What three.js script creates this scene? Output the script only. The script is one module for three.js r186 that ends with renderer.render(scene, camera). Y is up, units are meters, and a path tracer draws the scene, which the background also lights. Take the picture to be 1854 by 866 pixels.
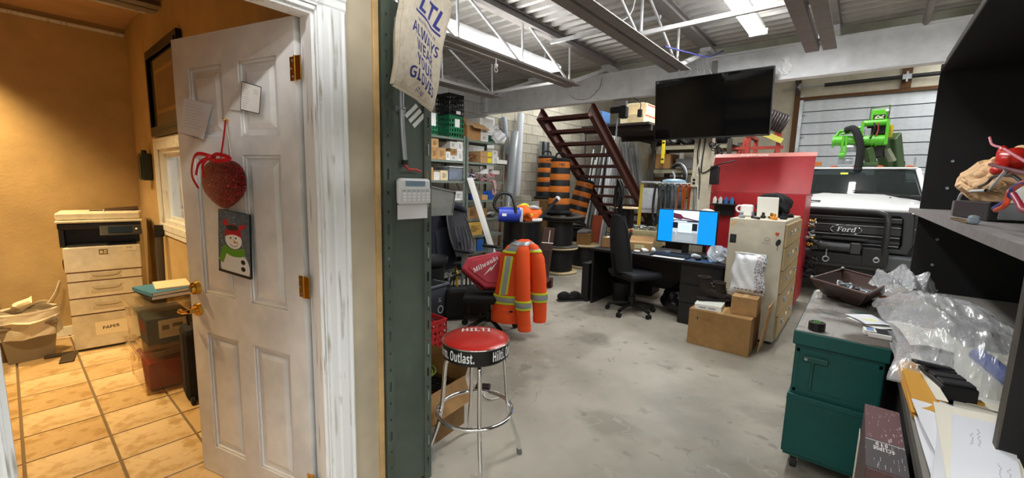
import * as THREE from 'three';
import { RoundedBoxGeometry } from 'three/addons/geometries/RoundedBoxGeometry.js';
import { mergeGeometries } from 'three/addons/utils/BufferGeometryUtils.js';
import { MarchingCubes } from 'three/addons/objects/MarchingCubes.js';
import { RectAreaLightUniformsLib } from 'three/addons/lights/RectAreaLightUniformsLib.js';
RectAreaLightUniformsLib.init();

// ---------- camera, exposure ----------
// +X runs along the roof joists (away to the right), -Z runs away to the left, floor of the shop at y = 0
const W = 1854, H = 866, EYE = 1.55, FOCAL = 758.45;
const YAW = 39.593 * Math.PI / 180, PITCH = 7.602 * Math.PI / 180, ROLL = 1.477 * Math.PI / 180;
const scene = new THREE.Scene();
scene.background = new THREE.Color(0x0b0b0c);
const camera = new THREE.PerspectiveCamera(2 * Math.atan(H / 2 / FOCAL) * 180 / Math.PI, W / H, 0.05, 60);
camera.position.set(0, EYE, 0);
const FWD = new THREE.Vector3(Math.cos(YAW) * Math.cos(PITCH), -Math.sin(PITCH), -Math.sin(YAW) * Math.cos(PITCH));
camera.lookAt(FWD.clone().add(camera.position));
camera.rotateZ(ROLL);
camera.updateMatrixWorld();
const renderer = new THREE.WebGLRenderer({ antialias: true });
renderer.toneMapping = THREE.LinearToneMapping;
renderer.toneMappingExposure = 1.6;
renderer.shadowMap.enabled = true;
const TUBE_LIGHT = 28, TUBE_COLOR = 0xfaf9f5, POT_LIGHT = 11.5, POT_COLOR = 0xffd898;   // the shop's fluorescent fittings and the office's warm ceiling spot

// ---------- photograph pixel -> direction -> point on a known plane ----------
const camR = new THREE.Vector3(), camU = new THREE.Vector3(), camB = new THREE.Vector3();
camera.matrixWorld.extractBasis(camR, camU, camB);
const ray = (px, py) => camB.clone().negate().addScaledVector(camR, (px - W / 2) / FOCAL).addScaledVector(camU, -(py - H / 2) / FOCAL);
const onY = (px, py, y = 0) => { const d = ray(px, py); return d.multiplyScalar((y - EYE) / d.y).add(camera.position); };
const onX = (px, py, x) => { const d = ray(px, py); return d.multiplyScalar(x / d.x).add(camera.position); };
const onZ = (px, py, z) => { const d = ray(px, py); return d.multiplyScalar(z / d.z).add(camera.position); };

// ---------- small helpers ----------
const rng = (s) => () => { s = (s + 0x6d2b79f5) | 0; let t = Math.imul(s ^ (s >>> 15), 1 | s); t = (t + Math.imul(t ^ (t >>> 7), 61 | t)) ^ t; return ((t ^ (t >>> 14)) >>> 0) / 4294967296; };
const V = (x, y, z) => new THREE.Vector3(x, y, z);
const PI = Math.PI, D = PI / 180;
function xf(g, x = 0, y = 0, z = 0, rx = 0, ry = 0, rz = 0) {
  const m = new THREE.Matrix4().makeRotationFromEuler(new THREE.Euler(rx, ry, rz, 'YXZ')); m.setPosition(x, y, z); return g.applyMatrix4(m);
}
function uvm(g0, s = 1) {                      // uv in metres from the dominant axis of each face
  const g = g0.index ? g0.toNonIndexed() : g0;
  const p = g.attributes.position, n = p.count, uv = new Float32Array(n * 2), a = V(), b = V(), c = V();
  for (let i = 0; i < n; i += 3) {
    a.fromBufferAttribute(p, i); b.fromBufferAttribute(p, i + 1).sub(a); c.fromBufferAttribute(p, i + 2).sub(a); b.cross(c);
    const ax = Math.abs(b.x), ay = Math.abs(b.y), az = Math.abs(b.z);
    for (let k = 0; k < 3; k++) {
      const x = p.getX(i + k), y = p.getY(i + k), z = p.getZ(i + k), j = (i + k) * 2;
      if (ay >= ax && ay >= az) { uv[j] = x / s; uv[j + 1] = z / s; } else if (ax >= az) { uv[j] = z / s; uv[j + 1] = y / s; } else { uv[j] = x / s; uv[j + 1] = y / s; }
    }
  }
  g.setAttribute('uv', new THREE.BufferAttribute(uv, 2)); return g;
}
// box by size and centre; r > 0 rounds the edges
const box = (w, h, d, x = 0, y = 0, z = 0, r = 0, rx = 0, ry = 0, rz = 0) => xf(uvm(r > 0 ? new RoundedBoxGeometry(w, h, d, 1, Math.min(r, w / 2.05, h / 2.05, d / 2.05)) : new THREE.BoxGeometry(w, h, d)), x, y, z, rx, ry, rz);
const bx = (x0, x1, y0, y1, z0, z1, r = 0) => box(x1 - x0, y1 - y0, z1 - z0, (x0 + x1) / 2, (y0 + y1) / 2, (z0 + z1) / 2, r);
const ni = (g) => (g.index ? g.toNonIndexed() : g);
const cyl = (r1, r2, h, x = 0, y = 0, z = 0, seg = 20, rx = 0, ry = 0, rz = 0, open = false) => xf(ni(new THREE.CylinderGeometry(r1, r2, h, seg, 1, open)), x, y, z, rx, ry, rz);
const sph = (r, x = 0, y = 0, z = 0, sx = 1, sy = 1, sz = 1, n = 16) => xf(ni(new THREE.SphereGeometry(r, n, Math.round(n * 0.7))).scale(sx, sy, sz), x, y, z);
const tor = (R, r, x = 0, y = 0, z = 0, rx = 0, ry = 0, rz = 0, n = 28, m = 8, arc = PI * 2) => xf(ni(new THREE.TorusGeometry(R, r, m, n, arc)), x, y, z, rx, ry, rz);
const lathe = (pts, seg = 28, x = 0, y = 0, z = 0) => xf(ni(new THREE.LatheGeometry(pts.map(([a, b]) => new THREE.Vector2(a, b)), seg)), x, y, z);
const tube = (pts, r, n = 24, m = 7, closed = false, tension = 0.5) => ni(new THREE.TubeGeometry(new THREE.CatmullRomCurve3(pts.map((p) => (p.isVector3 ? p : V(...p))), closed, 'catmullrom', tension), n, r, m, closed));
function bar(a, b, r, seg = 8) {               // round bar between two points
  const A = V(...a), B = V(...b), g = ni(new THREE.CylinderGeometry(r, r, A.distanceTo(B), seg));
  const q = new THREE.Quaternion().setFromUnitVectors(V(0, 1, 0), B.clone().sub(A).normalize());
  return g.applyMatrix4(new THREE.Matrix4().compose(A.add(B).multiplyScalar(0.5), q, V(1, 1, 1)));
}
function beam(a, b, w, h, r = 0) {             // rectangular bar between two points; h is the side that stands up
  const A = V(...a), B = V(...b), L = A.distanceTo(B), z = B.clone().sub(A).normalize();
  const ref = Math.abs(z.y) > 0.97 ? V(1, 0, 0) : V(0, 1, 0), x = ref.clone().cross(z).normalize(), y = z.clone().cross(x);
  const g = uvm(r ? new RoundedBoxGeometry(w, h, L, 1, r) : new THREE.BoxGeometry(w, h, L));
  return g.applyMatrix4(new THREE.Matrix4().makeBasis(x, y, z).setPosition(A.add(B).multiplyScalar(0.5)));
}
const shp = (pts, holes = []) => { const s = new THREE.Shape(pts.map(([x, y]) => new THREE.Vector2(x, y))); for (const h of holes) s.holes.push(new THREE.Path(h.map(([x, y]) => new THREE.Vector2(x, y)))); return s; };
const rct = (x0, y0, x1, y1) => [[x0, y0], [x1, y0], [x1, y1], [x0, y1]];
const ext = (s, depth, bev = 0, curve = 8) => ni(new THREE.ExtrudeGeometry(Array.isArray(s) ? shp(s) : s, { depth: depth - 2 * bev, bevelEnabled: bev > 0, bevelThickness: bev, bevelSize: bev, bevelOffset: -bev, bevelSegments: 2, curveSegments: curve })).translate(0, 0, bev);
const plane = (w, h, x = 0, y = 0, z = 0, rx = 0, ry = 0, rz = 0) => xf(ni(new THREE.PlaneGeometry(w, h)), x, y, z, rx, ry, rz);
const merge = (list) => mergeGeometries(list.map((g) => { const q = ni(g); for (const k of Object.keys(q.attributes)) if (!['position', 'normal', 'uv'].includes(k)) q.deleteAttribute(k); return q; }));
function wob(g, amp, freq = 6, seed = 0, ay = 1) {      // irregular soft surface; shared corners move together
  const p = g.attributes.position;
  for (let i = 0; i < p.count; i++) {
    const x = p.getX(i), y = p.getY(i), z = p.getZ(i), f = freq;
    p.setXYZ(i, x + amp * Math.sin(f * y + 2.1 * f * z + seed), y + ay * amp * Math.sin(f * 1.3 * x + f * 0.7 * z + seed * 1.7), z + amp * Math.sin(f * 1.1 * x - f * 1.6 * y + seed * 0.6));
  }
  g.computeVertexNormals(); return g;
}
function sheet(w, h, nx, ny, f) {              // a sheet bent by f(u, v) -> [x, y, z]
  const g = new THREE.PlaneGeometry(1, 1, nx, ny), p = g.attributes.position;
  for (let i = 0; i < p.count; i++) p.setXYZ(i, ...f(p.getX(i) + 0.5, p.getY(i) + 0.5));
  g.computeVertexNormals(); return ni(g);
}
function thick(g, t) {                         // gives a bent sheet a thickness along its normals
  const p = g.attributes.position, n = g.attributes.normal, N = p.count, q = g.clone();
  for (let i = 0; i < N; i++) q.attributes.position.setXYZ(i, p.getX(i) - n.getX(i) * t, p.getY(i) - n.getY(i) * t, p.getZ(i) - n.getZ(i) * t);
  return merge([g, q]);
}
const used = new Map();
const numbered = (n) => { const k = used.get(n) ?? 0; used.set(n, k + 1); return k ? n + '_' + String(k).padStart(3, '0') : n; };
function tag(o, label, category, group, kind) { Object.assign(o.userData, { label, category }); if (group) o.userData.group = group; if (kind) o.userData.kind = kind; return o; }
function obj(name, geo, mat, parent, x = 0, y = 0, z = 0, rx = 0, ry = 0, rz = 0) {
  const m = new THREE.Mesh(Array.isArray(geo) ? merge(geo) : geo, mat);
  m.name = parent ? name : numbered(name); m.castShadow = m.receiveShadow = true;
  m.position.set(x, y, z); m.rotation.set(rx, ry, rz, 'YXZ'); (parent ?? scene).add(m); return m;
}
function thing(name, label, category, [x, y, z] = [0, 0, 0], ry = 0, group) {
  const o = new THREE.Group(); o.name = numbered(name); scene.add(o); o.position.set(x, y, z); o.rotation.order = 'YXZ'; o.rotation.y = ry;
  return tag(o, label, category, group);
}
function one(name, label, category, geo, mat, [x, y, z] = [0, 0, 0], ry = 0, group) { return tag(obj(name, geo, mat, null, x, y, z, 0, ry, 0), label, category, group); }
function struct(name, geo, mat, parent, label, category) { const m = obj(name, geo, mat, parent); if (!parent) { m.userData.kind = 'structure'; if (label) tag(m, label, category); } return m; }
function dup(o, [x, y, z], ry = o.rotation.y, label) { const c = o.clone(); c.name = numbered(o.name.replace(/_\d{3}$/, '')); c.userData = { ...o.userData }; if (label) c.userData.label = label; scene.add(c); c.position.set(x, y, z); c.rotation.y = ry; return c; }

// ---------- textures ----------
function noise2(seed) {                        // tileable value noise, period = integer
  const tab = new Float32Array(65536), r = rng(seed); for (let i = 0; i < 65536; i++) tab[i] = r();
  const at = (x, y, p) => tab[(((x % p) + p) % p) + (((y % p) + p) % p) * 256];
  return (x, y, p) => { const xi = Math.floor(x), yi = Math.floor(y); let fx = x - xi, fy = y - yi; fx = fx * fx * (3 - 2 * fx); fy = fy * fy * (3 - 2 * fy);
    return (at(xi, yi, p) * (1 - fx) + at(xi + 1, yi, p) * fx) * (1 - fy) + (at(xi, yi + 1, p) * (1 - fx) + at(xi + 1, yi + 1, p) * fx) * fy; };
}
const N1 = noise2(11), N2 = noise2(29);
const fbm = (u, v, base, oct = 4, N = N1) => { let s = 0, a = 0.5, f = base; for (let k = 0; k < oct; k++) { s += a * N(u * f, v * f, f); a *= 0.5; f *= 2; } return s / (1 - Math.pow(0.5, oct)); };
function tex(n, f, { srgb = true, repeat = 1, wrap = true } = {}) {   // f(u, v) -> [r, g, b] 0..1 or one grey value
  const d = new Uint8Array(n * n * 4);
  for (let y = 0; y < n; y++) for (let x = 0; x < n; x++) { const c = f(x / n, y / n), i = (y * n + x) * 4, a = Array.isArray(c); for (let k = 0; k < 3; k++) d[i + k] = Math.max(0, Math.min(255, (a ? c[k] : c) * 255)); d[i + 3] = 255; }
  const t = new THREE.DataTexture(d, n, n); if (wrap) t.wrapS = t.wrapT = THREE.RepeatWrapping; t.magFilter = THREE.LinearFilter; t.repeat.set(repeat, repeat); if (srgb) t.colorSpace = THREE.SRGBColorSpace; t.needsUpdate = true; return t;
}
const rgb = (hex) => [(hex >> 16 & 255) / 255, (hex >> 8 & 255) / 255, (hex & 255) / 255];
const mixc = (a, b, t) => a.map((x, i) => x + (b[i] - x) * Math.max(0, Math.min(1, t)));
const ss = (a, b, x) => { const t = Math.max(0, Math.min(1, (x - a) / (b - a))); return t * t * (3 - 2 * t); };
function print(w, h, draw, { clear = false, flip = false } = {}) {    // lettering and pictures on flat things
  const c = document.createElement('canvas'); c.width = w; c.height = h; const g = c.getContext('2d'); draw(g, w, h);
  const t = new THREE.CanvasTexture(c); t.colorSpace = THREE.SRGBColorSpace; return t;
}
const grime = tex(256, (u, v) => { const a = fbm(u, v, 4, 5), b = fbm(u + 0.3, v + 0.7, 16, 3, N2); return 0.80 + 0.16 * a + 0.10 * b; });   // mild uneven tint, multiplies a colour
const blot = tex(256, (u, v) => 0.35 + 0.6 * fbm(u, v, 8, 5), { srgb: false });
const weave = tex(128, (u, v) => 0.5 + 0.25 * Math.sin(u * PI * 64) * Math.sin(v * PI * 64) + 0.25 * (N2(u * 64, v * 64, 64) - 0.5), { srgb: false });
const std = (c, rough = 0.6, metal = 0, o = {}) => new THREE.MeshStandardMaterial({ color: c, roughness: rough, metalness: metal, side: THREE.DoubleSide, ...o });
const phy = (c, rough, o = {}) => new THREE.MeshPhysicalMaterial({ color: c, roughness: rough, side: THREE.DoubleSide, ...o });
const worn = (c, rough = 0.6, metal = 0, rep = 1.3, o = {}) => { const t = grime.clone(); t.repeat.set(rep, rep); t.needsUpdate = true; return std(c, rough, metal, { map: t, ...o }); };
const flat = (t, rough = 0.6, o = {}) => new THREE.MeshStandardMaterial({ map: t, roughness: rough, side: THREE.DoubleSide, ...o });
const decal = (t, rough = 0.6, o = {}) => flat(t, rough, { transparent: true, ...o });

// =====================================================================  THE SETTING
const ZW = -5.65, XG = 12.1, DECK = 3.33, CEIL = 2.88, YB0 = 2.82, YB1 = 3.2, XB = 5.9;   // left wall, garage wall, roof deck, office ceiling, beam
const M = {};
// concrete: pale grey slab, scuffed and patched
{
  const map = tex(1024, (u, v) => {
    const a = fbm(u, v, 4, 6), b = fbm(u, v, 32, 3, N2), c = fbm(u + 0.4, v + 0.1, 8, 5, N2), w = fbm(u + 0.13, v + 0.6, 16, 4);
    let col = mixc(rgb(0x8d887c), rgb(0xb9b3a5), ss(0.25, 0.75, a)); col = mixc(col, rgb(0x7d776b), ss(0.52, 0.72, c) * 0.5);
    const line = Math.abs(w - 0.5); col = mixc(col, rgb(0xc9c5bb), ss(0.02, 0.0, line) * ss(0.5, 0.7, c) * 0.35);      // flaked sealer edges
    const crack = Math.abs(fbm(u * 1 + 0.2, v, 4, 5, N2) - 0.5); col = mixc(col, rgb(0x6d685f), ss(0.0022, 0, crack) * 0.4);
    return mixc(col, [0.42, 0.4, 0.37], ss(0.7, 0.85, b) * 0.45);
  }, { repeat: 0.3 });
  M.concrete = std(0xffffff, 0.62, 0, { map, roughnessMap: (() => { const t = blot.clone(); t.repeat.set(0.5, 0.5); t.needsUpdate = true; return t; })(), bumpMap: blot, bumpScale: 0.002 });
  M.concrete.roughness = 0.9;
}
M.grout = std(0x7b6a52, 0.95);
const tileTex = tex(256, (u, v) => { const a = fbm(u, v, 4, 5), b = fbm(u + 0.5, v + 0.2, 16, 4, N2), c = Math.abs(fbm(u, v + 0.4, 8, 4, N2) - 0.5); return mixc(mixc(rgb(0xc9ae84), rgb(0xe3cda6), a * 1.2), rgb(0xa5834f), ss(0.5, 0.75, b) * 0.5 + ss(0.03, 0, c) * 0.25); });
M.tile = [0, 0.31, 0.67].map((o, i) => { const t = tileTex.clone(); t.offset.set(o, o * 1.7); t.repeat.set(1.1, 1.1); t.needsUpdate = true; return std([0xffffff, 0xf3ece0, 0xeee6d6][i], 0.42, 0, { map: t }); });
const stip = tex(256, (u, v) => N2(u * 128, v * 128, 128) * 0.6 + 0.4 * N1(u * 64, v * 64, 64), { srgb: false });
M.tan = worn(0xd6b988, 0.85, 0, 0.5, { bumpMap: stip, bumpScale: 0.0012 });
M.beige = worn(0xc3b79f, 0.8, 0, 0.8);
M.ceil = worn(0xc49e78, 0.8, 0, 0.7);
M.whitewall = worn(0xd9d7d2, 0.75, 0, 0.6);
M.blockw = [0xd8d8d3, 0xd0d0ca, 0xdddcd8].map((c) => worn(c, 0.85, 0, 1.1, { bumpMap: stip, bumpScale: 0.002 }));
M.blockb = [0xaea898, 0xaaa494, 0xb2ac9c, 0xa8a292].map((c) => worn(c, 0.9, 0, 1.1, { bumpMap: stip, bumpScale: 0.002 }));
M.mortar = worn(0xa19b8c, 0.95);
// painted trim, scuffed in streaks that run with the length
const trimTex = tex(256, (u, v) => { const s = N2(u * 120, v * 6, 120), b = fbm(u, v, 8, 5); return mixc(rgb(0xeceeef), rgb(0x9a9488), ss(0.66, 0.92, s) * ss(0.46, 0.66, b) * 0.85); });
M.trim = std(0xffffff, 0.45, 0, { map: trimTex });
M.door = worn(0xe9e8e6, 0.42, 0, 0.9);
const woodTex = tex(256, (u, v) => { const r = fbm(u, v * 0.25 + 0.1, 4, 3) * 2 + u * 6, g = N2(u * 90, v * 4, 90); return mixc(rgb(0xc99d60), rgb(0xa97b43), 0.5 + 0.5 * Math.sin(r * 9) * 0.5 + (g - 0.5) * 0.5); });
const woodm = (c, rep = 1, rough = 0.55) => { const t = woodTex.clone(); t.repeat.set(rep * 4, rep); t.needsUpdate = true; return std(c, rough, 0, { map: t }); };
M.oak = worn(0xd6b27a, 0.55, 0, 2); M.rustwood = woodm(0x77695f, 0.7, 0.9); M.darkwood = woodm(0x70452c, 0.8, 0.5); M.paintwood = worn(0xd9d0b8, 0.75, 0, 1.5);
M.steelwhite = worn(0xeceef0, 0.5, 0, 0.8); M.steelgrey = worn(0x8e8884, 0.55, 0, 1.2); M.steelbar = worn(0xcfcfce, 0.5, 0.1, 2);
M.deck = std(0xc4c1bb, 0.42, 0.25, { map: grime });
M.galv = worn(0xb3b8bd, 0.4, 0.7, 2); M.chrome = std(0xe6e6e8, 0.08, 1); M.brass = std(0xd8a94a, 0.22, 1); M.black = std(0x0e0e10, 0.5); M.blackmat = std(0x131315, 0.85);
M.rubber = std(0x18181a, 0.9); M.white = std(0xe9e9e6, 0.55); M.paper = std(0xf2f1ec, 0.85);

struct('floor', bx(-2.4, 12.4, -0.12, 0, -5.9, 3.5), M.concrete, null, 'pale grey scuffed concrete floor of the workshop', 'floor');
// office floor: tiles set in grout
{
  const f = struct('floor_office', bx(-3.1, 0.87, 0, 0.004, ZW, -1.66), M.grout, null, 'tan ceramic tile floor of the office', 'floor');
  const T = 0.335, g = box(T - 0.012, 0.012, T - 0.012, 0, 0, 0, 0.003); let k = 0;
  for (let i = -5; i <= 3; i++) for (let j = 0; j < 13; j++) {
    const x0 = -0.06 + i * T, z0 = -1.585 - j * T; let x1 = Math.min(x0 + T, 0.87), zA = Math.min(z0, -1.68), zB = Math.max(z0 - T, ZW); if (x1 - x0 < 0.03 || zA - zB < 0.03) continue;
    const full = x1 - x0 > T - 1e-3 && zA - zB > T - 1e-3; k = (k * 7 + i + 3 * j + 50) % 97;
    const gg = full ? g : box(x1 - x0 - 0.012, 0.012, zA - zB - 0.012, 0, 0, 0, 0.003);
    obj('tile', gg, M.tile[k % 3], f, (x0 + x1) / 2, 0.006, (zA + zB) / 2);
  }
}
// office walls
const DX0 = -0.055, DX1 = 0.785, DH = 2.175, ZF = -1.62, ZK = -1.74;              // doorway
struct('wall_office_front', [bx(-3.2, DX0, 0, DECK, ZK, ZF), bx(DX1, 1.02, 0, DECK, ZK, ZF), bx(DX0, DX1, DH, DECK, ZK, ZF)], M.beige, null, 'beige drywall around the office doorway', 'wall');
struct('wall_office_back', bx(-3.2, 0.95, 0, DECK, ZW - 0.15, ZW), M.tan, null, 'tan textured wall behind the photocopier', 'wall');
struct('wall_office_end', bx(-3.2, -3.05, 0, DECK, ZW, ZK), M.tan, null, 'tan end wall of the office', 'wall');
const WZ0 = -4.70, WZ1 = -3.72, WY0 = 1.12, WY1 = 1.76;                            // interior window opening
struct('wall_office_side', [bx(0.87, 1.02, 0, WY0, ZW, ZK), bx(0.87, 1.02, WY1, DECK, ZW, ZK), bx(0.87, 1.02, WY0, WY1, ZW, WZ0), bx(0.87, 1.02, WY0, WY1, WZ1, ZK)], M.tan, null, 'tan office wall that holds the small window', 'wall');
{
  const c = struct('ceiling_office', bx(-3.2, 1.02, CEIL + 0.05, CEIL + 0.1, ZW, ZK), M.ceil, null, 'tan sagging panel ceiling of the office', 'ceiling');
  for (let i = 0; i < 4; i++) for (let j = 0; j < 2; j++) {                         // sagging ceiling panels between battens
    const z1 = ZW + 0.02 + i * 0.98, x0 = -3.05 + j * 1.96;
    obj('panel', thick(sheet(1, 1, 14, 12, (u, v) => { const s = Math.sin(u * PI), t = Math.sin(v * PI); return [x0 + u * 1.955, CEIL + 0.045 - 0.05 * Math.pow(t, 0.6) * Math.pow(s, 0.35), z1 + v * 0.975]; }), -0.006), M.ceil, c);
  }
  for (const z of [ZW + 0.012, ZW + 0.98, ZW + 1.96]) obj('batten', [box(3.9, 0.014, 0.03, -1.09, CEIL - 0.012, z), box(3.9, 0.014, 0.012, -1.09, CEIL - 0.024, z)], M.trim, c);
}
struct('baseboard_office', [box(3.9, 0.09, 0.015, -1.08, 0.057, ZW + 0.008, 0.004), box(0.015, 0.09, 3.85, 0.862, 0.057, -3.7, 0.004)], M.trim, null, 'white baseboard along the office walls', 'baseboard');
// door casing and jambs
{
  const prof = [[0, 0], [0.11, 0], [0.11, 0.012], [0.1, 0.022], [0.092, 0.014], [0.078, 0.02], [0.045, 0.022], [0.038, 0.016], [0.012, 0.016], [0.006, 0.011], [0, 0.011]];
  const side = (m) => { const g = ext(shp(prof.map(([a, b]) => [m * a, b])), DH + 0.004); return uvm(g.applyMatrix4(new THREE.Matrix4().makeBasis(V(1, 0, 0), V(0, 0, 1), V(0, -1, 0)))); };
  // side pieces: profile in x (width) and z (thickness), swept down
  const t = thing('trim_1', 'white scuffed casing round the office doorway', 'door trim', [0, 0, 0]); t.userData.kind = 'structure';
  obj('casing', side(1), M.trim, t, DX1 + 0.004, DH + 0.0039, ZF); obj('casing', side(-1), M.trim, t, DX0 - 0.004, DH + 0.0039, ZF);
  obj('head_casing', uvm(ext(shp(prof.map(([a, b]) => [b, a])), 1.068).applyMatrix4(new THREE.Matrix4().makeBasis(V(0, 0, 1), V(0, 1, 0), V(-1, 0, 0)))), M.trim, t, DX1 + 0.114, DH + 0.004, ZF);
  obj('jamb', [bx(DX1 - 0.001, DX1 + 0.012, 0.012, DH - 0.0125, ZK, ZF + 0.0035), bx(DX1 - 0.012, DX1, 0.012, DH - 0.0245, ZF - 0.05, ZF - 0.012)], M.trim, t);
  obj('jamb', [bx(DX0 - 0.012, DX0 + 0.001, 0.012, DH - 0.0125, ZK, ZF + 0.0035), bx(DX0, DX0 + 0.012, 0.012, DH - 0.0245, ZF - 0.05, ZF - 0.012)], M.trim, t);
  obj('head_jamb', [bx(DX0, DX1, DH - 0.012, DH + 0.002, ZK, ZF + 0.004), bx(DX0, DX1, DH - 0.024, DH - 0.012, ZF - 0.05, ZF - 0.012)], M.trim, t);
  const u = obj('corner_strip', bx(1.018, 1.045, 0, DECK, ZK, ZF + 0.012, 0.003), M.oak, null); u.name = 'trim_2'; u.userData.kind = 'structure'; tag(u, 'stained wooden corner strip at the end of the beige wall', 'trim');
}
// window with casing, sash and glass
{
  const w = thing('window_1', 'small white framed window in the tan office wall', 'window'); w.userData.kind = 'structure';
  const fr = (y0, y1, z0, z1, t, x0, x1) => [bx(x0, x1, y0, y0 + t, z0, z1), bx(x0, x1, y1 - t, y1, z0, z1), bx(x0, x1, y0 + t, y1 - t, z0, z0 + t), bx(x0, x1, y0 + t, y1 - t, z1 - t, z1)];
  obj('casing', [...fr(WY0 - 0.09, WY1 + 0.09, WZ0 - 0.09, WZ1 + 0.09, 0.05, 0.855, 0.869), ...fr(WY0 - 0.05, WY1 + 0.05, WZ0 - 0.05, WZ1 + 0.05, 0.052, 0.849, 0.869)], M.trim, w);
  obj('frame', fr(WY0, WY1, WZ0, WZ1, 0.035, 0.875, 1.015), M.trim, w);
  const s = obj('sash', fr(WY0 + 0.035, WY1 - 0.035, WZ0 + 0.035, (WZ0 + WZ1) / 2 + 0.02, 0.03, 0.91, 0.935), M.trim, w);
  obj('sash', fr(WY0 + 0.035, WY1 - 0.035, (WZ0 + WZ1) / 2 - 0.02, WZ1 - 0.035, 0.03, 0.945, 0.97), M.trim, w);
  const gl = phy(0xf4f8f8, 0.03, { transmission: 1, thickness: 0, ior: 1.45 });
  obj('pane', bx(0.921, 0.924, WY0 + 0.06, WY1 - 0.06, WZ0 + 0.06, (WZ0 + WZ1) / 2 - 0.006), gl, w); obj('pane', bx(0.956, 0.959, WY0 + 0.06, WY1 - 0.06, (WZ0 + WZ1) / 2 + 0.006, WZ1 - 0.06), gl, w);
}
// workshop walls
{
  const w = struct('wall_left', bx(1.02, 12.4, 0, 5, ZW - 0.15, ZW), M.mortar, null, 'painted concrete block wall beside the stairs and shelves', 'wall');
  const g = box(0.393, 0.193, 0.02, 0, 0, 0, 0.003); let k = 3;
  for (let r = 0; r < 18; r++) for (let c = 0; c < 15; c++) {
    const x = 3.8 + c * 0.4 + (r % 2) * 0.2, y = 0.1 + r * 0.2; if (y > 3.4 || (x < 5.7 && y < 2)) continue; k = (k * 13 + 7) % 101;
    obj('block', g, x < 6.1 && y > 1.9 ? M.blockw[k % 3] : M.blockb[k % 4], w, x, y, ZW + 0.006 + (k % 5) * 0.0006);
  }
}
const GZ0 = -1.36, GZ1 = 2.7, GY = 3.64;                                           // garage opening
struct('wall_back', [bx(XG, XG + 0.2, 0, 5, ZW, GZ0), bx(XG, XG + 0.2, 0, 5, GZ1, 3.4), bx(XG, XG + 0.2, GY, 5, GZ0, GZ1)], worn(0xb9b29f, 0.9, 0, 0.7), null, 'beige concrete wall around the overhead garage door', 'wall');
struct('wall_right', bx(-2.4, 12.4, 0, 5, 3.3, 3.45), M.whitewall, null, 'pale wall at the right side of the workshop', 'wall');
struct('wall_near', bx(-2.4, -2.2, 0, 5, ZK, 3.4), M.whitewall, null, 'pale wall at the near end of the workshop', 'wall');
struct('wall_bulkhead', bx(6.02, 6.1, YB1, 5, ZW, 3.4), worn(0xc3c2ad, 0.85, 0, 1), null, 'yellowish bulkhead wall above the white beam', 'wall');
struct('ceiling_garage', bx(6, 12.4, 4.6, 4.7, ZW, 3.4), M.whitewall, null, 'high pale ceiling over the truck bay', 'ceiling');
// corrugated roof deck, ribs run along z
{
  const pts = [], P = 0.155; const top = [];
  for (let x = -2.4; x < 6.05; x += P) pts.push([x, DECK], [x + 0.052, DECK], [x + 0.072, DECK + 0.042], [x + 0.135, DECK + 0.042]);
  const s = [...pts, ...[...pts].reverse().map(([a, b]) => [a, b + 0.004])];
  struct('ceiling_deck', uvm(ext(shp(s), 9.1).translate(0, 0, ZW)), M.deck, null, 'corrugated metal roof deck over the workshop', 'ceiling');
}
// main beam
{
  const b = thing('steel_beam', 'large white painted steel beam that carries the roof joists', 'beam'); b.userData.kind = 'structure';
  obj('web', bx(XB - 0.015, XB + 0.02, YB0 + 0.015, YB1 - 0.015, ZW, 3.3), M.steelwhite, b);
  obj('flange', bx(XB - 0.06, XB + 0.1, YB1 - 0.02, YB1, ZW, 3.3), M.steelwhite, b);
  obj('flange', bx(XB - 0.03, XB + 0.1, YB0, YB0 + 0.018, ZW, 3.3), M.steelwhite, b);
  obj('end_bracket', [bx(XB - 0.09, XB - 0.016, YB0 + 0.03, YB1 - 0.03, ZW + 0.02, ZW + 0.12, 0.004)], M.steelwhite, b);
  for (let k = 0; k < 3; k++) obj('bolt', cyl(0.014, 0.014, 0.02, XB - 0.095, YB0 + 0.08 + k * 0.1, ZW + 0.07, 8, 0, 0, PI / 2), M.galv, b);
  for (const [px, py] of [[980, 171], [939, 196], [1080, 165]]) { const p = onX(px, py, XB - 0.02); obj('bolt', cyl(0.008, 0.008, 0.008, XB - 0.018, p.y, p.z, 8, 0, 0, PI / 2), M.black, b); }
}
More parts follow.
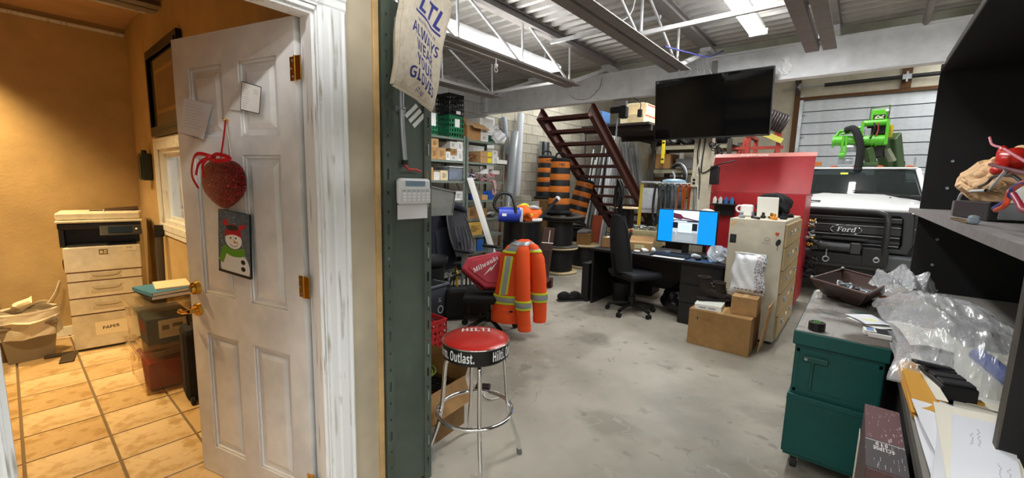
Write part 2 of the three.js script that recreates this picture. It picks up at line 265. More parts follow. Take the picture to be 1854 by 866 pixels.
// roof joists
const joistZ = [-4.32, -3.0, -1.66, -0.42, 0.85];
joistZ.forEach((z, i) => {
  const j = thing('roof_joist', ['light grey steel roof joist above the green crates, its end at the white beam', 'light grey steel roof joist with the fluorescent fitting fixed along it', 'dark steel roof joist whose end hangs above the wall television', 'wide twin angle roof joist between the tube light and the black hutch', 'light grey steel roof joist above the black hutch'][i], 'joist', [0, 0, 0], 0, 'steel roof joists');
  const xe = 4.78, X0 = -2.1, yb = 2.80;
  obj('bottom_chord', [box(xe - X0, 0.008, 0.1, (xe + X0) / 2, yb, z - 0.065), box(xe - X0, 0.008, 0.1, (xe + X0) / 2, yb, z + 0.065), box(xe - X0, 0.06, 0.008, (xe + X0) / 2, yb + 0.03, z - 0.018), box(xe - X0, 0.06, 0.008, (xe + X0) / 2, yb + 0.03, z + 0.018)], M.steelgrey, j);
  obj('top_chord', [box(8.0, 0.008, 0.13, 1.86, DECK - 0.005, z), box(8.0, 0.07, 0.05, 1.86, DECK - 0.04, z), box(8.0, 0.008, 0.13, 1.86, DECK - 0.078, z)], M.steelgrey, j);
  obj('bearing_seat', bx(5.6, 5.95, YB1 + 0.001, DECK - 0.08, z - 0.06, z + 0.06), M.steelbar, j);
  obj('web', beam([xe - 0.05, yb + 0.05, z], [5.72, YB1 + 0.03, z], 0.035, 0.045), M.steelbar, j);
  const n = 7, sp = 0.95;
  for (let k = 0; k < n; k++) { const x = xe - 0.1 - k * sp; obj('web', bar([x, yb + 0.05, z], [x - 0.02, DECK - 0.05, z], 0.014, 6), M.steelbar, j); obj('web', bar([x - 0.04, yb + 0.05, z], [x - sp + 0.06, DECK - 0.05, z], 0.014, 6), M.steelbar, j); }
});
{ // bridging between the joists
  const br = (a, b, label) => one('bridging_bar', label, 'bar', beam(a, b, 0.035, 0.035), M.steelbar);
  const a = onY(1163, 61, 2.88), b = onY(1425, 23, 2.88);
  br([a.x, 2.88, -1.66], [a.x, 2.88, -0.42], 'white bridging bar crossing below the tube light between two joists');
  br([4.25, 3.2, -3.0], [4.25, 3.2, -1.7], 'short white bridging bar high against the corrugated deck');
  br([4.7, 2.86, -4.32], [4.7, 2.86, -3.04], 'white bridging bar between the joists above the green crates');
}
// garage door
{
  const d = thing('door_2', 'white ribbed overhead garage door behind the truck', 'garage door', [XG + 0.06, 0, (GZ0 + GZ1) / 2]); d.userData.kind = 'structure';
  const w = GZ1 - GZ0 - 0.06, mats = [0xcdd2d8, 0xd3d8dd, 0xc9ced5].map((c) => worn(c, 0.5, 0, 0.8));
  obj('backing', bx(0.03, 0.05, 0.02, GY - 0.02, -w / 2, w / 2), std(0x2c2e31, 0.7), d);
  const g = merge([box(0.03, 0.121, w, 0, 0.0625, 0, 0.001), box(0.03, 0.119, w, 0, 0.1815, 0, 0.002)]);
  for (let k = 0; k < 14; k++) obj('panel', g, mats[k % 3], d, 0.01, 0.03 + k * 0.258, 0);
  for (let k = 0; k < 6; k++) for (const z of [-0.55, 0.7]) obj('hinge', [box(0.012, 0.09, 0.035, -0.012, 0.29 + k * 0.516, z, 0.003), box(0.02, 0.02, 0.1, -0.014, 0.29 + k * 0.516, z, 0.003)], M.galv, d);
  obj('rail', [bx(-0.09, 0.0, 0, GY + 0.1, -w / 2 - 0.02, -w / 2 + 0.05)], M.galv, d); obj('rail', [bx(-0.09, 0.0, 0, GY + 0.1, w / 2 - 0.05, w / 2 + 0.02)], M.galv, d);
  for (let k = 0; k < 7; k++) obj('roller', [bar([-0.05, 0.3 + k * 0.5, -w / 2 - 0.01], [-0.05, 0.3 + k * 0.5, -w / 2 + 0.1], 0.01), box(0.01, 0.06, 0.1, -0.018, 0.3 + k * 0.5, -w / 2 + 0.09)], M.galv, d);
  const t = thing('trim_3', 'worn brown timber frame around the garage door opening', 'trim'); t.userData.kind = 'structure';
  obj('post', bx(XG - 0.04, XG, 0, GY + 0.5, GZ0 - 0.1, GZ0), M.rustwood, t); obj('header', bx(XG - 0.04, XG, GY, GY + 0.06, GZ0, GZ1), M.rustwood, t); obj('post', bx(XG - 0.04, XG, 0, GY + 0.5, GZ1, GZ1 + 0.16), M.rustwood, t);
  obj('center_block', bx(XG - 0.05, XG - 0.001, GY + 0.06, GY + 0.6, 0.37, 0.53), M.rustwood, t);
  const s = thing('torsion_spring', 'black torsion spring on a shaft above the garage door', 'spring');
  obj('shaft', bar([XG - 0.14, GY + 0.27, GZ0 - 0.35], [XG - 0.14, GY + 0.27, GZ1 + 0.3], 0.014), M.galv, s);
  obj('coil', bar([XG - 0.14, GY + 0.27, GZ0 + 0.45], [XG - 0.14, GY + 0.27, 0.38], 0.04, 12), M.black, s); obj('coil', bar([XG - 0.14, GY + 0.27, 0.52], [XG - 0.14, GY + 0.27, 2.2], 0.04, 12), M.black, s);
  obj('bracket', [box(0.14, 0.2, 0.03, XG - 0.1, GY + 0.27, 0.45), box(0.03, 0.1, 0.14, XG - 0.15, GY + 0.27, 0.45)], M.galv, s);
  obj('cable_drum', cyl(0.09, 0.09, 0.06, XG - 0.14, GY + 0.27, GZ0 - 0.02, 16, PI / 2), M.steelgrey, s); obj('bracket', beam([XG - 0.2, GY + 0.55, GZ0 - 0.1], [XG - 0.2, GY + 0.1, GZ0 - 0.02], 0.05, 0.05), M.black, s);
}
// ---------- fluorescent fittings ----------
const tubeM = new THREE.MeshStandardMaterial({ color: 0xffffff, emissive: 0xf4f8ff, emissiveIntensity: 12, roughness: 0.4 });
function fitting(label, x0, x1, y, z, roof, tilt = 0, power = 1) {
  const L = x1 - x0, f = thing('tube_light', label, 'ceiling light', [(x0 + x1) / 2, y, z], 0, 'fluorescent tube fittings'); f.rotation.x = tilt;
  obj('housing', [box(L, 0.045, 0.12, 0, 0.03, 0, 0.006)], M.white, f);
  for (const s of [-1, 1]) obj('hanger', bar([s * L * 0.4, 0.04, 0], [s * L * 0.4, roof - y + 0.005, 0], 0.006, 6), M.galv, f);
  for (const s of [-1, 1]) obj('tube', cyl(0.019, 0.019, L - 0.05, 0, -0.018, s * 0.055, 12, 0, 0, PI / 2), tubeM, f);
  for (const s of [-1, 1]) obj('end_cap', box(0.02, 0.06, 0.17, s * (L / 2 - 0.01), -0.004, 0, 0.004), M.white, f);
  const l = new THREE.RectAreaLight(TUBE_COLOR, TUBE_LIGHT * power, L - 0.06, 0.16); l.position.set(0, -0.042, 0); l.rotation.x = -PI / 2; f.add(l);
  const up = new THREE.RectAreaLight(TUBE_COLOR, TUBE_LIGHT * power * 0.15, L - 0.06, 0.16); up.position.set(0, 0.06, 0); up.rotation.x = PI / 2; f.add(up);   // bare tubes also light the deck above
  return f;
}
fitting('long fluorescent tube light along the joist beside the canvas bag', 2.1, 4.52, 2.97, -3.1, DECK);
fitting('twin fluorescent tube light under the deck above the television', 2.7, 5.12, 3.16, -1.0, DECK);
fitting('fluorescent tube light under the deck over the doorway side', -1.9, 0.5, 3.16, -0.1, DECK, 0, 1.15);
fitting('fluorescent tube light under the deck over the near shop floor', -0.4, 2.0, 3.16, 1.5, DECK, 0, 1.5);
fitting('fluorescent tube light under the deck above the black hutch', 2.3, 4.7, 3.16, 1.7, DECK, 0, 1.8);
fitting('fluorescent tube light hung over the cable spools behind the beam', 6.7, 9.1, 3.9, -2.6, 4.6, 0, 1.9);
fitting('fluorescent tube light hung over the corner drums behind the beam', 6.4, 8.8, 3.9, -5.0, 4.6, 0, 0.7);
fitting('fluorescent tube light hung over the bonnet of the truck', 6.6, 9.0, 4.3, -0.2, 4.6, 0, 1.2);
fitting('fluorescent tube light hung over the bed of the truck', 9.6, 12.0, 4.3, 1.4, 4.6);
// office spots in the ceiling
function ceilingSpot(label, x, z, aim, half, pen, power) {
  const s = thing('ceiling_spot', label, 'ceiling light', [x, CEIL - 0.02, z]);
  obj('ring', tor(0.075, 0.012, 0, 0, 0, PI / 2), M.white, s);
  obj('lens', cyl(0.066, 0.066, 0.006, 0, 0.0, 0, 20), new THREE.MeshStandardMaterial({ color: 0xffffff, emissive: 0xffb25e, emissiveIntensity: 4 }), s);
  const l = new THREE.SpotLight(POT_COLOR, POT_LIGHT * power, 0, half * D, pen, 2); l.position.set(0, -0.03, 0); l.target.position.set(...aim); l.castShadow = true; l.shadow.radius = 3; s.add(l); s.add(l.target);
}
ceilingSpot('warm recessed spot light in the office ceiling near the copier wall', -0.3, -5.2, [0, -2.4, 0], 47, 0.7, 1.25);
ceilingSpot('warm recessed spot light in the middle of the office ceiling', -0.35, -3.75, [0.08, -2.4, 0.0], 60, 0.8, 1.3);

// =====================================================================  OFFICE DOOR AND WHAT HANGS ON IT
const DOOR_A = 105.3 * D, HINGE = V(0.783, 0, -1.748);
{
  const d = thing('door_1', 'white six panel door standing open into the office', 'door', [HINGE.x, 0, HINGE.z], DOOR_A); d.userData.kind = 'structure';
  const w = 0.815, y0 = 0.016, y1 = 2.165, cols = [[0.11, 0.35], [0.46, 0.7]], rows = [[0.17, 0.78], [0.98, 1.64], [1.72, 2.03]], holes = [];
  for (const [a, b] of cols) for (const [c, e] of rows) holes.push([[a, c], [a, e], [b, e], [b, c]]);
  obj('slab', uvm(ext(shp(rct(0.006, y0, w, y1), holes), 0.042).translate(0, 0, -0.021)), M.door, d);
  for (const [a, b] of cols) for (const [c, e] of rows) {
    const cx = (a + b) / 2, cy = (c + e) / 2, W2 = b - a, H2 = e - c, g = [box(W2, H2, 0.018, 0, 0, 0)];
    for (const s of [-1, 1]) {
      const f = ni(new THREE.ExtrudeGeometry(shp(rct(-W2 / 2 + 0.03, -H2 / 2 + 0.03, W2 / 2 - 0.03, H2 / 2 - 0.03)), { depth: 0.001, bevelThickness: 0.007, bevelSize: 0.022, bevelOffset: -0.022, bevelSegments: 1 }));
      if (s < 0) f.rotateY(PI); f.translate(0, 0, s * 0.0095); g.push(f);
      for (const [mw, mh, mx, my] of [[W2, 0.014, 0, H2 / 2 - 0.007], [W2, 0.014, 0, -H2 / 2 + 0.007], [0.014, H2, W2 / 2 - 0.007, 0], [0.014, H2, -W2 / 2 + 0.007, 0]]) g.push(box(mw, mh, 0.008, mx, my, s * 0.013, 0.003));
    }
    obj('panel', uvm(merge(g)), M.door, d, cx, cy, 0);
  }
  for (const y of [0.2, 1.1, 1.97]) {
    const h = obj('hinge', [bx(-0.002, 0.03, y - 0.045, y + 0.045, -0.024, -0.0205), cyl(0.007, 0.007, 0.094, -0.004, y, -0.026, 10), box(0.034, 0.09, 0.003, -0.02, y, -0.03)], M.brass, d);
    for (let k = 0; k < 3; k++) obj('screw', cyl(0.004, 0.004, 0.003, 0.013 + (k % 2) * 0.01, y - 0.03 + k * 0.03, -0.0255, 8, PI / 2), M.steelgrey, h);
  }
  // deadbolt and lever, on the face toward the shop (local -z)
  const lx = w - 0.065;
  obj('deadbolt', [cyl(0.03, 0.034, 0.02, lx, 1.0, -0.031, 24, -PI / 2), cyl(0.016, 0.02, 0.014, lx, 1.0, -0.047, 20, -PI / 2)], M.brass, d);
  const lv = obj('lever_handle', [cyl(0.03, 0.033, 0.014, lx, 0.89, -0.028, 24, -PI / 2), cyl(0.012, 0.014, 0.04, lx, 0.89, -0.05, 14, -PI / 2), tube([[lx, 0.89, -0.068], [lx + 0.012, 0.888, -0.07], [lx + 0.05, 0.878, -0.068], [lx + 0.085, 0.882, -0.062], [lx + 0.098, 0.872, -0.06]], 0.009, 16, 8)], M.brass, d);
  obj('lever_handle', [cyl(0.03, 0.033, 0.014, lx, 0.89, 0.028, 24, PI / 2), tube([[lx, 0.89, 0.03], [lx, 0.89, 0.065], [lx - 0.05, 0.88, 0.068], [lx - 0.09, 0.882, 0.065]], 0.009, 16, 8)], M.brass, d);
  obj('keyhole_plug', cyl(0.008, 0.008, 0.004, lx, 1.0, -0.056, 12, -PI / 2), M.steelgrey, d);
}
// frame on the door face seen from the shop: x toward the hinge, z toward the shop
const DN = V(-Math.sin(DOOR_A), 0, -Math.cos(DOOR_A)), DXV = V(-Math.cos(DOOR_A), 0, Math.sin(DOOR_A)), FACE = HINGE.clone().addScaledVector(DN, 0.0215), FACE_RY = DOOR_A + PI;
const onDoor = (px, py) => { const d = ray(px, py), t = (FACE.x - camera.position.x) * DN.x + (FACE.z - camera.position.z) * DN.z; return d.multiplyScalar(t / (d.x * DN.x + d.z * DN.z)).add(camera.position); };
const doorLocal = (px, py, o) => { const p = onDoor(px, py).sub(o); return [p.dot(DXV), p.y]; };
{ // red heart on a ribbon
  const o = onDoor(424, 332), pin = doorLocal(414, 218, o), tw = [doorLocal(360, 330, o)[0], doorLocal(441, 330, o)[0]], half = (tw[1] - tw[0]) / 2 * 0.86, hh = (doorLocal(401, 290, o)[1] - doorLocal(401, 376, o)[1]) / 2;
  const t = thing('heart_ornament', 'red glitter heart hanging by a ribbon on the white door', 'ornament', o.toArray(), FACE_RY);
  const glit = tex(256, (u, v) => { const a = N2(u * 44, v * 44, 44), b = N1(u * 40, v * 40, 40); return b > 0.86 ? [1, 0.55, 0.5] : mixc(rgb(0x4a040b), rgb(0xc01f2c), a * a * 1.4); });
  const hm = std(0xffffff, 0.35, 0.25, { map: glit, bumpMap: (() => { const q = stip.clone(); q.repeat.set(5, 5); return q; })(), bumpScale: 0.003 });
  const g = ni(new THREE.SphereGeometry(1, 40, 30)), p = g.attributes.position;
  for (let i = 0; i < p.count; i++) { let x = p.getX(i), y = p.getY(i), z = p.getZ(i); const k = y > 0 ? y + 0.16 * Math.abs(x) - 0.12 * (1 - Math.abs(x)) * Math.max(0, y) : y * 1.02; const tap = y < 0 ? 1 - 0.42 * y * y : 1; p.setXYZ(i, x * half * tap * 1.02, k * hh, z * 0.04 + 0.045); }
  g.computeVertexNormals(); obj('heart', uvm(g, 0.12), hm, t);
  const rib = std(0xb3121f, 0.4);
  const band = (pts, w) => { const c = new THREE.CatmullRomCurve3(pts.map((q) => V(...q))); return thick(sheet(1, 1, 1, 16, (u, v) => { const q = c.getPoint(v), tg = c.getTangent(v), n = V(-tg.y, tg.x, 0).normalize(); return [q.x + n.x * (u - 0.5) * w, q.y + n.y * (u - 0.5) * w, q.z]; }), 0.0012); };
  obj('ribbon', [band([[pin[0], pin[1], 0.012], [pin[0] * 0.5, (pin[1] + hh) * 0.5, 0.03], [0.0, hh * 1.0, 0.05]], 0.011)], rib, t);
  obj('bow', [band([[0, hh * 1.0, 0.07], [-half * 0.5, hh * 1.15, 0.1], [-half * 0.95, hh * 0.75, 0.09], [-half * 1.2, hh * 0.2, 0.075], [-half * 1.12, -hh * 0.25, 0.06]], 0.014), band([[0, hh * 1.0, 0.09], [half * 0.45, hh * 1.12, 0.1], [half * 0.95, hh * 0.95, 0.09], [half * 0.5, hh * 0.85, 0.11], [0, hh * 0.95, 0.1]], 0.015), band([[0, hh, 0.1], [-half * 0.35, hh * 0.75, 0.11], [-half * 0.55, hh * 0.3, 0.11]], 0.014), band([[0, hh, 0.1], [-half * 0.1, hh * 0.7, 0.115], [-half * 0.08, hh * 0.2, 0.115]], 0.018), sph(0.014, 0, hh * 1.0, 0.095)], rib, t);
  obj('pin', [cyl(0.004, 0.004, 0.02, pin[0], pin[1], 0.01, 10, PI / 2), sph(0.006, pin[0], pin[1], 0.02)], M.brass, t);
}
{ // snowman canvas
  const o = onDoor(430, 440), c = [[401, 378], [457, 389], [460, 506], [402, 489]].map(([a, b]) => doorLocal(a, b, o)), pin = doorLocal(414, 218, o);
  const art = print(512, 920, (g, w, h) => {
    g.fillStyle = '#5c6d78'; g.fillRect(0, 0, w, h); const r = rng(5);
    g.fillStyle = '#3e4d58'; for (let k = 0; k < 500; k++) { g.globalAlpha = 0.2; g.beginPath(); g.arc(r() * w, r() * h, 6 + r() * 30, 0, 7); g.fill(); } g.globalAlpha = 1;
    g.fillStyle = '#e9edf0'; for (let k = 0; k < 90; k++) { g.beginPath(); g.arc(r() * w, r() * h, 2 + r() * 5, 0, 7); g.fill(); }
    g.fillStyle = '#dfe3e4'; g.beginPath(); g.ellipse(270, 800, 230, 260, 0, 0, 7); g.fill();
    g.fillStyle = '#eceeee'; g.beginPath(); g.ellipse(250, 410, 135, 125, 0, 0, 7); g.fill();
    g.fillStyle = '#b3182a'; g.beginPath(); g.moveTo(110, 380); g.quadraticCurveTo(110, 190, 240, 180); g.quadraticCurveTo(370, 180, 385, 360); g.quadraticCurveTo(250, 290, 110, 380); g.fill();
    g.fillStyle = '#23323a'; g.beginPath(); g.ellipse(235, 235, 105, 40, -0.1, 0, 7); g.fill(); g.fillStyle = '#b3182a'; g.beginPath(); g.arc(120, 175, 45, 0, 7); g.fill();
    g.fillStyle = '#e87722'; g.beginPath(); g.moveTo(250, 410); g.lineTo(340, 440); g.lineTo(258, 450); g.fill();
    g.fillStyle = '#111'; for (const [x, y] of [[205, 385], [290, 375], [400, 700], [400, 800]]) { g.beginPath(); g.arc(x, y, x > 350 ? 34 : 13, 0, 7); g.fill(); }
    g.strokeStyle = '#222'; g.lineWidth = 7; g.beginPath(); g.arc(255, 425, 75, 0.5, 2.5); g.stroke();
    g.fillStyle = '#5f9e2c'; g.beginPath(); g.moveTo(90, 500); g.quadraticCurveTo(250, 590, 420, 490); g.lineTo(440, 600); g.quadraticCurveTo(250, 690, 140, 620); g.lineTo(80, 780); g.lineTo(10, 740); g.closePath(); g.fill();
    g.strokeStyle = '#467a1f'; g.lineWidth = 6; for (let k = 0; k < 9; k++) { g.beginPath(); g.moveTo(100 + k * 38, 540); g.lineTo(92 + k * 40, 640); g.stroke(); }
    g.fillStyle = '#c01f2e'; g.beginPath(); g.ellipse(385, 205, 55, 34, -0.5, 0, 7); g.fill(); g.beginPath(); g.moveTo(420, 170); g.lineTo(470, 120); g.lineTo(430, 210); g.fill(); g.fillStyle = '#1b2025'; g.fillRect(0, 880, w, 40);
  });
  const t = thing('snowman_sign', 'small hanging snowman picture panel below the red heart', 'picture', o.toArray(), FACE_RY);
  const q = (u, v) => { const a = c[3], b = c[2], e = c[1], f = c[0], x = (1 - v) * (a[0] * (1 - u) + b[0] * u) + v * (f[0] * (1 - u) + e[0] * u), y = (1 - v) * (a[1] * (1 - u) + b[1] * u) + v * (f[1] * (1 - u) + e[1] * u); return [x, y, 0.014]; };
  obj('panel', thick(sheet(1, 1, 2, 2, q), 0.008), std(0x39434a, 0.6), t); obj('picture', sheet(1, 1, 2, 2, (u, v) => { const p = q(u, v); p[2] = 0.0148; return p; }), flat(art, 0.5), t);
  obj('cord', [tube([[c[0][0] + 0.01, c[0][1], 0.012], [pin[0] - 0.01, pin[1] * 0.6, 0.012], [pin[0], pin[1], 0.012]], 0.0015, 12, 5), tube([[c[1][0] - 0.01, c[1][1], 0.012], [pin[0] + 0.04, pin[1] * 0.5, 0.012], [pin[0], pin[1], 0.012]], 0.0015, 12, 5)], std(0xcfc7b8, 0.9), t);
}
const scribble = (g, x, y, w, n, dy, col = '#444', r = rng(3)) => { g.strokeStyle = col; g.lineWidth = 2; for (let k = 0; k < n; k++) { g.beginPath(); const L = w * (0.55 + 0.45 * r()); for (let a = 0; a < L; a += 6) { const yy = y + k * dy + (r() - 0.5) * 8; a ? g.lineTo(x + a, yy) : g.moveTo(x, yy); } g.stroke(); } };
{ // two notes on the door
  const quadPaper = (name, label, pts, t, lift) => {
    const o = onDoor((pts[0][0] + pts[2][0]) / 2, (pts[0][1] + pts[2][1]) / 2), c = pts.map(([a, b]) => doorLocal(a, b, o));
    const g = thick(sheet(1, 1, 8, 6, (u, v) => { const a = c[3], b = c[2], e = c[1], f = c[0]; return [(1 - v) * (a[0] * (1 - u) + b[0] * u) + v * (f[0] * (1 - u) + e[0] * u), (1 - v) * (a[1] * (1 - u) + b[1] * u) + v * (f[1] * (1 - u) + e[1] * u), 0.003 + lift(u, v)]; }), 0.0006);
    return one(name, label, 'paper', g, flat(t, 0.85), o.toArray(), FACE_RY);
  };
  quadPaper('paper_note', 'white handwritten note taped to the door beside the upper panel', [[334, 177], [386, 190], [378, 253], [328, 240]], print(256, 300, (g, w, h) => { g.fillStyle = '#d9dde6'; g.fillRect(0, 0, w, h); scribble(g, 28, 40, 190, 9, 24, '#8b95ab'); }), (u, v) => 0.02 * u * u * (1 - v));
  const card = print(300, 320, (g, w, h) => { g.fillStyle = '#e9e9e6'; g.fillRect(0, 0, w, h); g.strokeStyle = '#333'; g.lineWidth = 9; g.strokeRect(5, 5, w - 10, h - 10); scribble(g, 30, 40, 110, 11, 24, '#555'); scribble(g, 190, 60, 70, 3, 20, '#444'); });
  quadPaper('printed_card', 'dark bordered printed card pinned on the upper door panel', [[444, 148], [485, 160], [481, 209], [441, 200]], card, (u, v) => 0.012 + 0.012 * u);
  quadPaper('folded_paper', 'folded grey backing sheet behind the dark bordered card', [[438, 148], [446, 150], [443, 202], [420, 199]], print(64, 64, (g) => { g.fillStyle = '#c3c0ba'; g.fillRect(0, 0, 64, 64); }), () => 0.006);
}

// =====================================================================  OFFICE CONTENTS
{ // photocopier
  const A = 8 * D, FL = V(0.265, 0, -5.03), rx = V(Math.cos(-A), 0, Math.sin(A)), nz = V(-Math.sin(A), 0, Math.cos(A)), w = 0.47, dp = 0.47;
  const c = FL.clone().addScaledVector(rx, w / 2).addScaledVector(nz, -dp / 2);
  const t = thing('photocopier', 'cream office photocopier on a paper cabinet with a black scanner unit', 'photocopier', [c.x, 0.012, c.z], -A);
  const cr = worn(0xe9e2d0, 0.5, 0, 2), dk = std(0x17181b, 0.35), seam = std(0x5a2a22, 0.6), F = dp / 2;
  obj('paper_cabinet', box(w, 0.3, dp, 0, 0.17, 0, 0.008), cr, t); obj('plinth', box(w - 0.04, 0.03, dp - 0.04, 0, 0.012, 0), dk, t);
  for (const [y0, y1, nm] of [[0.325, 0.465, 'drawer'], [0.47, 0.61, 'drawer'], [0.615, 0.69, 'drawer']]) {
    const d = obj(nm, [box(w, y1 - y0, dp, 0, (y0 + y1) / 2, 0, 0.006)], cr, t);
    obj('handle', [ext(shp([[-0.095, 0.02], [0.095, 0.02], [0.085, 0], [0.05, -0.014], [-0.05, -0.014], [-0.085, 0]]), 0.012, 0.003).translate(0, (y0 + y1) / 2 + 0.012, F - 0.003), box(0.2, 0.03, 0.004, 0, (y0 + y1) / 2 - 0.02, F + 0.0005, 0.001)], worn(0xd5ccb8, 0.5, 0, 2), d);
    obj('seam', box(w + 0.001, 0.004, dp + 0.001, 0, y1 + 0.0025, 0), seam, t);
  }
  obj('seam', box(w + 0.001, 0.004, dp + 0.001, 0, 0.3225, 0), seam, t);
  const bd = obj('body', box(w + 0.015, 0.215, dp + 0.01, 0, 0.802, 0, 0.012), cr, t);
  const lab = (W2, H2, x, y, z, fn) => obj('printed_label', plane(W2, H2, x, y, z), flat(print(256, Math.round(256 * H2 / W2), fn), 0.6), t);
  lab(0.055, 0.045, 0.0, 0.86, F + 0.008, (g, a, b) => { g.fillStyle = '#6d6146'; g.fillRect(0, 0, a, b); g.fillStyle = '#d8cba3'; g.fillRect(30, 60, 80, 110); g.fillRect(150, 40, 70, 60); g.fillRect(140, 130, 80, 40); });
  lab(0.085, 0.035, 0.17, 0.875, F + 0.008, (g, a, b) => { g.fillStyle = '#e9e2d0'; g.fillRect(0, 0, a, b); g.fillStyle = '#222'; g.font = 'bold 44px sans-serif'; g.fillText('CP100', 50, 40); scribble(g, 20, 62, 210, 2, 22, '#333'); });
  lab(0.235, 0.125, 0.015, 0.185, F + 0.001, (g, a, b) => { g.fillStyle = '#efe6cf'; g.fillRect(0, 0, a, b); g.strokeStyle = '#c9bd9f'; g.lineWidth = 3; g.strokeRect(2, 2, a - 4, b - 4); g.fillStyle = '#17130e'; g.font = 'bold 40px sans-serif'; g.save(); g.translate(52, 82); g.rotate(-0.07); g.fillText('PAPER', 0, 0); g.restore(); });
  const sc = obj('scanner', [box(w + 0.05, 0.055, dp - 0.02, 0, 1.085, -0.01, 0.01), box(w + 0.02, 0.145, dp - 0.18, 0, 0.985, -0.09), box(0.03, 0.145, dp - 0.02, -w / 2 - 0.005, 0.985, -0.01)], dk, t);
  obj('output_tray', box(w - 0.03, 0.012, dp - 0.05, 0.0, 0.918, 0, 0.004), std(0x2a2b2e, 0.4), t);
  const pn = obj('control_panel', box(0.27, 0.012, 0.1, 0.125, 1.045, F + 0.035, 0.005, 0.95), dk, t);
  obj('screen', box(0.15, 0.002, 0.062, 0.12, 1.0505, F + 0.0435, 0, 0.95), phy(0x1b2836, 0.1), pn); obj('start_button', cyl(0.008, 0.008, 0.004, 0.225, 1.0515, F + 0.041, 12, 0.95), std(0xdfe8ea, 0.4), pn);
  obj('scanner_frame', box(w + 0.07, 0.02, dp + 0.0, 0, 1.122, -0.005, 0.006), cr, t);
  const lid = obj('document_feeder', [box(w + 0.06, 0.06, dp - 0.06, -0.005, 1.165, -0.02, 0.014), box(0.24, 0.014, 0.2, 0.15, 1.2, 0.02, 0.005, 0.05)], cr, t);
  obj('paper_guide', [box(0.23, 0.012, 0.16, 0.14, 1.214, 0.03, 0.004, 0.08, 0, 0.08), box(0.09, 0.008, 0.04, -0.03, 1.198, -0.06, 0.003)], std(0x3a2a1c, 0.5), lid);
  obj('power_cable', tube([[-w / 2 + 0.02, 0.8, 0.05], [-w / 2 - 0.025, 0.78, 0.03], [-w / 2 - 0.02, 0.68, 0.03], [-w / 2 + 0.005, 0.66, 0.02]], 0.006, 14, 6), M.black, t);
  const ft = one('stand_foot', 'flat dark metal foot lying beside the photocopier base', 'stand foot', [box(0.085, 0.014, 0.24, 0, 0, 0, 0.004), box(0.17, 0.014, 0.06, -0.06, 0.001, -0.11, 0.004)], std(0x4b4238, 0.5, 0.3), [0.215, 0.022, -4.93], -0.15);
}
{ // waste bin with a liner
  const t = thing('waste_bin', 'grey plastic waste bin lined with a white bag below the desk', 'bin', [0.015, 0.012, -5.17], 0.1);
  const tub = (s0, s1, y0, y1, th) => { const a = shp(rct(-1, -1, 1, 1)); const g = ni(new THREE.CylinderGeometry(s1 * 1.414, s0 * 1.414, y1 - y0, 4, 1, true)).rotateY(PI / 4).scale(1, 1, 0.78).translate(0, (y0 + y1) / 2, 0); g.computeVertexNormals(); return g; };
  obj('tub', [tub(0.125, 0.16, 0, 0.3, 0), box(0.25, 0.01, 0.195, 0, 0.005, 0)], std(0x8a8070, 0.6), t); obj('rim', [box(0.33, 0.02, 0.012, 0, 0.3, 0.127, 0.005), box(0.33, 0.02, 0.012, 0, 0.3, -0.127, 0.005), box(0.012, 0.018, 0.255, 0.162, 0.3, 0, 0.005), box(0.012, 0.018, 0.255, -0.162, 0.3, 0, 0.005)], std(0x8a8070, 0.6), t);
  const bag = ni(new THREE.CylinderGeometry(0.19, 0.2, 0.2, 28, 6, true)).scale(1, 1, 0.8).translate(0, 0.3, 0); wob(bag, 0.007, 26, 2); obj('liner_bag', [bag, tor(0.185, 0.012, 0, 0.4, 0, PI / 2).scale(1, 1, 0.8), wob(cyl(0.2, 0.12, 0.02, 0, 0.33, 0, 24), 0.01, 20, 1)], phy(0xf0e9da, 0.5, { transmission: 0.25, thickness: 0 }), t);
  for (let k = 0; k < 4; k++) { const r = rng(k + 70); one('crumpled_paper', ['white envelope sticking out of the waste bin', 'crumpled grey printed sheet in the waste bin', 'folded white sheet in the waste bin', 'torn white label sheet in the waste bin'][k], 'paper', thick(sheet(1, 1, 6, 6, (u, v) => [(u - 0.5) * 0.2, 0.02 * Math.sin(u * 6 + k) + (v - 0.3) * 0.06, (v - 0.5) * 0.12 + 0.01 * Math.sin(v * 7 + u * 3)]), 0.001), std([0xf3eee2, 0xbfb7a6, 0xe9e3d3, 0xf6f1e4][k], 0.8), [0.015 + [0.1, -0.1, -0.02, 0.03][k], 0.415 + 0.012 * k, -5.17 + [0.02, 0.03, -0.06, 0.08][k]], [0.5, -0.6, 1.4, 0.1][k], 'papers in the waste bin'); }
}
{ // dark desk at the left edge
  const t = thing('side_desk', 'dark brown wooden desk whose corner stands beside the waste bin', 'desk', [-0.75, 0.012, -5.28]);
  obj('desktop', box(1.2, 0.035, 0.66, 0, 0.745, 0, 0.006), M.darkwood, t); for (const [x, z] of [[0.545, 0.28], [0.545, -0.28], [-0.545, 0.28], [-0.545, -0.28]]) obj('leg', box(0.06, 0.73, 0.06, x, 0.365, z, 0.005), M.darkwood, t);
  obj('apron', [box(1.1, 0.09, 0.02, 0, 0.68, 0.28), box(1.1, 0.09, 0.02, 0, 0.68, -0.28), box(0.02, 0.09, 0.56, 0.55, 0.68, 0)], M.darkwood, t);
}
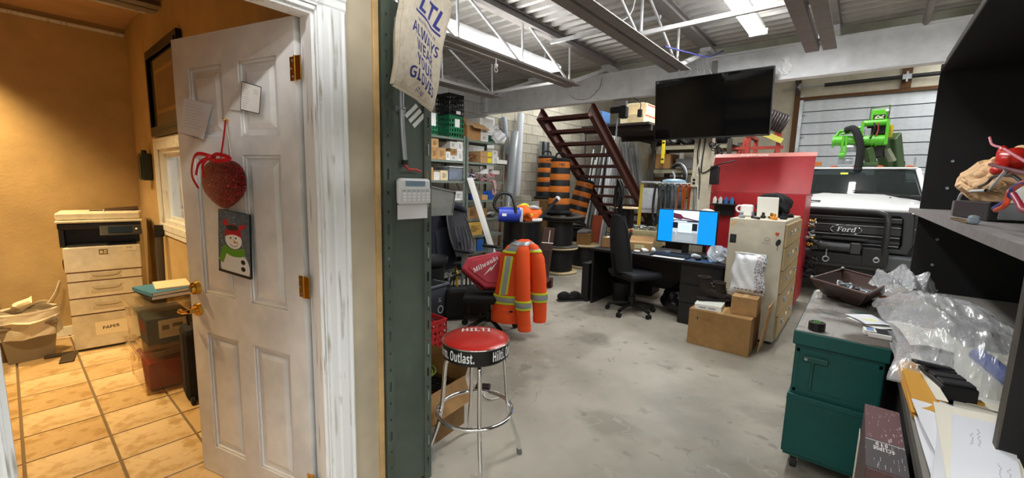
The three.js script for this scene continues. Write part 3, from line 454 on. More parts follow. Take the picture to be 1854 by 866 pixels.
{ // two clear storage bins, their contents and the books on top
  const clear = phy(0xf6f1e6, 0.06, { transmission: 0.96, thickness: 0, ior: 1.3 });
  const bin = (label, y, sx) => {
    const t = thing('storage_bin', label, 'storage box', [0.675, y, -3.93]); const w = 0.34, dd = 0.5, h = 0.29;
    const wall = (s) => [box(w, h, 0.004, 0, h / 2, s * dd / 2, 0, s * 0.06), box(0.004, h, dd, s * w / 2, h / 2, 0, 0, 0, 0, -s * 0.06)];
    obj('tub', [...wall(1), ...wall(-1), box(w - 0.02, 0.005, dd - 0.02, 0, 0.004, 0)], clear, t);
    obj('lid', [box(w + 0.05, 0.014, dd + 0.05, 0, h + 0.012, 0, 0.006), box(w - 0.06, 0.008, dd - 0.06, 0, h + 0.02, 0, 0.003), box(w + 0.055, 0.03, 0.008, 0, h, dd / 2 + 0.024), box(w + 0.055, 0.03, 0.008, 0, h, -dd / 2 - 0.024), box(0.008, 0.03, dd + 0.055, -w / 2 - 0.024, h, 0), box(0.008, 0.03, dd + 0.055, w / 2 + 0.024, h, 0)], clear, t);
    obj('latch', [box(0.016, 0.05, 0.07, -w / 2 - 0.026, h - 0.03, 0.1, 0.004)], clear, t); return t;
  };
  bin('clear plastic storage bin with red contents, lower of the stack', 0.012); bin('clear plastic storage bin holding blue folders, upper of the stack', 0.335);
  one('red_box', 'dark red box inside the lower clear bin', 'box', box(0.28, 0.2, 0.42, 0, 0.1, 0, 0.01), std(0x8d2318, 0.7), [0.675, 0.024, -3.93]);
  const bf = thing('folder_stack', 'blue folder box with a white label inside the upper clear bin', 'folder', [0.675, 0.345, -3.93]); obj('folders', [box(0.26, 0.19, 0.4, 0, 0.1, 0, 0.006)], std(0x28455c, 0.6), bf); obj('label_sheet', plane(0.17, 0.13, 0.02, 0.11, 0.2015), flat(print(256, 196, (g, w, h) => { g.fillStyle = '#cfcabb'; g.fillRect(0, 0, w, h); scribble(g, 20, 30, 210, 7, 22, '#6f6a60'); g.fillStyle = '#5a564e'; g.fillRect(30, 60, 60, 50); g.fillRect(120, 50, 90, 40); }), 0.7), bf); obj('side_label', plane(0.2, 0.08, -0.1305, 0.12, 0.05, 0, -PI / 2), std(0x8c2b22, 0.7), bf);
  const book = (nm, label, c, x, y, z, w, h, d, ry, pc = 0xeae4d4) => { const t = thing(nm, label, 'book', [x, y, z], ry, 'books on the clear bins'); obj('cover', [box(w, 0.003, d, 0, h - 0.0015, 0), box(w, 0.003, d, 0, 0.0015, 0), box(0.003, h, d, -w / 2, h / 2, 0)], std(c, 0.5), t); obj('pages', box(w - 0.008, h - 0.006, d - 0.008, 0.001, h / 2, 0), std(pc, 0.9), t); return t; };
  book('binder', 'dark navy binder at the bottom of the books on the clear bins', 0x1d2740, 0.72, 0.669, -3.95, 0.3, 0.03, 0.4, 0.08); book('paperback', 'blue and white paperback on top of the navy binder', 0x3f7ea6, 0.68, 0.7, -3.9, 0.24, 0.025, 0.32, 0.18); book('magazine', 'white magazine lying on the blue paperback', 0xe6dcc2, 0.74, 0.726, -3.92, 0.2, 0.012, 0.27, -0.1);
  const b = thing('black_bag', 'black carry bag standing behind the open door', 'bag', [0.76, 0.012, -3.43]); obj('body', wob(box(0.18, 0.52, 0.2, 0, 0.27, 0, 0.04), 0.006, 14, 3), M.blackmat, b); obj('handle', tube([[-0.04, 0.52, 0], [-0.04, 0.6, 0], [0.04, 0.6, 0], [0.04, 0.52, 0]], 0.008, 14, 6), M.black, b); for (const s of [-1, 1]) obj('wheel', cyl(0.025, 0.025, 0.02, s * 0.07, 0.025, 0.105, 12, PI / 2, 0, PI / 2), M.rubber, b);
  const u = thing('floor_lamp_tube', 'tall grey folded stand leaning in the corner beside the copier', 'stand', [0.79, 0.012, -4.62]); obj('tube', [bar([0, 0.0, 0], [0.03, 1.02, -0.03], 0.028, 14)], std(0x4d4a47, 0.5, 0.3), u); obj('cap', bar([0.0295, 1.0, -0.0295], [0.033, 1.1, -0.033], 0.034, 14), M.black, u);
}
{ // picture and box on the window wall
  const t = thing('picture_frame', 'black framed picture on the tan wall above the window', 'picture', [0.862, 2.2, -4.2]);
  const f = (w, h, k, x0, x1) => [bx(x0, x1, -h / 2, -h / 2 + k, -w / 2, w / 2), bx(x0, x1, h / 2 - k, h / 2, -w / 2, w / 2), bx(x0, x1, -h / 2 + k, h / 2 - k, -w / 2, -w / 2 + k), bx(x0, x1, -h / 2 + k, h / 2 - k, w / 2 - k, w / 2)];
  obj('frame', [...f(0.98, 0.68, 0.07, -0.03, 0), ...f(0.9, 0.6, 0.03, -0.038, -0.01)], std(0x15120f, 0.35), t);
  obj('mat_board', bx(-0.012, -0.004, -0.3, 0.3, -0.45, 0.45), std(0x5d5a4e, 0.8), t);
  obj('print', plane(0.6, 0.34, -0.0125, 0, 0, 0, -PI / 2), flat(print(256, 146, (g, w, h) => { g.fillStyle = '#b98a55'; g.fillRect(0, 0, w, h); g.fillStyle = '#6c4a28'; g.fillRect(12, 12, w - 24, h - 24); g.fillStyle = '#8f6a3d'; g.fillRect(30, 60, 120, 60); }), 0.6), t);
  obj('glass', bx(-0.017, -0.0155, -0.28, 0.28, -0.43, 0.43), phy(0xffffff, 0.05, { transmission: 1, thickness: 0 }), t);
  const b = thing('wall_box', 'small dark green box mounted on the tan wall beside the window', 'wall box', [0.868, 1.49, -5.02]); obj('case', box(0.07, 0.24, 0.15, -0.036, 0.12, 0, 0.008), std(0x1d2a20, 0.5), b); obj('cover', box(0.01, 0.2, 0.12, -0.075, 0.115, 0, 0.004), std(0x111812, 0.4), b); obj('knob', [cyl(0.018, 0.022, 0.03, -0.04, 0.255, 0.0, 14)], std(0x26352a, 0.5), b);
  one('wall_cable', 'white cable running down the office wall behind the copier', 'cable', tube([[0.25, 0.55, ZW + 0.02], [0.2, 0.42, ZW + 0.03], [0.08, 0.22, ZW + 0.03], [0.05, 0.1, ZW + 0.05], [0.15, 0.03, ZW + 0.1], [0.3, 0.02, ZW + 0.1]], 0.005, 30, 6), M.white);
}

// =====================================================================  GREEN RACK AT THE WALL END, ALARM KEYPAD, CANVAS BAG, STOOL
const STOOL_TURN = -0.35, LOGO_TURN = -45 * D;
const rackGreen = worn(0x535e54, 0.5, 0.05, 1.2);
{
  const t = thing('steel_rack', 'dark green slotted steel rack end beside the beige wall', 'rack', [1.05, 0, -1.6]);
  const x1 = 0.262, z1 = -0.92, y1 = 2.3;
  obj('end_panel', bx(0.002, x1 - 0.03, 0.03, y1, -0.006, -0.003), rackGreen, t);
  const holes = []; for (let k = 0; k < 27; k++) { const y = 0.1 + k * 0.082; if (k % 3 === 0) { const a = []; for (let q = 0; q < 12; q++) { const an = -q / 12 * 2 * PI; a.push([0.022 + 0.006 * Math.cos(an), y + Math.sign(Math.sin(an) || 1) * 0.018 + 0.006 * Math.sin(an)]); } holes.push(a); } else holes.push(rct(0.018, y - 0.006, 0.026, y + 0.006).reverse()); }
  const angle = (m) => [ext(shp(rct(0, 0, 0.042, y1), holes), 0.003), ext(shp(rct(0, 0, 0.042, y1), holes), 0.003).rotateY(PI / 2)];
  obj('post', merge(angle()).translate(-0.042, 0, 0).applyMatrix4(new THREE.Matrix4().makeTranslation(x1, 0, 0)), rackGreen, t);
  obj('post', merge([ext(shp(rct(0, 0, 0.042, y1), holes), 0.003), bx(0, 0.003, 0, y1, -0.042, 0)]), rackGreen, t);
  obj('post', merge([ext(shp(rct(0, 0, 0.042, y1), holes), 0.003), bx(0.039, 0.042, 0, y1, 0, 0.042)]).translate(x1 - 0.042, 0, z1), rackGreen, t); obj('post', bx(0, 0.042, 0, y1, z1, z1 + 0.003), rackGreen, t);
  for (const y of [0.12, 0.85, 1.35, 1.85, 2.27]) obj('shelf', [bx(0.004, x1 - 0.004, y - 0.003, y, z1, -0.008), bx(x1 - 0.007, x1 - 0.004, y - 0.035, y, z1, -0.008), bx(0.004, x1 - 0.004, y - 0.035, y, -0.012, -0.009)], rackGreen, t);
  for (let k = 0; k < 8; k++) obj('slot_hook', [box(0.006, 0.052, 0.008, x1 - 0.02, 0.22 + k * 0.246, 0.006, 0.003)], M.galv, t);
  obj('bolt', [cyl(0.007, 0.007, 0.006, 0.02, 1.2, 0.001, 8, PI / 2)], M.galv, t);
}
const plate = (a) => onZ(...a, -1.6);
{ // conduit
  const t = thing('conduit_pipe', 'galvanised conduit pipe running down the green rack to the keypad', 'pipe', [1.135, 1.6, -1.585]);
  obj('pipe', tube([[0.0, 1.2, 0], [0, 0.7, 0], [0.002, 0.4, 0], [0.004, 0.2, 0], [0.012, 0.1, 0.0], [0.022, 0.03, -0.005]], 0.0115, 40, 10), M.galv, t);
  for (const y of [0.26, 0.62]) { const c = obj('clamp', [box(0.055, 0.026, 0.003, 0.005, y, -0.012), tor(0.014, 0.004, 0.002, y, 0, PI / 2, 0, 0, 16, 6)], M.galv, t); obj('screw', cyl(0.006, 0.006, 0.006, -0.018, y, -0.008, 8, PI / 2), M.galv, c); }
  obj('end_bushing', cyl(0.015, 0.015, 0.02, 0.022, 0.03, -0.004, 12), M.black, t);
  one('cable_wire', 'short red and black wires leaving the conduit above the keypad', 'wire', [tube([[1.15, 1.625, -1.585], [1.16, 1.6, -1.57], [1.2, 1.6, -1.575], [1.235, 1.592, -1.58]], 0.006, 16, 6)], std(0xb32424, 0.5));
}
{ // keypad
  const a = plate([715, 322]), b = plate([773, 369]), w = b.x - a.x, h = a.y - b.y, t = thing('alarm_keypad', 'white alarm keypad with a small display on the green rack', 'keypad', [(a.x + b.x) / 2, b.y, -1.6]);
  obj('case', [box(w, h, 0.03, 0, h / 2, 0.015, 0.014)], std(0xe6e8ea, 0.4), t); obj('shell', box(w * 0.94, h * 0.6, 0.006, 0, h * 0.34, 0.032, 0.003), std(0xdfe2e6, 0.45), t);
  obj('display', box(w * 0.6, h * 0.2, 0.003, 0, h * 0.8, 0.0305), phy(0x7d93a5, 0.15), t);
  const kk = [std(0xf2f3f4, 0.5), std(0xb9c0c8, 0.5)]; for (let r = 0; r < 4; r++) for (let c = 0; c < 6; c++) obj('key', box(w * 0.1, h * 0.075, 0.004, (c - 2.5) * w * 0.145, h * (0.53 - r * 0.12), 0.036, 0.0015), kk[r === 0 ? 1 : 0], t);
  const n0 = plate([719, 371]), n1 = plate([773, 395]); const W2 = n1.x - n0.x, H2 = n0.y - n1.y;
  one('reminder_note', 'white handwritten label stuck under the alarm keypad', 'label', [box(W2, H2 * 0.98, 0.0015, 0, 0, 0)], flat(print(256, 120, (g, w2, h2) => { g.fillStyle = '#e8e9ec'; g.fillRect(0, 0, w2, h2); scribble(g, 30, 26, 150, 1, 20, '#333'); scribble(g, 24, 56, 210, 3, 18, '#555'); }), 0.7), [(n0.x + n1.x) / 2, (n0.y + n1.y) / 2, -1.5975]);
  for (let k = 0; k < 3; k++) { const c = plate([741 + k * 7, 200 + k * 9]); const s = one('sticker_strip', ['slanted white sticker strip under the canvas bag, topmost of three', 'slanted white sticker strip under the canvas bag, middle of three', 'slanted white sticker strip under the canvas bag, lowest of three'][k], 'sticker', box(0.085, 0.018, 0.0012), flat(print(256, 54, (g, w2, h2) => { g.fillStyle = '#dfe3e2'; g.fillRect(0, 0, w2, h2); scribble(g, 14, 27, 225, 1, 10, '#333', rng(k + 9)); }), 0.6), [c.x + 0.012, c.y, -1.6015], 0, 'sticker strips on the rack'); s.rotation.z = 0.75; }
}
{ // canvas bag hung on the conduit
  const art = print(640, 900, (g, w, h) => {
    g.fillStyle = '#c9bfad'; g.fillRect(0, 0, w, h); const r = rng(8);
    for (let k = 0; k < 900; k++) { g.globalAlpha = 0.06; g.fillStyle = ['#8c7f68', '#e6dfd0', '#5b4f3e'][k % 3]; g.beginPath(); g.ellipse(r() * w, r() * h, 4 + r() * 36, 3 + r() * 18, r() * 3, 0, 7); g.fill(); } g.globalAlpha = 1;
    g.strokeStyle = '#a79a84'; g.lineWidth = 4; g.setLineDash([10, 6]); g.strokeRect(24, 30, w - 48, h - 60); g.setLineDash([]);
    g.fillStyle = '#2f357f'; g.textAlign = 'center'; g.font = 'bold italic 215px sans-serif'; g.fillText('LTL', 345, 290); g.fillRect(150, 304, 390, 18);
    g.fillStyle = '#3a3d5e'; g.font = 'bold 34px sans-serif'; g.fillText('TRUSTED SINCE 19', 345, 375);
    g.fillStyle = '#2b2f6e'; g.font = 'bold 116px sans-serif'; ['ALWAYS', 'WEAR', 'YOUR', 'GLOVES'].forEach((s, k) => g.fillText(s, 345, 486 + k * 108)); g.font = 'bold 34px sans-serif'; g.fillText('LTL F42', 350, 860);
  });
  const t = thing('canvas_bag', 'off white canvas glove bag printed with blue lettering, hung on the conduit', 'bag', [1.135, 1.905, -1.5], 0.1); t.rotation.z = -0.2;
  const w = 0.25, h = 0.5, cloth = flat(art, 0.9, { bumpMap: (() => { const q = weave.clone(); q.repeat.set(3, 3); return q; })(), bumpScale: 0.0012 });
  const surf = (s) => sheet(1, 1, 18, 26, (u, v) => { const e = Math.pow(Math.sin(Math.PI * Math.min(1, Math.max(0, u))), 0.35), bt = ss(0, 0.12, v); return [(u - 0.5) * w * (1 + 0.12 * v) + 0.006 * Math.sin(v * 9), v * h + 0.01 * Math.sin(u * 5) - 0.02 * u, s * (0.03 + 0.02 * Math.sin(v * 3 + u * 4)) * e * bt + 0.004 * Math.sin(u * 17 + v * 9)]; });
  obj('front_cloth', surf(1), cloth, t); obj('back_cloth', surf(-1), std(0xbdb29d, 0.9), t);
  obj('gusset', [tube([[-0.112, 0.004, 0.0], [-0.115, 0.2, 0.008], [-0.122, 0.36, 0.01], [-0.126, 0.5, 0.0]], 0.011, 20, 8), tube([[-0.112, 0.002, 0], [0, -0.004, 0.004], [0.112, -0.016, 0]], 0.007, 14, 8), tube([[0.112, -0.016, 0], [0.118, 0.2, 0], [0.126, 0.48, 0]], 0.006, 16, 8)], std(0xc3b8a4, 0.9), t);
  obj('rim', tube([[-0.126, 0.5, 0], [-0.05, 0.505, 0.035], [0.05, 0.495, 0.035], [0.126, 0.48, 0], [0.04, 0.5, -0.03], [-0.06, 0.505, -0.03]], 0.009, 40, 8, true), std(0xcabfab, 0.9), t);
  obj('hanging_strap', tube([[0.08, 0.49, -0.02], [0.05, 0.56, -0.03], [-0.02, 0.6, -0.05], [-0.08, 0.55, -0.06], [-0.1, 0.5, -0.02]], 0.012, 20, 6), std(0x6d675d, 0.8), t);
}
{ // bar stool
  const t = thing('bar_stool', 'chrome bar stool with a round red seat and black lettered band', 'stool', [1.565, 0, -1.53]);
  const red = phy(0xc22a22, 0.28, { clearcoat: 0.4, clearcoatRoughness: 0.2 });
  obj('seat_cushion', lathe([[0, 0.742], [0.06, 0.741], [0.11, 0.736], [0.15, 0.726], [0.172, 0.716], [0.178, 0.71]], 56), red, t);
  const band = print(2048, 150, (g, w, h) => { g.fillStyle = '#0b0b0d'; g.fillRect(0, 0, w, h); g.fillStyle = '#eceff0'; g.font = 'bold 50px sans-serif'; ['Hilti. Outperform. Outlast.', 'Hilti. Outperform. Outlast.'].forEach((s, k) => { g.save(); g.translate(w * k / 2 + 14, 92); g.scale(1.34, 1); g.fillText(s, 0, 0); g.restore(); }); });
  const bd = lathe([[0.178, 0.629], [0.181, 0.632], [0.181, 0.704], [0.179, 0.708]], 64); const bm = flat(band, 0.35); band.wrapS = THREE.RepeatWrapping; band.repeat.set(1, 1); band.offset.set(0.0, 0); obj('seat_band', bd, bm, t, 0, 0, 0, 0, STOOL_TURN, 0);
  obj('seat_bead', tor(0.179, 0.0035, 0, 0.709, 0, PI / 2, 0, 0, 56, 8), M.chrome, t); obj('seat_base', cyl(0.178, 0.17, 0.01, 0, 0.626, 0, 48), M.black, t);
  const logo = print(512, 128, (g, w, h) => { g.clearRect(0, 0, w, h); g.fillStyle = '#eadfd6'; g.textAlign = 'center'; g.font = 'bold 132px sans-serif'; g.save(); g.translate(w / 2, 112); g.scale(1.25, 1); g.fillText('HILTI', 0, 0); g.restore(); });
  const lg = sheet(1, 1, 24, 6, (u, v) => { const x = (u - 0.5) * 0.2, z = -0.05 - (v - 0.5) * 0.08, r = Math.hypot(x, z); const y = r < 0.06 ? 0.742 - r * 0.015 : r < 0.11 ? 0.741 - (r - 0.06) * 0.1 : 0.736 - (r - 0.11) * 0.25; return [x, y + 0.0018, z]; });
  obj('seat_lettering', lg, decal(logo, 0.4), t, 0, 0, 0, 0, LOGO_TURN, 0);
  for (let k = 0; k < 4; k++) {
    const an = 38 * D + k * PI / 2, c = Math.cos(an), s = Math.sin(an), P = (r, y) => [c * r, y, s * r];
    obj('leg', tube([P(0.04, 0.613), P(0.12, 0.612), P(0.15, 0.598), P(0.163, 0.565), P(0.172, 0.45), P(0.186, 0.31), P(0.205, 0.22), P(0.25, 0.09), P(0.262, 0.02)], 0.0115, 44, 12), M.chrome, t); obj('foot_tip', bar(P(0.258, 0.032), P(0.2645, 0.0), 0.0145, 12), std(0x6b6b68, 0.8), t);
  }
  obj('foot_ring', tor(0.205, 0.011, 0, 0.30, 0, PI / 2, 0, 0, 64, 12), M.chrome, t); obj('swivel', cyl(0.05, 0.05, 0.02, 0, 0.613, 0, 20), M.black, t);
}

// =====================================================================  SHELVES ALONG THE BLOCK WALL
M.card = [0xb98f5c, 0xa97f4e, 0xc49b68, 0x96703f].map((c) => worn(c, 0.85, 0, 3)); M.cardw = [0xe6e4de, 0xd9d7d0, 0xefeeea].map((c) => worn(c, 0.8, 0, 3));
const shelfM = worn(0x7d897f, 0.5, 0.15, 1.5), LV = [0.12, 0.42, 0.69, 0.96, 1.26, 1.56, 1.86, 2.2], SZ = -4.75, SD = 0.45;
function shelving(label, x0, x1) {
  const t = thing('shelving_unit', label, 'shelf', [(x0 + x1) / 2, 0, SZ - SD / 2], 0, 'green shelving along the block wall'), w = x1 - x0;
  const h = []; for (let k = 0; k < 30; k++) h.push(rct(0.014, 0.05 + k * 0.073, 0.022, 0.066 + k * 0.073).reverse());
  const post = merge([ext(shp(rct(0, 0, 0.034, 2.24), h), 0.003), bx(0, 0.003, 0, 2.24, -0.034, 0)]);
  for (const [sx, sz] of [[-1, 1], [1, 1], [-1, -1], [1, -1]]) { const p = obj('post', post, shelfM, t, sx * (w / 2), 0, sz * SD / 2); p.scale.set(-sx, 1, sz); }
  for (const y of LV) obj('shelf', [box(w - 0.01, 0.003, SD - 0.01, 0, y, 0), box(w - 0.01, 0.032, 0.003, 0, y - 0.015, SD / 2 - 0.004), box(w - 0.01, 0.032, 0.003, 0, y - 0.015, -SD / 2 + 0.004)], shelfM, t);
  obj('back_brace', [beam([-w / 2, 0.3, -SD / 2 - 0.003], [w / 2, 1.9, -SD / 2 - 0.003], 0.003, 0.02), beam([w / 2, 0.3, -SD / 2 - 0.006], [-w / 2, 1.9, -SD / 2 - 0.006], 0.003, 0.02)], shelfM, t);
  return t;
}
shelving('grey green steel shelving unit under the stacked plastic crates', 3.35, 4.56); shelving('grey green steel shelving unit crowded with wire and white boxes', 4.6, 5.49);
const level = (y) => LV.reduce((a, b) => (Math.abs(b - y) < Math.abs(a - y) ? b : a));
function onShelf(px0, py0, px1, py1, dep, zoff = 0.02, snap = true) {  // box size and base centre of a thing standing at the shelf front
  const z = SZ - zoff, a = onZ(px0, py0, z), b = onZ(px1, py1, z), y0 = snap ? level(b.y) + 0.003 : b.y; return { w: b.x - a.x, h: Math.max(0.03, a.y - y0), d: dep, p: [(a.x + b.x) / 2, y0, z - dep / 2] };
}
function carton(label, r, mat, dep = 0.2, zoff = 0.02, y = null, group = 'small boxes on the steel shelves', mark) {
  const s = onShelf(...r, dep, zoff); if (y !== null) { s.p[1] = y; s.h = Math.max(0.03, onZ(r[0], r[1], SZ - zoff).y - y); }
  const t = thing('small_box', label, 'box', s.p, 0, group); obj('carton', box(s.w, s.h - 0.002, s.d, 0, s.h / 2, 0, 0.002), mat, t); obj('tape', box(0.03, 0.0015, s.d + 0.001, 0, s.h - 0.0008, 0), std(0xcdb992, 0.4), t);
  if (mark) obj('print', plane(s.w * 0.7, s.h * 0.6, 0, s.h / 2, s.d / 2 + 0.0012), decal(mark, 0.7), t);
  t.userData.top = s.p[1] + s.h; return t;
}
const inkMark = (col, seed) => print(96, 96, (g, w, h) => { g.clearRect(0, 0, w, h); const r = rng(seed); g.fillStyle = col; for (let k = 0; k < 7; k++) g.fillRect(8 + r() * 10, 8 + k * 12, 30 + r() * 50, 5); });
const ink = [inkMark('#5a3a1c', 1), inkMark('#3a3a3a', 2), inkMark('#222', 3)];
function crate(label, x, y, z, w, h, d, mat, group) {        // milk crate: lattice sides
  const t = thing('milk_crate', label, 'crate', [x, y, z], 0, group), b = 0.012, g = [];
  const side = (W2) => { const holes = []; const nx = 6, ny = 4, cw = W2 / nx; for (let i = 0; i < nx; i++) for (let j = 0; j < ny; j++) { if (j === 3 && i > 1 && i < 4) continue; const cx = -W2 / 2 + (i + 0.5) * cw, cy = (j + 0.62) * h / (ny + 0.6); holes.push(j % 2 ? [[cx - cw * 0.34, cy - h * 0.07], [cx - cw * 0.1, cy + h * 0.08], [cx + cw * 0.36, cy + h * 0.08], [cx + cw * 0.12, cy - h * 0.07]].reverse() : rct(cx - cw * 0.34, cy - h * 0.07, cx + cw * 0.34, cy + h * 0.07).reverse()); } holes.push(rct(-cw * 0.9, h * 0.78, cw * 0.9, h * 0.88).reverse()); return ext(shp(rct(-W2 / 2, 0, W2 / 2, h), holes), b * 0.6); };
  for (const [W2, ry, dx, dz] of [[w, 0, 0, d / 2 - b * 0.6], [w, 0, 0, -d / 2], [d, PI / 2, w / 2 - b * 0.6, 0], [d, PI / 2, -w / 2, 0]]) obj('side', side(W2), mat, t, dx, 0, dz, 0, ry, 0);
  obj('floor_grid', [box(w - 0.02, 0.01, 0.03, 0, 0.006, -d / 4), box(w - 0.02, 0.01, 0.03, 0, 0.006, d / 4), box(0.03, 0.01, d - 0.02, 0, 0.006, 0), box(0.03, 0.01, d - 0.02, -w / 3, 0.006, 0), box(0.03, 0.01, d - 0.02, w / 3, 0.006, 0)], mat, t);
  obj('rim', [box(w + 0.008, 0.018, 0.012, 0, h, d / 2 - 0.003, 0.003), box(w + 0.008, 0.018, 0.012, 0, h, -d / 2 + 0.003, 0.003), box(0.012, 0.016, d - 0.02, w / 2 - 0.003, h, 0, 0.003), box(0.012, 0.016, d - 0.02, -w / 2 + 0.003, h, 0, 0.003)], mat, t); return t;
}
const grn = std(0x0f6b45, 0.5), blk = std(0x131417, 0.55), redp = std(0xb81f24, 0.5);
crate('green milk crate under the black milk crate on the shelf top', 4.415, 2.204, SZ - 0.19, 0.3, 0.315, 0.3, grn); crate('black milk crate stacked on the green one on the shelf top', 4.415, 2.532, SZ - 0.19, 0.3, 0.3, 0.3, blk); crate('green milk crate beside the stacked crates with a white sheet on it', 3.9, 2.204, SZ - 0.19, 0.3, 0.3, 0.3, grn);
for (const [x, y, w, h, l] of [[4.43, 2.42, 0.1, 0.12, 'white paper tag on the green milk crate'], [4.45, 2.575, 0.09, 0.045, 'small white tag on the black milk crate'], [3.95, 2.42, 0.13, 0.18, 'white sheet with black mark on the lone green crate']]) one('paper_tag', l, 'label', box(w, h, 0.002), flat(print(96, 128, (g, a, b) => { g.fillStyle = '#e6e6e2'; g.fillRect(0, 0, a, b); scribble(g, 16, 24, 60, 5, 20, '#333', rng(4)); }), 0.7), [x, y, SZ - 0.036]);
// bay under the crates, second level
carton('brown carton at the far left of the box shelf, upper of two', [781, 250, 794, 266], M.card[2], 0.16, 0.02, carton('brown carton at the far left of the box shelf, lower of two', [781, 267, 792, 286.5], M.card[0], 0.2, 0.02, null, undefined, ink[0]).userData.top, undefined, ink[0]);
carton('wide brown carton with printed lines beside the white canister box', [792.5, 267, 807, 288], M.card[2], 0.24, 0.02, null, undefined, ink[0]);
carton('narrow white box with a black mark beside the printed brown carton', [807.5, 274, 815.6, 289], M.cardw[2], 0.14, 0.02, null, undefined, ink[2]);
{ const a = carton('low white box at the bottom of the middle stack', [816.5, 281, 827, 289], M.cardw[0], 0.22, 0.03, null, undefined, ink[1]).userData.top, b = carton('brown box in the middle of the three box stack', [816.5, 269, 827, 280], M.card[1], 0.22, 0.03, a, undefined, ink[0]).userData.top; carton('white box on top of the three box stack', [815, 256, 827, 268.3], M.cardw[1], 0.24, 0.03, b, undefined, ink[1]); }
{ const a = carton('tall white box next to the shelf post, lower of two', [828, 274, 840, 290], M.cardw[2], 0.2, 0.02, null, undefined, ink[2]).userData.top; carton('tall white box next to the shelf post, upper of two', [828, 256, 839.7, 273], M.cardw[2], 0.2, 0.02, a, undefined, ink[2]); }
// third level
carton('thin tan carton at the left of the clear tote', [781, 303, 784.5, 325], M.card[2], 0.2); carton('square white box beside the cream box', [785.5, 311, 796.5, 325], M.cardw[0], 0.2); carton('cream box between the white box and the clear tote', [797.5, 308.5, 811, 325], std(0xd9c9a2, 0.8), 0.22, 0.02, null, undefined, ink[0]);
{ const s = onShelf(813.5, 301, 837, 326, 0.3), t = thing('clear_tote', 'clear plastic tote of blue grey parts on the shelf', 'storage box', s.p); obj('tub', [box(s.w, s.h - 0.02, 0.004, 0, s.h / 2, 0.148), box(s.w, s.h - 0.02, 0.004, 0, s.h / 2, -0.148), box(0.004, s.h - 0.02, 0.3, -s.w / 2, s.h / 2, 0), box(0.004, s.h - 0.02, 0.3, s.w / 2, s.h / 2, 0), box(s.w, 0.004, 0.3, 0, 0.003, 0)], phy(0xdfe6ee, 0.15, { transmission: 0.85, thickness: 0 }), t); obj('lid', box(s.w + 0.03, 0.016, 0.33, 0, s.h - 0.008, 0, 0.005), std(0xc6cbd2, 0.4), t);
  one('tote_contents', 'blue grey bagged parts inside the clear tote', 'bag', wob(box(s.w * 0.88, s.h * 0.72, 0.24, 0, s.h * 0.37, 0, 0.04), 0.012, 40, 4), phy(0x8794ab, 0.35, { clearcoat: 0.6 }), [s.p[0], s.p[1] + 0.006, s.p[2]]); }
// fourth to lowest levels, left bay
carton('white box with printing at the right end of its shelf', [822, 346.5, 840, 363], M.cardw[2], 0.25, 0.02, null, undefined, ink[1]);
{ const a = carton('brown printed carton at the shelf post below the white box', [827, 378, 839, 396], M.card[0], 0.25, 0.02, null, undefined, ink[0]).userData.top; carton('small cream box on the brown printed carton', [829.5, 370, 837, 377.5], M.cardw[0], 0.18, 0.04, a); } carton('white box at the left of the brown printed carton', [818.5, 367, 826.5, 396], M.cardw[2], 0.18);
{ const s = onShelf(781, 414, 795, 440, 0.3, 0.02, false); s.p[1] = LV[2] + 0.003; const t = thing('printed_carton', 'brown carton printed with a circled letter on the low shelf', 'box', [s.p[0] - 0.05, s.p[1], s.p[2]]); obj('carton', box(0.3, 0.24, 0.3, 0, 0.12, 0, 0.003), M.card[2], t); obj('print', plane(0.2, 0.2, 0.02, 0.125, 0.1515), decal(print(128, 128, (g, w) => { g.clearRect(0, 0, w, w); g.strokeStyle = '#1d1a16'; g.lineWidth = 9; g.beginPath(); g.arc(64, 56, 42, 0, 7); g.stroke(); g.fillStyle = '#1d1a16'; g.font = 'bold 68px sans-serif'; g.textAlign = 'center'; g.fillText('M', 64, 80); g.fillRect(20, 108, 88, 12); }), 0.8), t); }
// right bay, top
{ const s = onShelf(846, 226, 870, 254, 0.3), t = thing('open_carton', 'open cardboard carton with folded out flaps on the shelf top', 'box', s.p); const w = s.w, h = s.h; obj('carton', [box(w, h, 0.004, 0, h / 2, 0.15), box(w, h, 0.004, 0, h / 2, -0.15), box(0.004, h, 0.3, -w / 2, h / 2, 0), box(0.004, h, 0.3, w / 2, h / 2, 0), box(w, 0.004, 0.3, 0, 0.003, 0)], M.card[1], t); obj('flap', box(w * 1.25, 0.16, 0.004, 0.06, h + 0.0, 0.2, 0, -0.9, 0.1), M.card[2], t); obj('flap', box(w, 0.17, 0.004, 0, h + 0.08, -0.16, 0, -0.1), M.card[0], t); obj('flap', box(0.004, 0.15, 0.29, -w / 2 - 0.05, h + 0.04, 0, 0, 0, 0, 0.7), M.card[0], t); }
const w1 = carton('white box with a logo beside the open carton', [870.5, 243, 884, 258], M.cardw[0], 0.24, 0.03, null, undefined, ink[1]).userData.top;
const w2 = carton('long white carton lying across the shelf top boxes', [868, 226, 895, 240.5], M.cardw[2], 0.34, 0.02, w1, undefined, ink[1]).userData.top; carton('white carton on the uppermost layer of the shelf top', [869, 213, 893, 225.5], M.cardw[0], 0.3, 0.03, w2);
crate('green crate wedged between white boxes at the shelf end', 5.24, 2.204, SZ - 0.21, 0.16, 0.19, 0.3, grn);
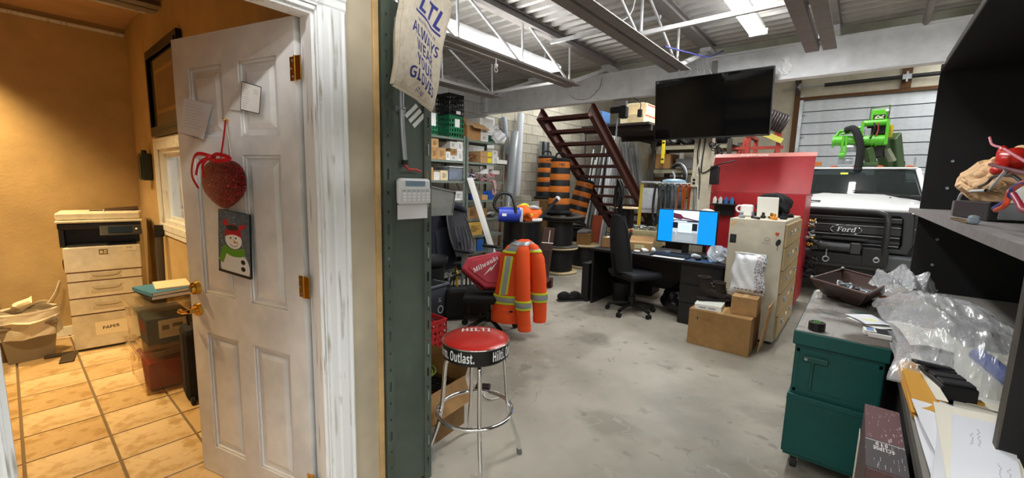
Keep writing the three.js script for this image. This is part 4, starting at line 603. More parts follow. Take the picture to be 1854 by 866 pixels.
{ const a = onZ(894, 235, SZ + 0.03), b = onZ(918, 262, SZ + 0.03), t = thing('white_bag', 'crumpled white plastic bag hanging off the shelf top', 'bag', [(a.x + b.x) / 2, b.y, SZ + 0.03], 0.1); obj('bag_body', wob(sph(1, 0, (a.y - b.y) / 2, -0.03, (b.x - a.x) * 0.52, (a.y - b.y) * 0.52, 0.07, 24), 0.013, 32, 1), phy(0xe9ebec, 0.45, { transmission: 0.15, thickness: 0 }), t); obj('tied_neck', wob(sph(0.05, -0.06, 0.26, -0.05, 1.1, 0.8, 0.9, 14), 0.01, 50, 4), phy(0xe4e6e8, 0.45), t); }
// right bay, second level: copper offcuts and yellow labelled boxes
function tangle(label, name, cat, c, n, ext3, r, mats, seed, rad = 0.05, y0 = 0) {   // loose loops of wire
  const R = rng(seed), t = thing(name, label, cat, c);
  for (let k = 0; k < n; k++) { const pts = [], cx = (R() - 0.5) * ext3[0], cz = (R() - 0.5) * ext3[2], cy = 0.01 + R() * ext3[1]; const n2 = 5 + Math.floor(R() * 3); for (let q = 0; q < n2; q++) { const a = q / n2 * 2 * PI + R(); pts.push([cx + Math.cos(a) * rad * (0.6 + R()), Math.max(r + 0.001, cy + (R() - 0.5) * rad * 1.2), cz + Math.sin(a) * rad * (0.5 + 0.6 * R())]); } obj('strand', tube(pts, r, 22, 5, R() > 0.4), mats[k % mats.length], t); }
  return t;
}
const copper = std(0xa5633f, 0.45, 0.4), wireM = [0x7a3d2a, 0xb7794f, 0x2b2420, 0x8c5a3c].map((c) => std(c, 0.5, 0.15));
{ const s = onShelf(845, 268, 868, 292, 0.3); tangle('tangle of copper wire offcuts on the second shelf', 'copper_offcuts', 'wire', s.p, 18, [s.w * 0.7, 0.13, 0.25], 0.006, [copper, ...wireM], 21, 0.06); }
const yl = std(0xe3d420, 0.7), ylp = (t, w, h) => obj('yellow_label', box(w, h, 0.002), yl, t);
{ let y = null; for (const [r, l] of [[[870, 283, 891, 292], 'tan carton with a yellow label, lower of two on the wire shelf'], [[870, 273.5, 891, 282.5], 'tan carton with a yellow label, upper of two on the wire shelf']]) { const t = carton(l, r, M.card[2], 0.3, 0.04, y); y = t.userData.top; const s = onShelf(...r, 0.3, 0.04); const q = obj('yellow_label', box(0.1, 0.075, 0.002), yl, t); q.position.set(s.w / 2 - 0.06, 0.045, 0.151); }
  let u = null; for (const [r, l] of [[[892, 283, 903, 292], 'white box beside the yellow labels, lower of two'], [[892, 272.5, 901, 282.5], 'white box beside the yellow labels, upper of two']]) u = carton(l, r, M.cardw[2], 0.26, 0.03, u, undefined, ink[1]).userData.top; }
{ const a = onZ(900, 289.5, SZ + 0.03), b = onZ(920, 296, SZ + 0.03); const t = thing('long_white_carton', 'long white carton jutting past the shelf end post', 'box', [a.x + 0.13, 1.864, SZ - 0.12]); obj('carton', box(0.26, 0.065, 0.3, 0, 0.034, 0.0, 0.003), M.cardw[2], t); obj('tape', box(0.03, 0.002, 0.301, 0, 0.067, 0), M.paper, t); }
// third level right bay: purple and white wire clutter
{ const s = onShelf(846, 305, 868, 328, 0.3); tangle('heap of purple and black cable ends on the third shelf', 'cable_heap', 'cable', s.p, 16, [s.w * 0.7, 0.13, 0.2], 0.007, [0x4a2a63, 0x1b1b22, 0xd8d8d8, 0x6a3f87].map((c) => std(c, 0.5)), 31, 0.06);
  const s2 = onShelf(872, 303, 908, 328, 0.3); tangle('heap of white and pink wiring spilling over the shelf edge', 'wiring_heap', 'wire', [s2.p[0], s2.p[1], s2.p[2] + 0.04], 18, [s2.w * 0.75, 0.14, 0.24], 0.006, [0xe7e7e4, 0xc77a86, 0xdadad6, 0xb0433f].map((c) => std(c, 0.5)), 33, 0.06);
  for (const [r, l, c] of [[[844, 314, 851, 322], 'small white carton left of the purple cables', 1], [[879, 306, 890, 316], 'white packet lying on the white wiring', 2], [[895, 308, 907, 316], 'small white box at the end of the wiring shelf', 0]]) { const q = onShelf(...r, 0.12, 0.06, false); one('white_packet', l, 'box', wob(box(q.w, q.h, 0.12, 0, q.h / 2, 0, 0.006), 0.003, 30, c), M.cardw[c], [q.p[0], q.p[1], q.p[2] - 0.03], 0.3 * c, 'white packets on the wiring shelf'); } }
// fourth level right bay
{ const s = onShelf(844, 347, 858, 363, 0.26); tangle('heap of red and white cable ties on the fourth shelf', 'cable_tie_heap', 'cable', s.p, 10, [s.w * 0.7, 0.07, 0.2], 0.006, [0xa3262a, 0xdedede, 0x2a2a2a].map((c) => std(c, 0.5)), 41, 0.04);
  const t = onShelf(866, 345, 879, 362, 0.2); one('blue_case', 'small blue plastic case on the fourth shelf', 'case', [box(t.w, 0.09, 0.18, 0, 0.05, 0, 0.01), box(t.w * 0.5, 0.02, 0.02, 0, 0.105, 0.05, 0.006)], std(0x1c4f9c, 0.45), [t.p[0] - 0.02, t.p[1], t.p[2] - 0.12]);
  carton('small pale wooden box in front of the blue case', [873, 353, 883, 362.5], M.card[2], 0.12, 0.015); const u = onShelf(884, 351, 896, 363, 0.14); one('blue_spool', 'round blue spool of wire on the fourth shelf', 'spool', [cyl(0.075, 0.075, 0.012, 0, 0.076, 0.05, 24, PI / 2), cyl(0.075, 0.075, 0.012, 0, 0.076, -0.05, 24, PI / 2), cyl(0.055, 0.055, 0.1, 0, 0.076, 0, 20, PI / 2)], std(0x1d55b0, 0.4), u.p);
  const h = onZ(894, 342, SZ + 0.02); const t2 = thing('hanging_wire', 'pink and white wire coil hanging over the shelf edge', 'wire', [h.x, h.y, SZ + 0.025]); for (let k = 0; k < 5; k++) obj('strand', tube([[-0.05 + k * 0.015, 0.13, -0.03], [-0.04 + k * 0.02, 0.12, 0.01], [0.01 * k, 0.02, 0.015], [0.04 - 0.02 * k, -0.07 - 0.01 * k, 0.01], [-0.05, -0.05 + 0.012 * k, 0.012], [-0.03, 0.03, 0.01]], 0.005, 26, 5), std([0xd67e8a, 0xe4e4e4, 0xc24a3c, 0xeadfda, 0x8c3f3c][k], 0.5), t2); }
// lower levels right bay
carton('large brown carton with a white label on the lower shelf', [845, 376, 868, 396], M.card[1], 0.3, 0.02, null, undefined, ink[2]); carton('dark brown carton beside the labelled one', [869, 378, 881, 396], M.card[3], 0.3, 0.06);
{ const s = onShelf(883, 381, 905, 396, 0.24); tangle('grey heap of fittings at the end of the lower shelf', 'fitting_heap', 'hardware', s.p, 12, [s.w * 0.7, 0.06, 0.2], 0.012, [0x8d8f90, 0xc9cbcc, 0x3a3b3c].map((c) => std(c, 0.45, 0.4)), 51, 0.035); }
carton('yellowish carton on the low shelf behind the leaning white rail', [845, 403, 873, 416.5], std(0xc9a24e, 0.8), 0.3, 0.02, LV[2] + 0.003, undefined, ink[0]); carton('dark carton on the lowest visible shelf of the wire bay', [846, 431, 862, 440], M.card[3], 0.3, 0.03, LV[1] + 0.003); carton('small blue box on the lowest visible shelf', [864, 434, 876, 440], std(0x2a66b5, 0.6), 0.2, 0.03, LV[1] + 0.003); carton('brown carton on the low shelf of the crate bay', [800, 418, 818, 428], M.card[0], 0.3, 0.05, LV[2] + 0.003);
// long white rail leaning on the shelves
{ const a = onY(906, 509, 0.0), b = onZ(849, 322, SZ + 0.03), u = V(a.x, 0.02, Math.max(a.z, SZ + 0.3)); const bb = b.clone(), aa = onZ(906, 509, SZ + 0.42); aa.y = Math.max(aa.y, 0.02); const t = thing('white_rail', 'long white channel rail leaning against the steel shelves', 'rail'); obj('channel', [beam(aa.toArray(), bb.toArray(), 0.085, 0.03), ], M.white, t); const off = V(0.03, 0, 0.02); obj('lip', [beam(aa.clone().add(off).toArray(), bb.clone().add(off).toArray(), 0.012, 0.05), beam(aa.clone().sub(V(0.032, 0, -0.02)).toArray(), bb.clone().sub(V(0.032, 0, -0.02)).toArray(), 0.012, 0.05)], M.white, t); }
// tubes leaning in the corner past the shelves
{
  const pole = (name, label, tp, zt, bp, zb, r, mat, seg = 18) => { const a = onZ(...tp, zt), b = onZ(...bp, zb), d = b.clone().sub(a), k = (0 - a.y) / d.y; const f = a.clone().addScaledVector(d, k * 0.999); return one(name, label, 'pipe', [bar(f.toArray(), a.toArray(), r, seg)], mat); };
  pole('plastic_tube', 'wide clear wrapped tube leaning beside the shelf end', [933, 240], -5.42, [920, 375], -5.2, 0.085, phy(0x9ea4a8, 0.25, { clearcoat: 0.5 })); pole('grey_pipe', 'tall pale grey pipe standing below the left end of the beam', [943, 206], -5.5, [934, 380], -5.48, 0.07, std(0xc7ccd3, 0.45));
  pole('wooden_pole', 'thin wooden pole behind the wrapped tube', [915, 243], -5.55, [912, 300], -5.5, 0.018, woodm(0xd8b48c)); pole('red_pole', 'thin dark red rod beside the wooden pole', [921, 250], -5.58, [916, 300], -5.53, 0.012, std(0x7a2a22, 0.5)); pole('pale_tube', 'pale blue grey tube behind the white bag', [912, 212], -5.56, [922, 300], -5.56, 0.05, std(0xa6afbb, 0.5));
}
// grey sheet panel projecting from the green rack
{ const a = [onZ(781, 333, -2.0), onZ(824, 348, -2.15), onZ(818, 388, -2.1), onZ(781, 379, -1.95)], t = thing('grey_sheet', 'grey sheet metal panel jutting out from the green rack', 'panel'), mid = a.reduce((s, p) => s.add(p), V(0, 0, 0)).multiplyScalar(0.25); const L = V(1.2, 0, 0); const ex = (p, s) => [p.x, p.y, p.z];
  const q = [a[3], a[2], a[1], a[0]], left = [V(1.318, a[3].y - 0.03, -1.95), V(1.318, a[0].y + 0.035, -2.0)];
  const g = sheet(1, 1, 4, 2, (u, v) => { const P0 = left[0], P1 = q[1], P2 = q[2], P3 = left[1]; return ['x', 'y', 'z'].map((k) => (1 - v) * (P0[k] * (1 - u) + P1[k] * u) + v * (P3[k] * (1 - u) + P2[k] * u)); }); obj('sheet', thick(g, 0.004), worn(0x7c7d76, 0.5, 0.2), t); obj('edge_fold', [beam(left[0].toArray(), q[1].toArray(), 0.02, 0.012), beam(left[1].toArray(), q[2].toArray(), 0.014, 0.01), beam(q[1].toArray(), q[2].toArray(), 0.012, 0.01)], worn(0x8a8b84, 0.5, 0.2), t); obj('corner_screw', sph(0.008, q[2].x - 0.01, q[2].y - 0.005, q[2].z + 0.006), M.black, t); }

// =====================================================================  CHAIRS, JACKETS AND CLUTTER IN FRONT OF THE SHELVES
function officeChair(label, pos, ry, o = {}) {               // faces local +z
  const t = thing('office_chair', label, 'chair', pos, ry), sh = o.seat ?? 0.47, m = o.mat ?? M.blackmat, met = o.metal ?? M.black;
  obj('seat', [box(0.48, 0.07, 0.46, 0, sh, 0.02, 0.03), box(0.4, 0.02, 0.38, 0, sh - 0.045, 0, 0.005)], m, t);
  const bk = obj('backrest', sheetBack(o.bw ?? 0.46, o.bh ?? 0.58, o.taper ?? 0.8), m, t); bk.position.set(0, sh + (o.gap ?? 0.08), -0.24); bk.rotation.x = -(o.tilt ?? 0.16);
  if (o.ribs) for (let k = -2; k <= 2; k++) obj('back_rib', tube([[k * 0.06, sh + 0.16, -0.2], [k * 0.066, sh + 0.32, -0.225], [k * 0.06, sh + 0.46, -0.27]], 0.009, 10, 6), m, t);
  obj('back_support', [beam([0, sh - 0.05, -0.1], [0, sh - 0.02, -0.26], 0.07, 0.02), beam([0, sh - 0.02, -0.27], [0, sh + 0.25, -0.3], 0.06, 0.02)], met, t);
  obj('gas_column', [cyl(0.028, 0.028, sh - 0.14, 0, 0.1 + (sh - 0.14) / 2, 0, 14), cyl(0.04, 0.045, 0.12, 0, 0.15, 0, 14)], met, t);
  for (let k = 0; k < 5; k++) { const a = k * 2 * PI / 5 + (o.spin ?? 0.3), c = Math.cos(a), s = Math.sin(a); const l = obj('base_arm', [tube([[0, 0.12, 0], [c * 0.12, 0.115, s * 0.12], [c * 0.29, 0.078, s * 0.29]], 0.021, 12, 8)], o.base ?? met, t); obj('caster', [cyl(0.028, 0.028, 0.018, c * 0.29 - s * 0.015, 0.029, s * 0.29 + c * 0.015, 14, PI / 2, -a, 0), cyl(0.028, 0.028, 0.018, c * 0.29 + s * 0.015, 0.029, s * 0.29 - c * 0.015, 14, PI / 2, -a, 0), cyl(0.008, 0.008, 0.04, c * 0.29, 0.06, s * 0.29, 8)], o.wheel ?? M.rubber, l); }
  if (o.arms) for (const s of [-1, 1]) { const a = obj('armrest', [box(0.045, 0.2, 0.07, s * 0.27, sh + 0.09, 0.02, 0.012, 0, 0, s * 0.06), box(0.12, 0.02, 0.06, s * 0.22, sh - 0.04, 0.02)], std(0x8d9095, 0.45), t); obj('arm_pad', box(0.085, 0.03, 0.26, s * 0.28, sh + 0.2, 0.02, 0.014), M.black, a); }
  return t;
}
function sheetBack(w, h, taper) {                            // curved back shell, base at y = 0
  const f = (s) => sheet(1, 1, 12, 14, (u, v) => { const k = (1 - (1 - taper) * v) * (1 - 0.12 * Math.pow(2 * v - 1, 4)), x = (u - 0.5) * w * k; const edge = 1 - Math.pow(Math.abs(2 * u - 1), 4) * 0.9; return [x, v * h, 0.1 * Math.pow(x / (w / 2), 2) - 0.05 * Math.sin(v * PI) * 0.6 + s * 0.022 * edge]; });
  return merge([f(1), f(-1), tube(Array.from({ length: 24 }, (_, i) => { const a = i / 24 * 2 * PI, u = 0.5 + 0.5 * Math.sign(Math.cos(a)) * Math.pow(Math.abs(Math.cos(a)), 0.6), v = 0.5 + 0.5 * Math.sign(Math.sin(a)) * Math.pow(Math.abs(Math.sin(a)), 0.6), k = (1 - (1 - taper) * v) * (1 - 0.12 * Math.pow(2 * v - 1, 4)), x = (u - 0.5) * w * k; return [x, v * h, 0.1 * Math.pow(x / (w / 2), 2) - 0.03 * Math.sin(v * PI)]; }), 0.014, 48, 6, true)]);
}
officeChair('black ribbed office chair with grey armrests beside the leaning rail', [3.74, 0, -3.66], 0.12, { seat: 0.52, arms: true, ribs: true, bh: 0.62, tilt: 0.3, mat: std(0x26272b, 0.4), spin: 0.1 });
{ // dark jacket over the back of that chair
  const t = thing('dark_jacket', 'navy jacket draped over the back of the ribbed chair', 'jacket', [3.68, 0.42, -3.93], 0.12);
  const side = (s) => thick(sheet(1, 1, 12, 18, (u, v) => { const x = (u - 0.5) * (0.5 + 0.12 * (1 - v)) + 0.015 * Math.sin(v * 8 + s), y = v * 0.78; return [x, y - 0.03 * Math.pow(2 * u - 1, 2) * v, s * (0.075 + 0.03 * (1 - v)) - 0.11 * v + 0.015 * Math.sin(u * 14 + v * 3)]; }), 0.008);
  obj('back_cloth', side(-1), std(0x161a27, 0.9), t); obj('shoulder_fold', tube([[-0.24, 0.74, -0.12], [-0.12, 0.8, -0.1], [0, 0.83, -0.11], [0.12, 0.8, -0.1], [0.24, 0.74, -0.12]], 0.05, 20, 8), std(0x161a27, 0.9), t); obj('sleeve', tube([[-0.25, 0.72, -0.16], [-0.3, 0.5, -0.2], [-0.29, 0.25, -0.2], [-0.27, 0.05, -0.18]], 0.06, 18, 9), std(0x131622, 0.9), t); obj('sleeve', tube([[0.24, 0.72, -0.14], [0.29, 0.52, -0.16], [0.28, 0.25, -0.18], [0.26, 0.1, -0.17]], 0.055, 18, 9), std(0x131622, 0.9), t);
}
officeChair('black task chair with a hi-vis jacket over its back', [3.17, 0, -2.92], -2.45, { seat: 0.38, bw: 0.34, bh: 0.5, tilt: 0.05, spin: 0.75 });
// ring loft used for cloth bodies: rings of [cx, y, cz, a, b]
function loft(rings, n = 22, wv = 0, seed = 0) {
  const pos = [], idx = []; rings.forEach(([cx, y, cz, a, b], i) => { for (let k = 0; k <= n; k++) { const t = k / n * 2 * PI, w = 1 + wv * Math.sin(3 * t + i * 0.9 + seed) + wv * 0.6 * Math.sin(7 * t - i * 1.7 + seed); pos.push(cx + Math.cos(t) * a * w, y, cz + Math.sin(t) * b * w); } });
  for (let i = 0; i < rings.length - 1; i++) for (let k = 0; k < n; k++) { const p = i * (n + 1) + k, q = p + n + 1; idx.push(p, q, p + 1, p + 1, q, q + 1); }
  const g = new THREE.BufferGeometry(); g.setAttribute('position', new THREE.Float32BufferAttribute(pos, 3)); g.setAttribute('uv', new THREE.Float32BufferAttribute(new Float32Array(pos.length / 3 * 2), 2)); g.setIndex(idx); g.computeVertexNormals(); return ni(g);
}
const interp = (rings, y, grow) => { let i = 0; while (i < rings.length - 2 && rings[i + 1][1] > y) i++; const a = rings[i], b = rings[i + 1], k = (a[1] - y) / (a[1] - b[1] || 1); return a.map((v, j) => v + (b[j] - v) * k + (j > 2 ? grow : 0)); };
const hemBand = (rings, y1, y0, grow) => loft([interp(rings, y1, 0.001), interp(rings, y1, grow), interp(rings, y0, grow), interp(rings, y0, 0.001)], 22);
{ // orange hi-vis jacket; local x = image right, y = 0 at its lowest hem
  const t = thing('hivis_jacket', 'orange hi-vis work jacket with silver bands hung over the task chair', 'jacket', [3.27, 0.08, -2.56], -0.88);
  const or = std(0xf5561a, 0.75, 0, { bumpMap: weave, bumpScale: 0.001 }), ye = std(0xcfe02a, 0.6), sv = std(0x9a9ea0, 0.35, 0.3);
  const torso = [[0.02, 0.92, 0, 0.03, 0.02], [0.01, 0.9, 0, 0.075, 0.06], [-0.02, 0.85, 0, 0.13, 0.1], [-0.055, 0.76, 0, 0.16, 0.12], [-0.075, 0.6, 0, 0.16, 0.12], [-0.1, 0.4, 0, 0.17, 0.12], [-0.11, 0.28, 0, 0.18, 0.13], [-0.125, 0.14, 0, 0.185, 0.14], [-0.125, 0.08, 0, 0.18, 0.14]];
  const s1 = [[0.0, 0.86, 0.06, 0.05, 0.05], [-0.005, 0.8, 0.1, 0.07, 0.06], [0.0, 0.6, 0.135, 0.075, 0.055], [0.01, 0.4, 0.145, 0.074, 0.055], [0.015, 0.25, 0.15, 0.072, 0.05], [0.03, 0.1, 0.15, 0.066, 0.05], [0.035, 0.02, 0.15, 0.06, 0.048]];
  const s2 = [[0.05, 0.9, 0.0, 0.03, 0.03], [0.09, 0.86, 0.03, 0.06, 0.06], [0.14, 0.74, 0.05, 0.078, 0.065], [0.165, 0.55, 0.06, 0.078, 0.06], [0.175, 0.38, 0.06, 0.076, 0.06], [0.185, 0.22, 0.06, 0.07, 0.055], [0.188, 0.13, 0.06, 0.066, 0.052], [0.187, 0.085, 0.06, 0.06, 0.05]];
  const T = (r, i) => obj(i, loft(r, 26, 0.035, r.length), or, t); const body = T(torso, 'body'), sl1 = T(s1, 'sleeve'), sl2 = T(s2, 'sleeve');
  for (const [r, p, hi, lo] of [[torso, body, 0.36, 0.275], [s1, sl1, 0.33, 0.24], [s2, sl2, 0.395, 0.3]]) { obj('yellow_band', hemBand(r, hi, hi - 0.02, 0.009), ye, p); obj('yellow_band', hemBand(r, lo + 0.02, lo, 0.009), ye, p); obj('silver_band', hemBand(r, hi - 0.02, lo + 0.02, 0.011), sv, p); }
  const strip = (pts, w, m, p, o) => obj('stripe', thick(sheet(1, 1, 2, 14, (u, v) => { const c = new THREE.CatmullRomCurve3(pts.map((q) => V(...q))).getPoint(v); return [c.x + (u - 0.5) * w, c.y, c.z + o]; }), 0.003), m, p);
  const vs = [[-0.185, 0.37, 0.115], [-0.17, 0.5, 0.115], [-0.15, 0.65, 0.115], [-0.135, 0.76, 0.105]]; strip(vs, 0.085, ye, body, 0.004); strip(vs, 0.045, sv, body, 0.008);
  const yk = (r, hi, lo) => [hemBand(r, hi, lo, 0.007)]; obj('shoulder_yoke', [hemBand(torso, 0.9, 0.865, 0.006), hemBand(torso, 0.86, 0.8, 0.006)], sv, body); obj('shoulder_edge', hemBand(torso, 0.805, 0.785, 0.009), ye, body); obj('shoulder_yoke', [hemBand(s2, 0.89, 0.82, 0.006)], sv, sl2); obj('shoulder_edge', hemBand(s2, 0.822, 0.8, 0.009), ye, sl2);
  obj('cuff', hemBand(s1, 0.075, 0.021, 0.004), or, sl1); obj('cuff', hemBand(s2, 0.14, 0.087, 0.004), or, sl2); obj('pocket_flap', [box(0.12, 0.05, 0.012, -0.13, 0.2, 0.135, 0.004, 0, -0.15)], or, body); obj('badge', sph(0.016, -0.1, 0.21, 0.145, 1.4, 0.8, 0.3), M.black, body);
}
{ // red tool case on the task chair seat
  const t = thing('tool_case', 'red plastic power tool case with white lettering tilted on a chair', 'tool case', [3.1, 0.418, -2.9], -0.72);
  const hex = [[-0.2, 0.1], [-0.155, 0.19], [0.11, 0.245], [0.165, 0.2], [0.17, 0.02], [0.12, -0.06], [-0.02, -0.055]]; const rd = worn(0xc23446, 0.5, 0, 3), T = new THREE.Matrix4().makeRotationX(-0.42);
  const put = (n, g, m) => obj(n, g.applyMatrix4(T).translate(0, 0.085, 0), m, t); t.scale.setScalar(1.25); put('shell', ext(shp(hex), 0.07, 0.012).translate(0, 0, 0.02), rd); put('base_shell', ext(shp(hex.map(([a, b]) => [a * 1.01, b - 0.004])), 0.06, 0.01).translate(0, 0, -0.045), std(0x6d1420, 0.5));
  put('raised_panel', ext(shp([[-0.15, 0.1], [-0.12, 0.165], [0.1, 0.21], [0.13, 0.185], [0.135, 0.04], [0.1, -0.02], [0.0, -0.02]]), 0.012, 0.004).translate(0, 0, 0.085), rd); put('hinge_strip', box(0.2, 0.02, 0.03, -0.1, 0.0, 0.03, 0.005, 0, 0, -0.8), std(0x7d1826, 0.5)); put('latch', box(0.05, 0.025, 0.02, 0.16, 0.1, 0.05, 0.004, 0, 0, 1.5), rd);
  put('lettering', plane(0.24, 0.15, 0.005, 0.105, 0.0985, 0, 0, 0.5), decal(print(512, 320, (g, w, h) => { g.clearRect(0, 0, w, h); g.fillStyle = '#ece9e6'; g.font = 'bold italic 104px serif'; g.fillText('Milwaukee', 6, 130); g.beginPath(); g.moveTo(120, 260); g.lineTo(330, 170); g.lineTo(300, 205); g.lineTo(480, 150); g.lineTo(270, 255); g.lineTo(300, 218); g.closePath(); g.fill(); }), 0.5));
}
{ // grey recycling bin and red crate behind the rack end
  const t = thing('recycling_bin', 'grey recycling bin with white lettering behind the red crate', 'bin', [2.86, 0, -3.62], 0.1);
  const wall = (w, dx, dz, ry) => { const g = sheet(1, 1, 1, 1, (u, v) => [(u - 0.5) * w * (0.8 + 0.2 * v), v * 0.42, 0.03 * v]); return thick(xf(g, dx, 0, dz, 0, ry), 0.006); };
  obj('tub', [wall(0.4, 0, 0.15, 0), wall(0.4, 0, -0.15, PI), wall(0.36, 0.16, 0, PI / 2), wall(0.36, -0.16, 0, -PI / 2), box(0.32, 0.01, 0.3, 0, 0.006, 0)], std(0x4d525c, 0.55), t);
  obj('rim', [box(0.44, 0.03, 0.02, 0, 0.42, 0.19, 0.008), box(0.44, 0.03, 0.02, 0, 0.42, -0.19, 0.008), box(0.02, 0.028, 0.37, 0.2, 0.42, 0, 0.008), box(0.02, 0.028, 0.37, -0.2, 0.42, 0, 0.008)], std(0x5c626c, 0.5), t);
  obj('lettering', xf(plane(0.16, 0.26), 0.08, 0.2, 0.183, -0.07), decal(print(160, 260, (g, w, h) => { g.clearRect(0, 0, w, h); g.fillStyle = '#dfe3e6'; g.save(); g.translate(60, 110); g.rotate(PI / 2); g.font = 'bold 46px sans-serif'; g.fillText('LE', -60, 0); g.restore(); g.strokeStyle = '#dfe3e6'; g.lineWidth = 12; g.beginPath(); g.arc(80, 180, 38, 0, 7); g.stroke(); }), 0.6), t);
  crate('red milk crate on the floor behind the green rack', 2.4, 0, -3.06, 0.34, 0.26, 0.32, redp);
  const b = thing('tool_bag', 'black open tool bag full of tools beside the recycling bin', 'bag', [3.3, 0, -3.4], -0.6); obj('body', [wob(box(0.5, 0.36, 0.28, 0, 0.18, 0, 0.05), 0.01, 12, 2)], std(0x15161a, 0.8), b); obj('pocket', wob(box(0.2, 0.18, 0.06, 0.1, 0.16, 0.15, 0.02), 0.005, 16, 5), std(0x2a1c14, 0.8), b); obj('handle', tube([[-0.2, 0.36, 0], [-0.12, 0.5, 0.02], [0.12, 0.5, 0.02], [0.2, 0.36, 0]], 0.013, 18, 8), std(0x1d1e22, 0.7), b);
  const R = rng(77); for (let k = 0; k < 9; k++) one('hand_tool', ['chrome wrench standing in the black tool bag', 'black gripped pliers in the tool bag', 'yellow handled screwdriver in the tool bag', 'steel pry bar in the tool bag', 'dark hammer handle in the tool bag', 'grey channel lock pliers in the tool bag', 'wooden hammer handle in the tool bag', 'chrome ratchet in the tool bag', 'black torpedo level in the tool bag'][k], 'tool', [bar([0, 0, 0], [(R() - 0.5) * 0.12, 0.2 + R() * 0.1, (R() - 0.5) * 0.1], 0.01 + R() * 0.006), box(0.04, 0.03, 0.02, 0, 0.19, 0, 0.006)], [M.chrome, M.black, std(0xc9a820, 0.5), M.galv, M.blackmat, M.galv, M.oak, M.chrome, M.black][k], [3.12 + k * 0.045, 0.33, -3.5 + k * 0.026], R() * 3, 'tools in the tool bag');
  const o = thing('orange_sack', 'orange printed sack behind the task chair', 'sack', [3.85, 0, -3.3], 0.7); obj('sack_body', wob(box(0.3, 0.42, 0.2, 0, 0.21, 0, 0.06), 0.012, 14, 6), worn(0xc9641c, 0.8, 0, 4), o); obj('tie', tor(0.06, 0.008, 0, 0.43, 0, PI / 2), M.black, o);
  const p = one('plywood_scrap', 'pale plywood offcuts leaning behind the tool bag', 'plywood', [box(0.22, 0.5, 0.015, 0, 0.25, 0, 0, 0.2), box(0.14, 0.42, 0.015, 0.16, 0.21, 0.05, 0, 0.25)], woodm(0xf1d6ac, 1), [3.45, 0, -3.22], 0.5);
  const bs = thing('bucket_seat', 'dark round rubber basin behind the recycling bin', 'basin', [3.12, 0.0, -3.86]); obj('drum', cyl(0.2, 0.17, 0.55, 0, 0.275, 0, 24), M.blackmat, bs); obj('basin', lathe([[0.02, 0.55], [0.2, 0.56], [0.23, 0.6], [0.24, 0.66], [0.225, 0.66], [0.2, 0.61], [0.0, 0.59]], 28), std(0x1d1f22, 0.6), bs);
}
{ // cardboard cartons beside the stool
  const t = thing('floor_carton', 'open brown cardboard carton on the floor behind the stool', 'box', [1.57, 0, -2.02], 0.12); const w = 0.36, h = 0.3, d = 0.42, m = M.card;
  obj('carton', [box(w, h, 0.005, 0, h / 2, d / 2), box(w, h, 0.005, 0, h / 2, -d / 2), box(0.005, h, d, -w / 2, h / 2, 0), box(0.005, h, d, w / 2, h / 2, 0), box(w, 0.005, d, 0, 0.003, 0)], worn(0x8d6a42, 0.85, 0, 3), t);
  obj('flap', box(w, 0.18, 0.004, 0, h + 0.07, -d / 2 - 0.03, 0, -0.4), m[1], t); obj('flap', box(0.004, 0.16, d, w / 2 + 0.03, h + 0.055, 0, 0, 0, 0, -0.5), m[3], t); obj('flap', box(0.004, 0.16, d, -w / 2 - 0.04, h + 0.05, 0, 0, 0, 0, 0.6), m[2], t); obj('flap', box(w, 0.16, 0.004, 0, h - 0.05, d / 2 + 0.03, 0, -0.35), m[0], t); obj('tape', box(0.06, 0.14, 0.002, 0.06, 0.2, d / 2 + 0.003), std(0xb59868, 0.4), t);
  const s = one('cable_coil', 'lime and black cable coil on the open floor carton', 'cable', [0, 1].map((k) => tor(0.09 + k * 0.012, 0.005, 0.01 * k, 0.012 * k, 0, PI / 2 + 0.1 * k)), std(0x6f8a34, 0.5), [1.62, 0.31, -2.1]); const s2 = one('black_cable_coil', 'black cable coil inside the open floor carton', 'cable', [0, 1, 2, 3, 4].map((k) => tor(0.11 + k * 0.008, 0.008, 0.006 * k, 0.012 * k, 0, PI / 2)), M.black, [1.58, 0.2, -2.0]);
  const u = thing('power_brick', 'black adapter with a looped white cable on the concrete', 'adapter', [...onY(885, 710).toArray()]); obj('brick', box(0.07, 0.035, 0.11, 0.0, 0.018, -0.06, 0.01, 0, 0.6), M.black, u); obj('cord', tube([[0, 0.01, 0.0], [0.03, 0.006, 0.06], [0.0, 0.006, 0.11], [-0.07, 0.006, 0.1], [-0.08, 0.006, 0.03], [-0.02, 0.008, -0.02]], 0.005, 30, 6), M.white, u);
  const pb = thing('plastic_packet', 'clear plastic packet on the floor at the foot of the green rack', 'packet', [1.37, 0, -1.72], 0.4); obj('packet', wob(box(0.09, 0.2, 0.09, 0, 0.1, 0, 0.02), 0.012, 40, 2), phy(0xeef2f4, 0.08, { transmission: 0.9, thickness: 0 }), pb); obj('cap', box(0.05, 0.03, 0.05, 0, 0.0155, 0, 0.004), M.black, pb);
}

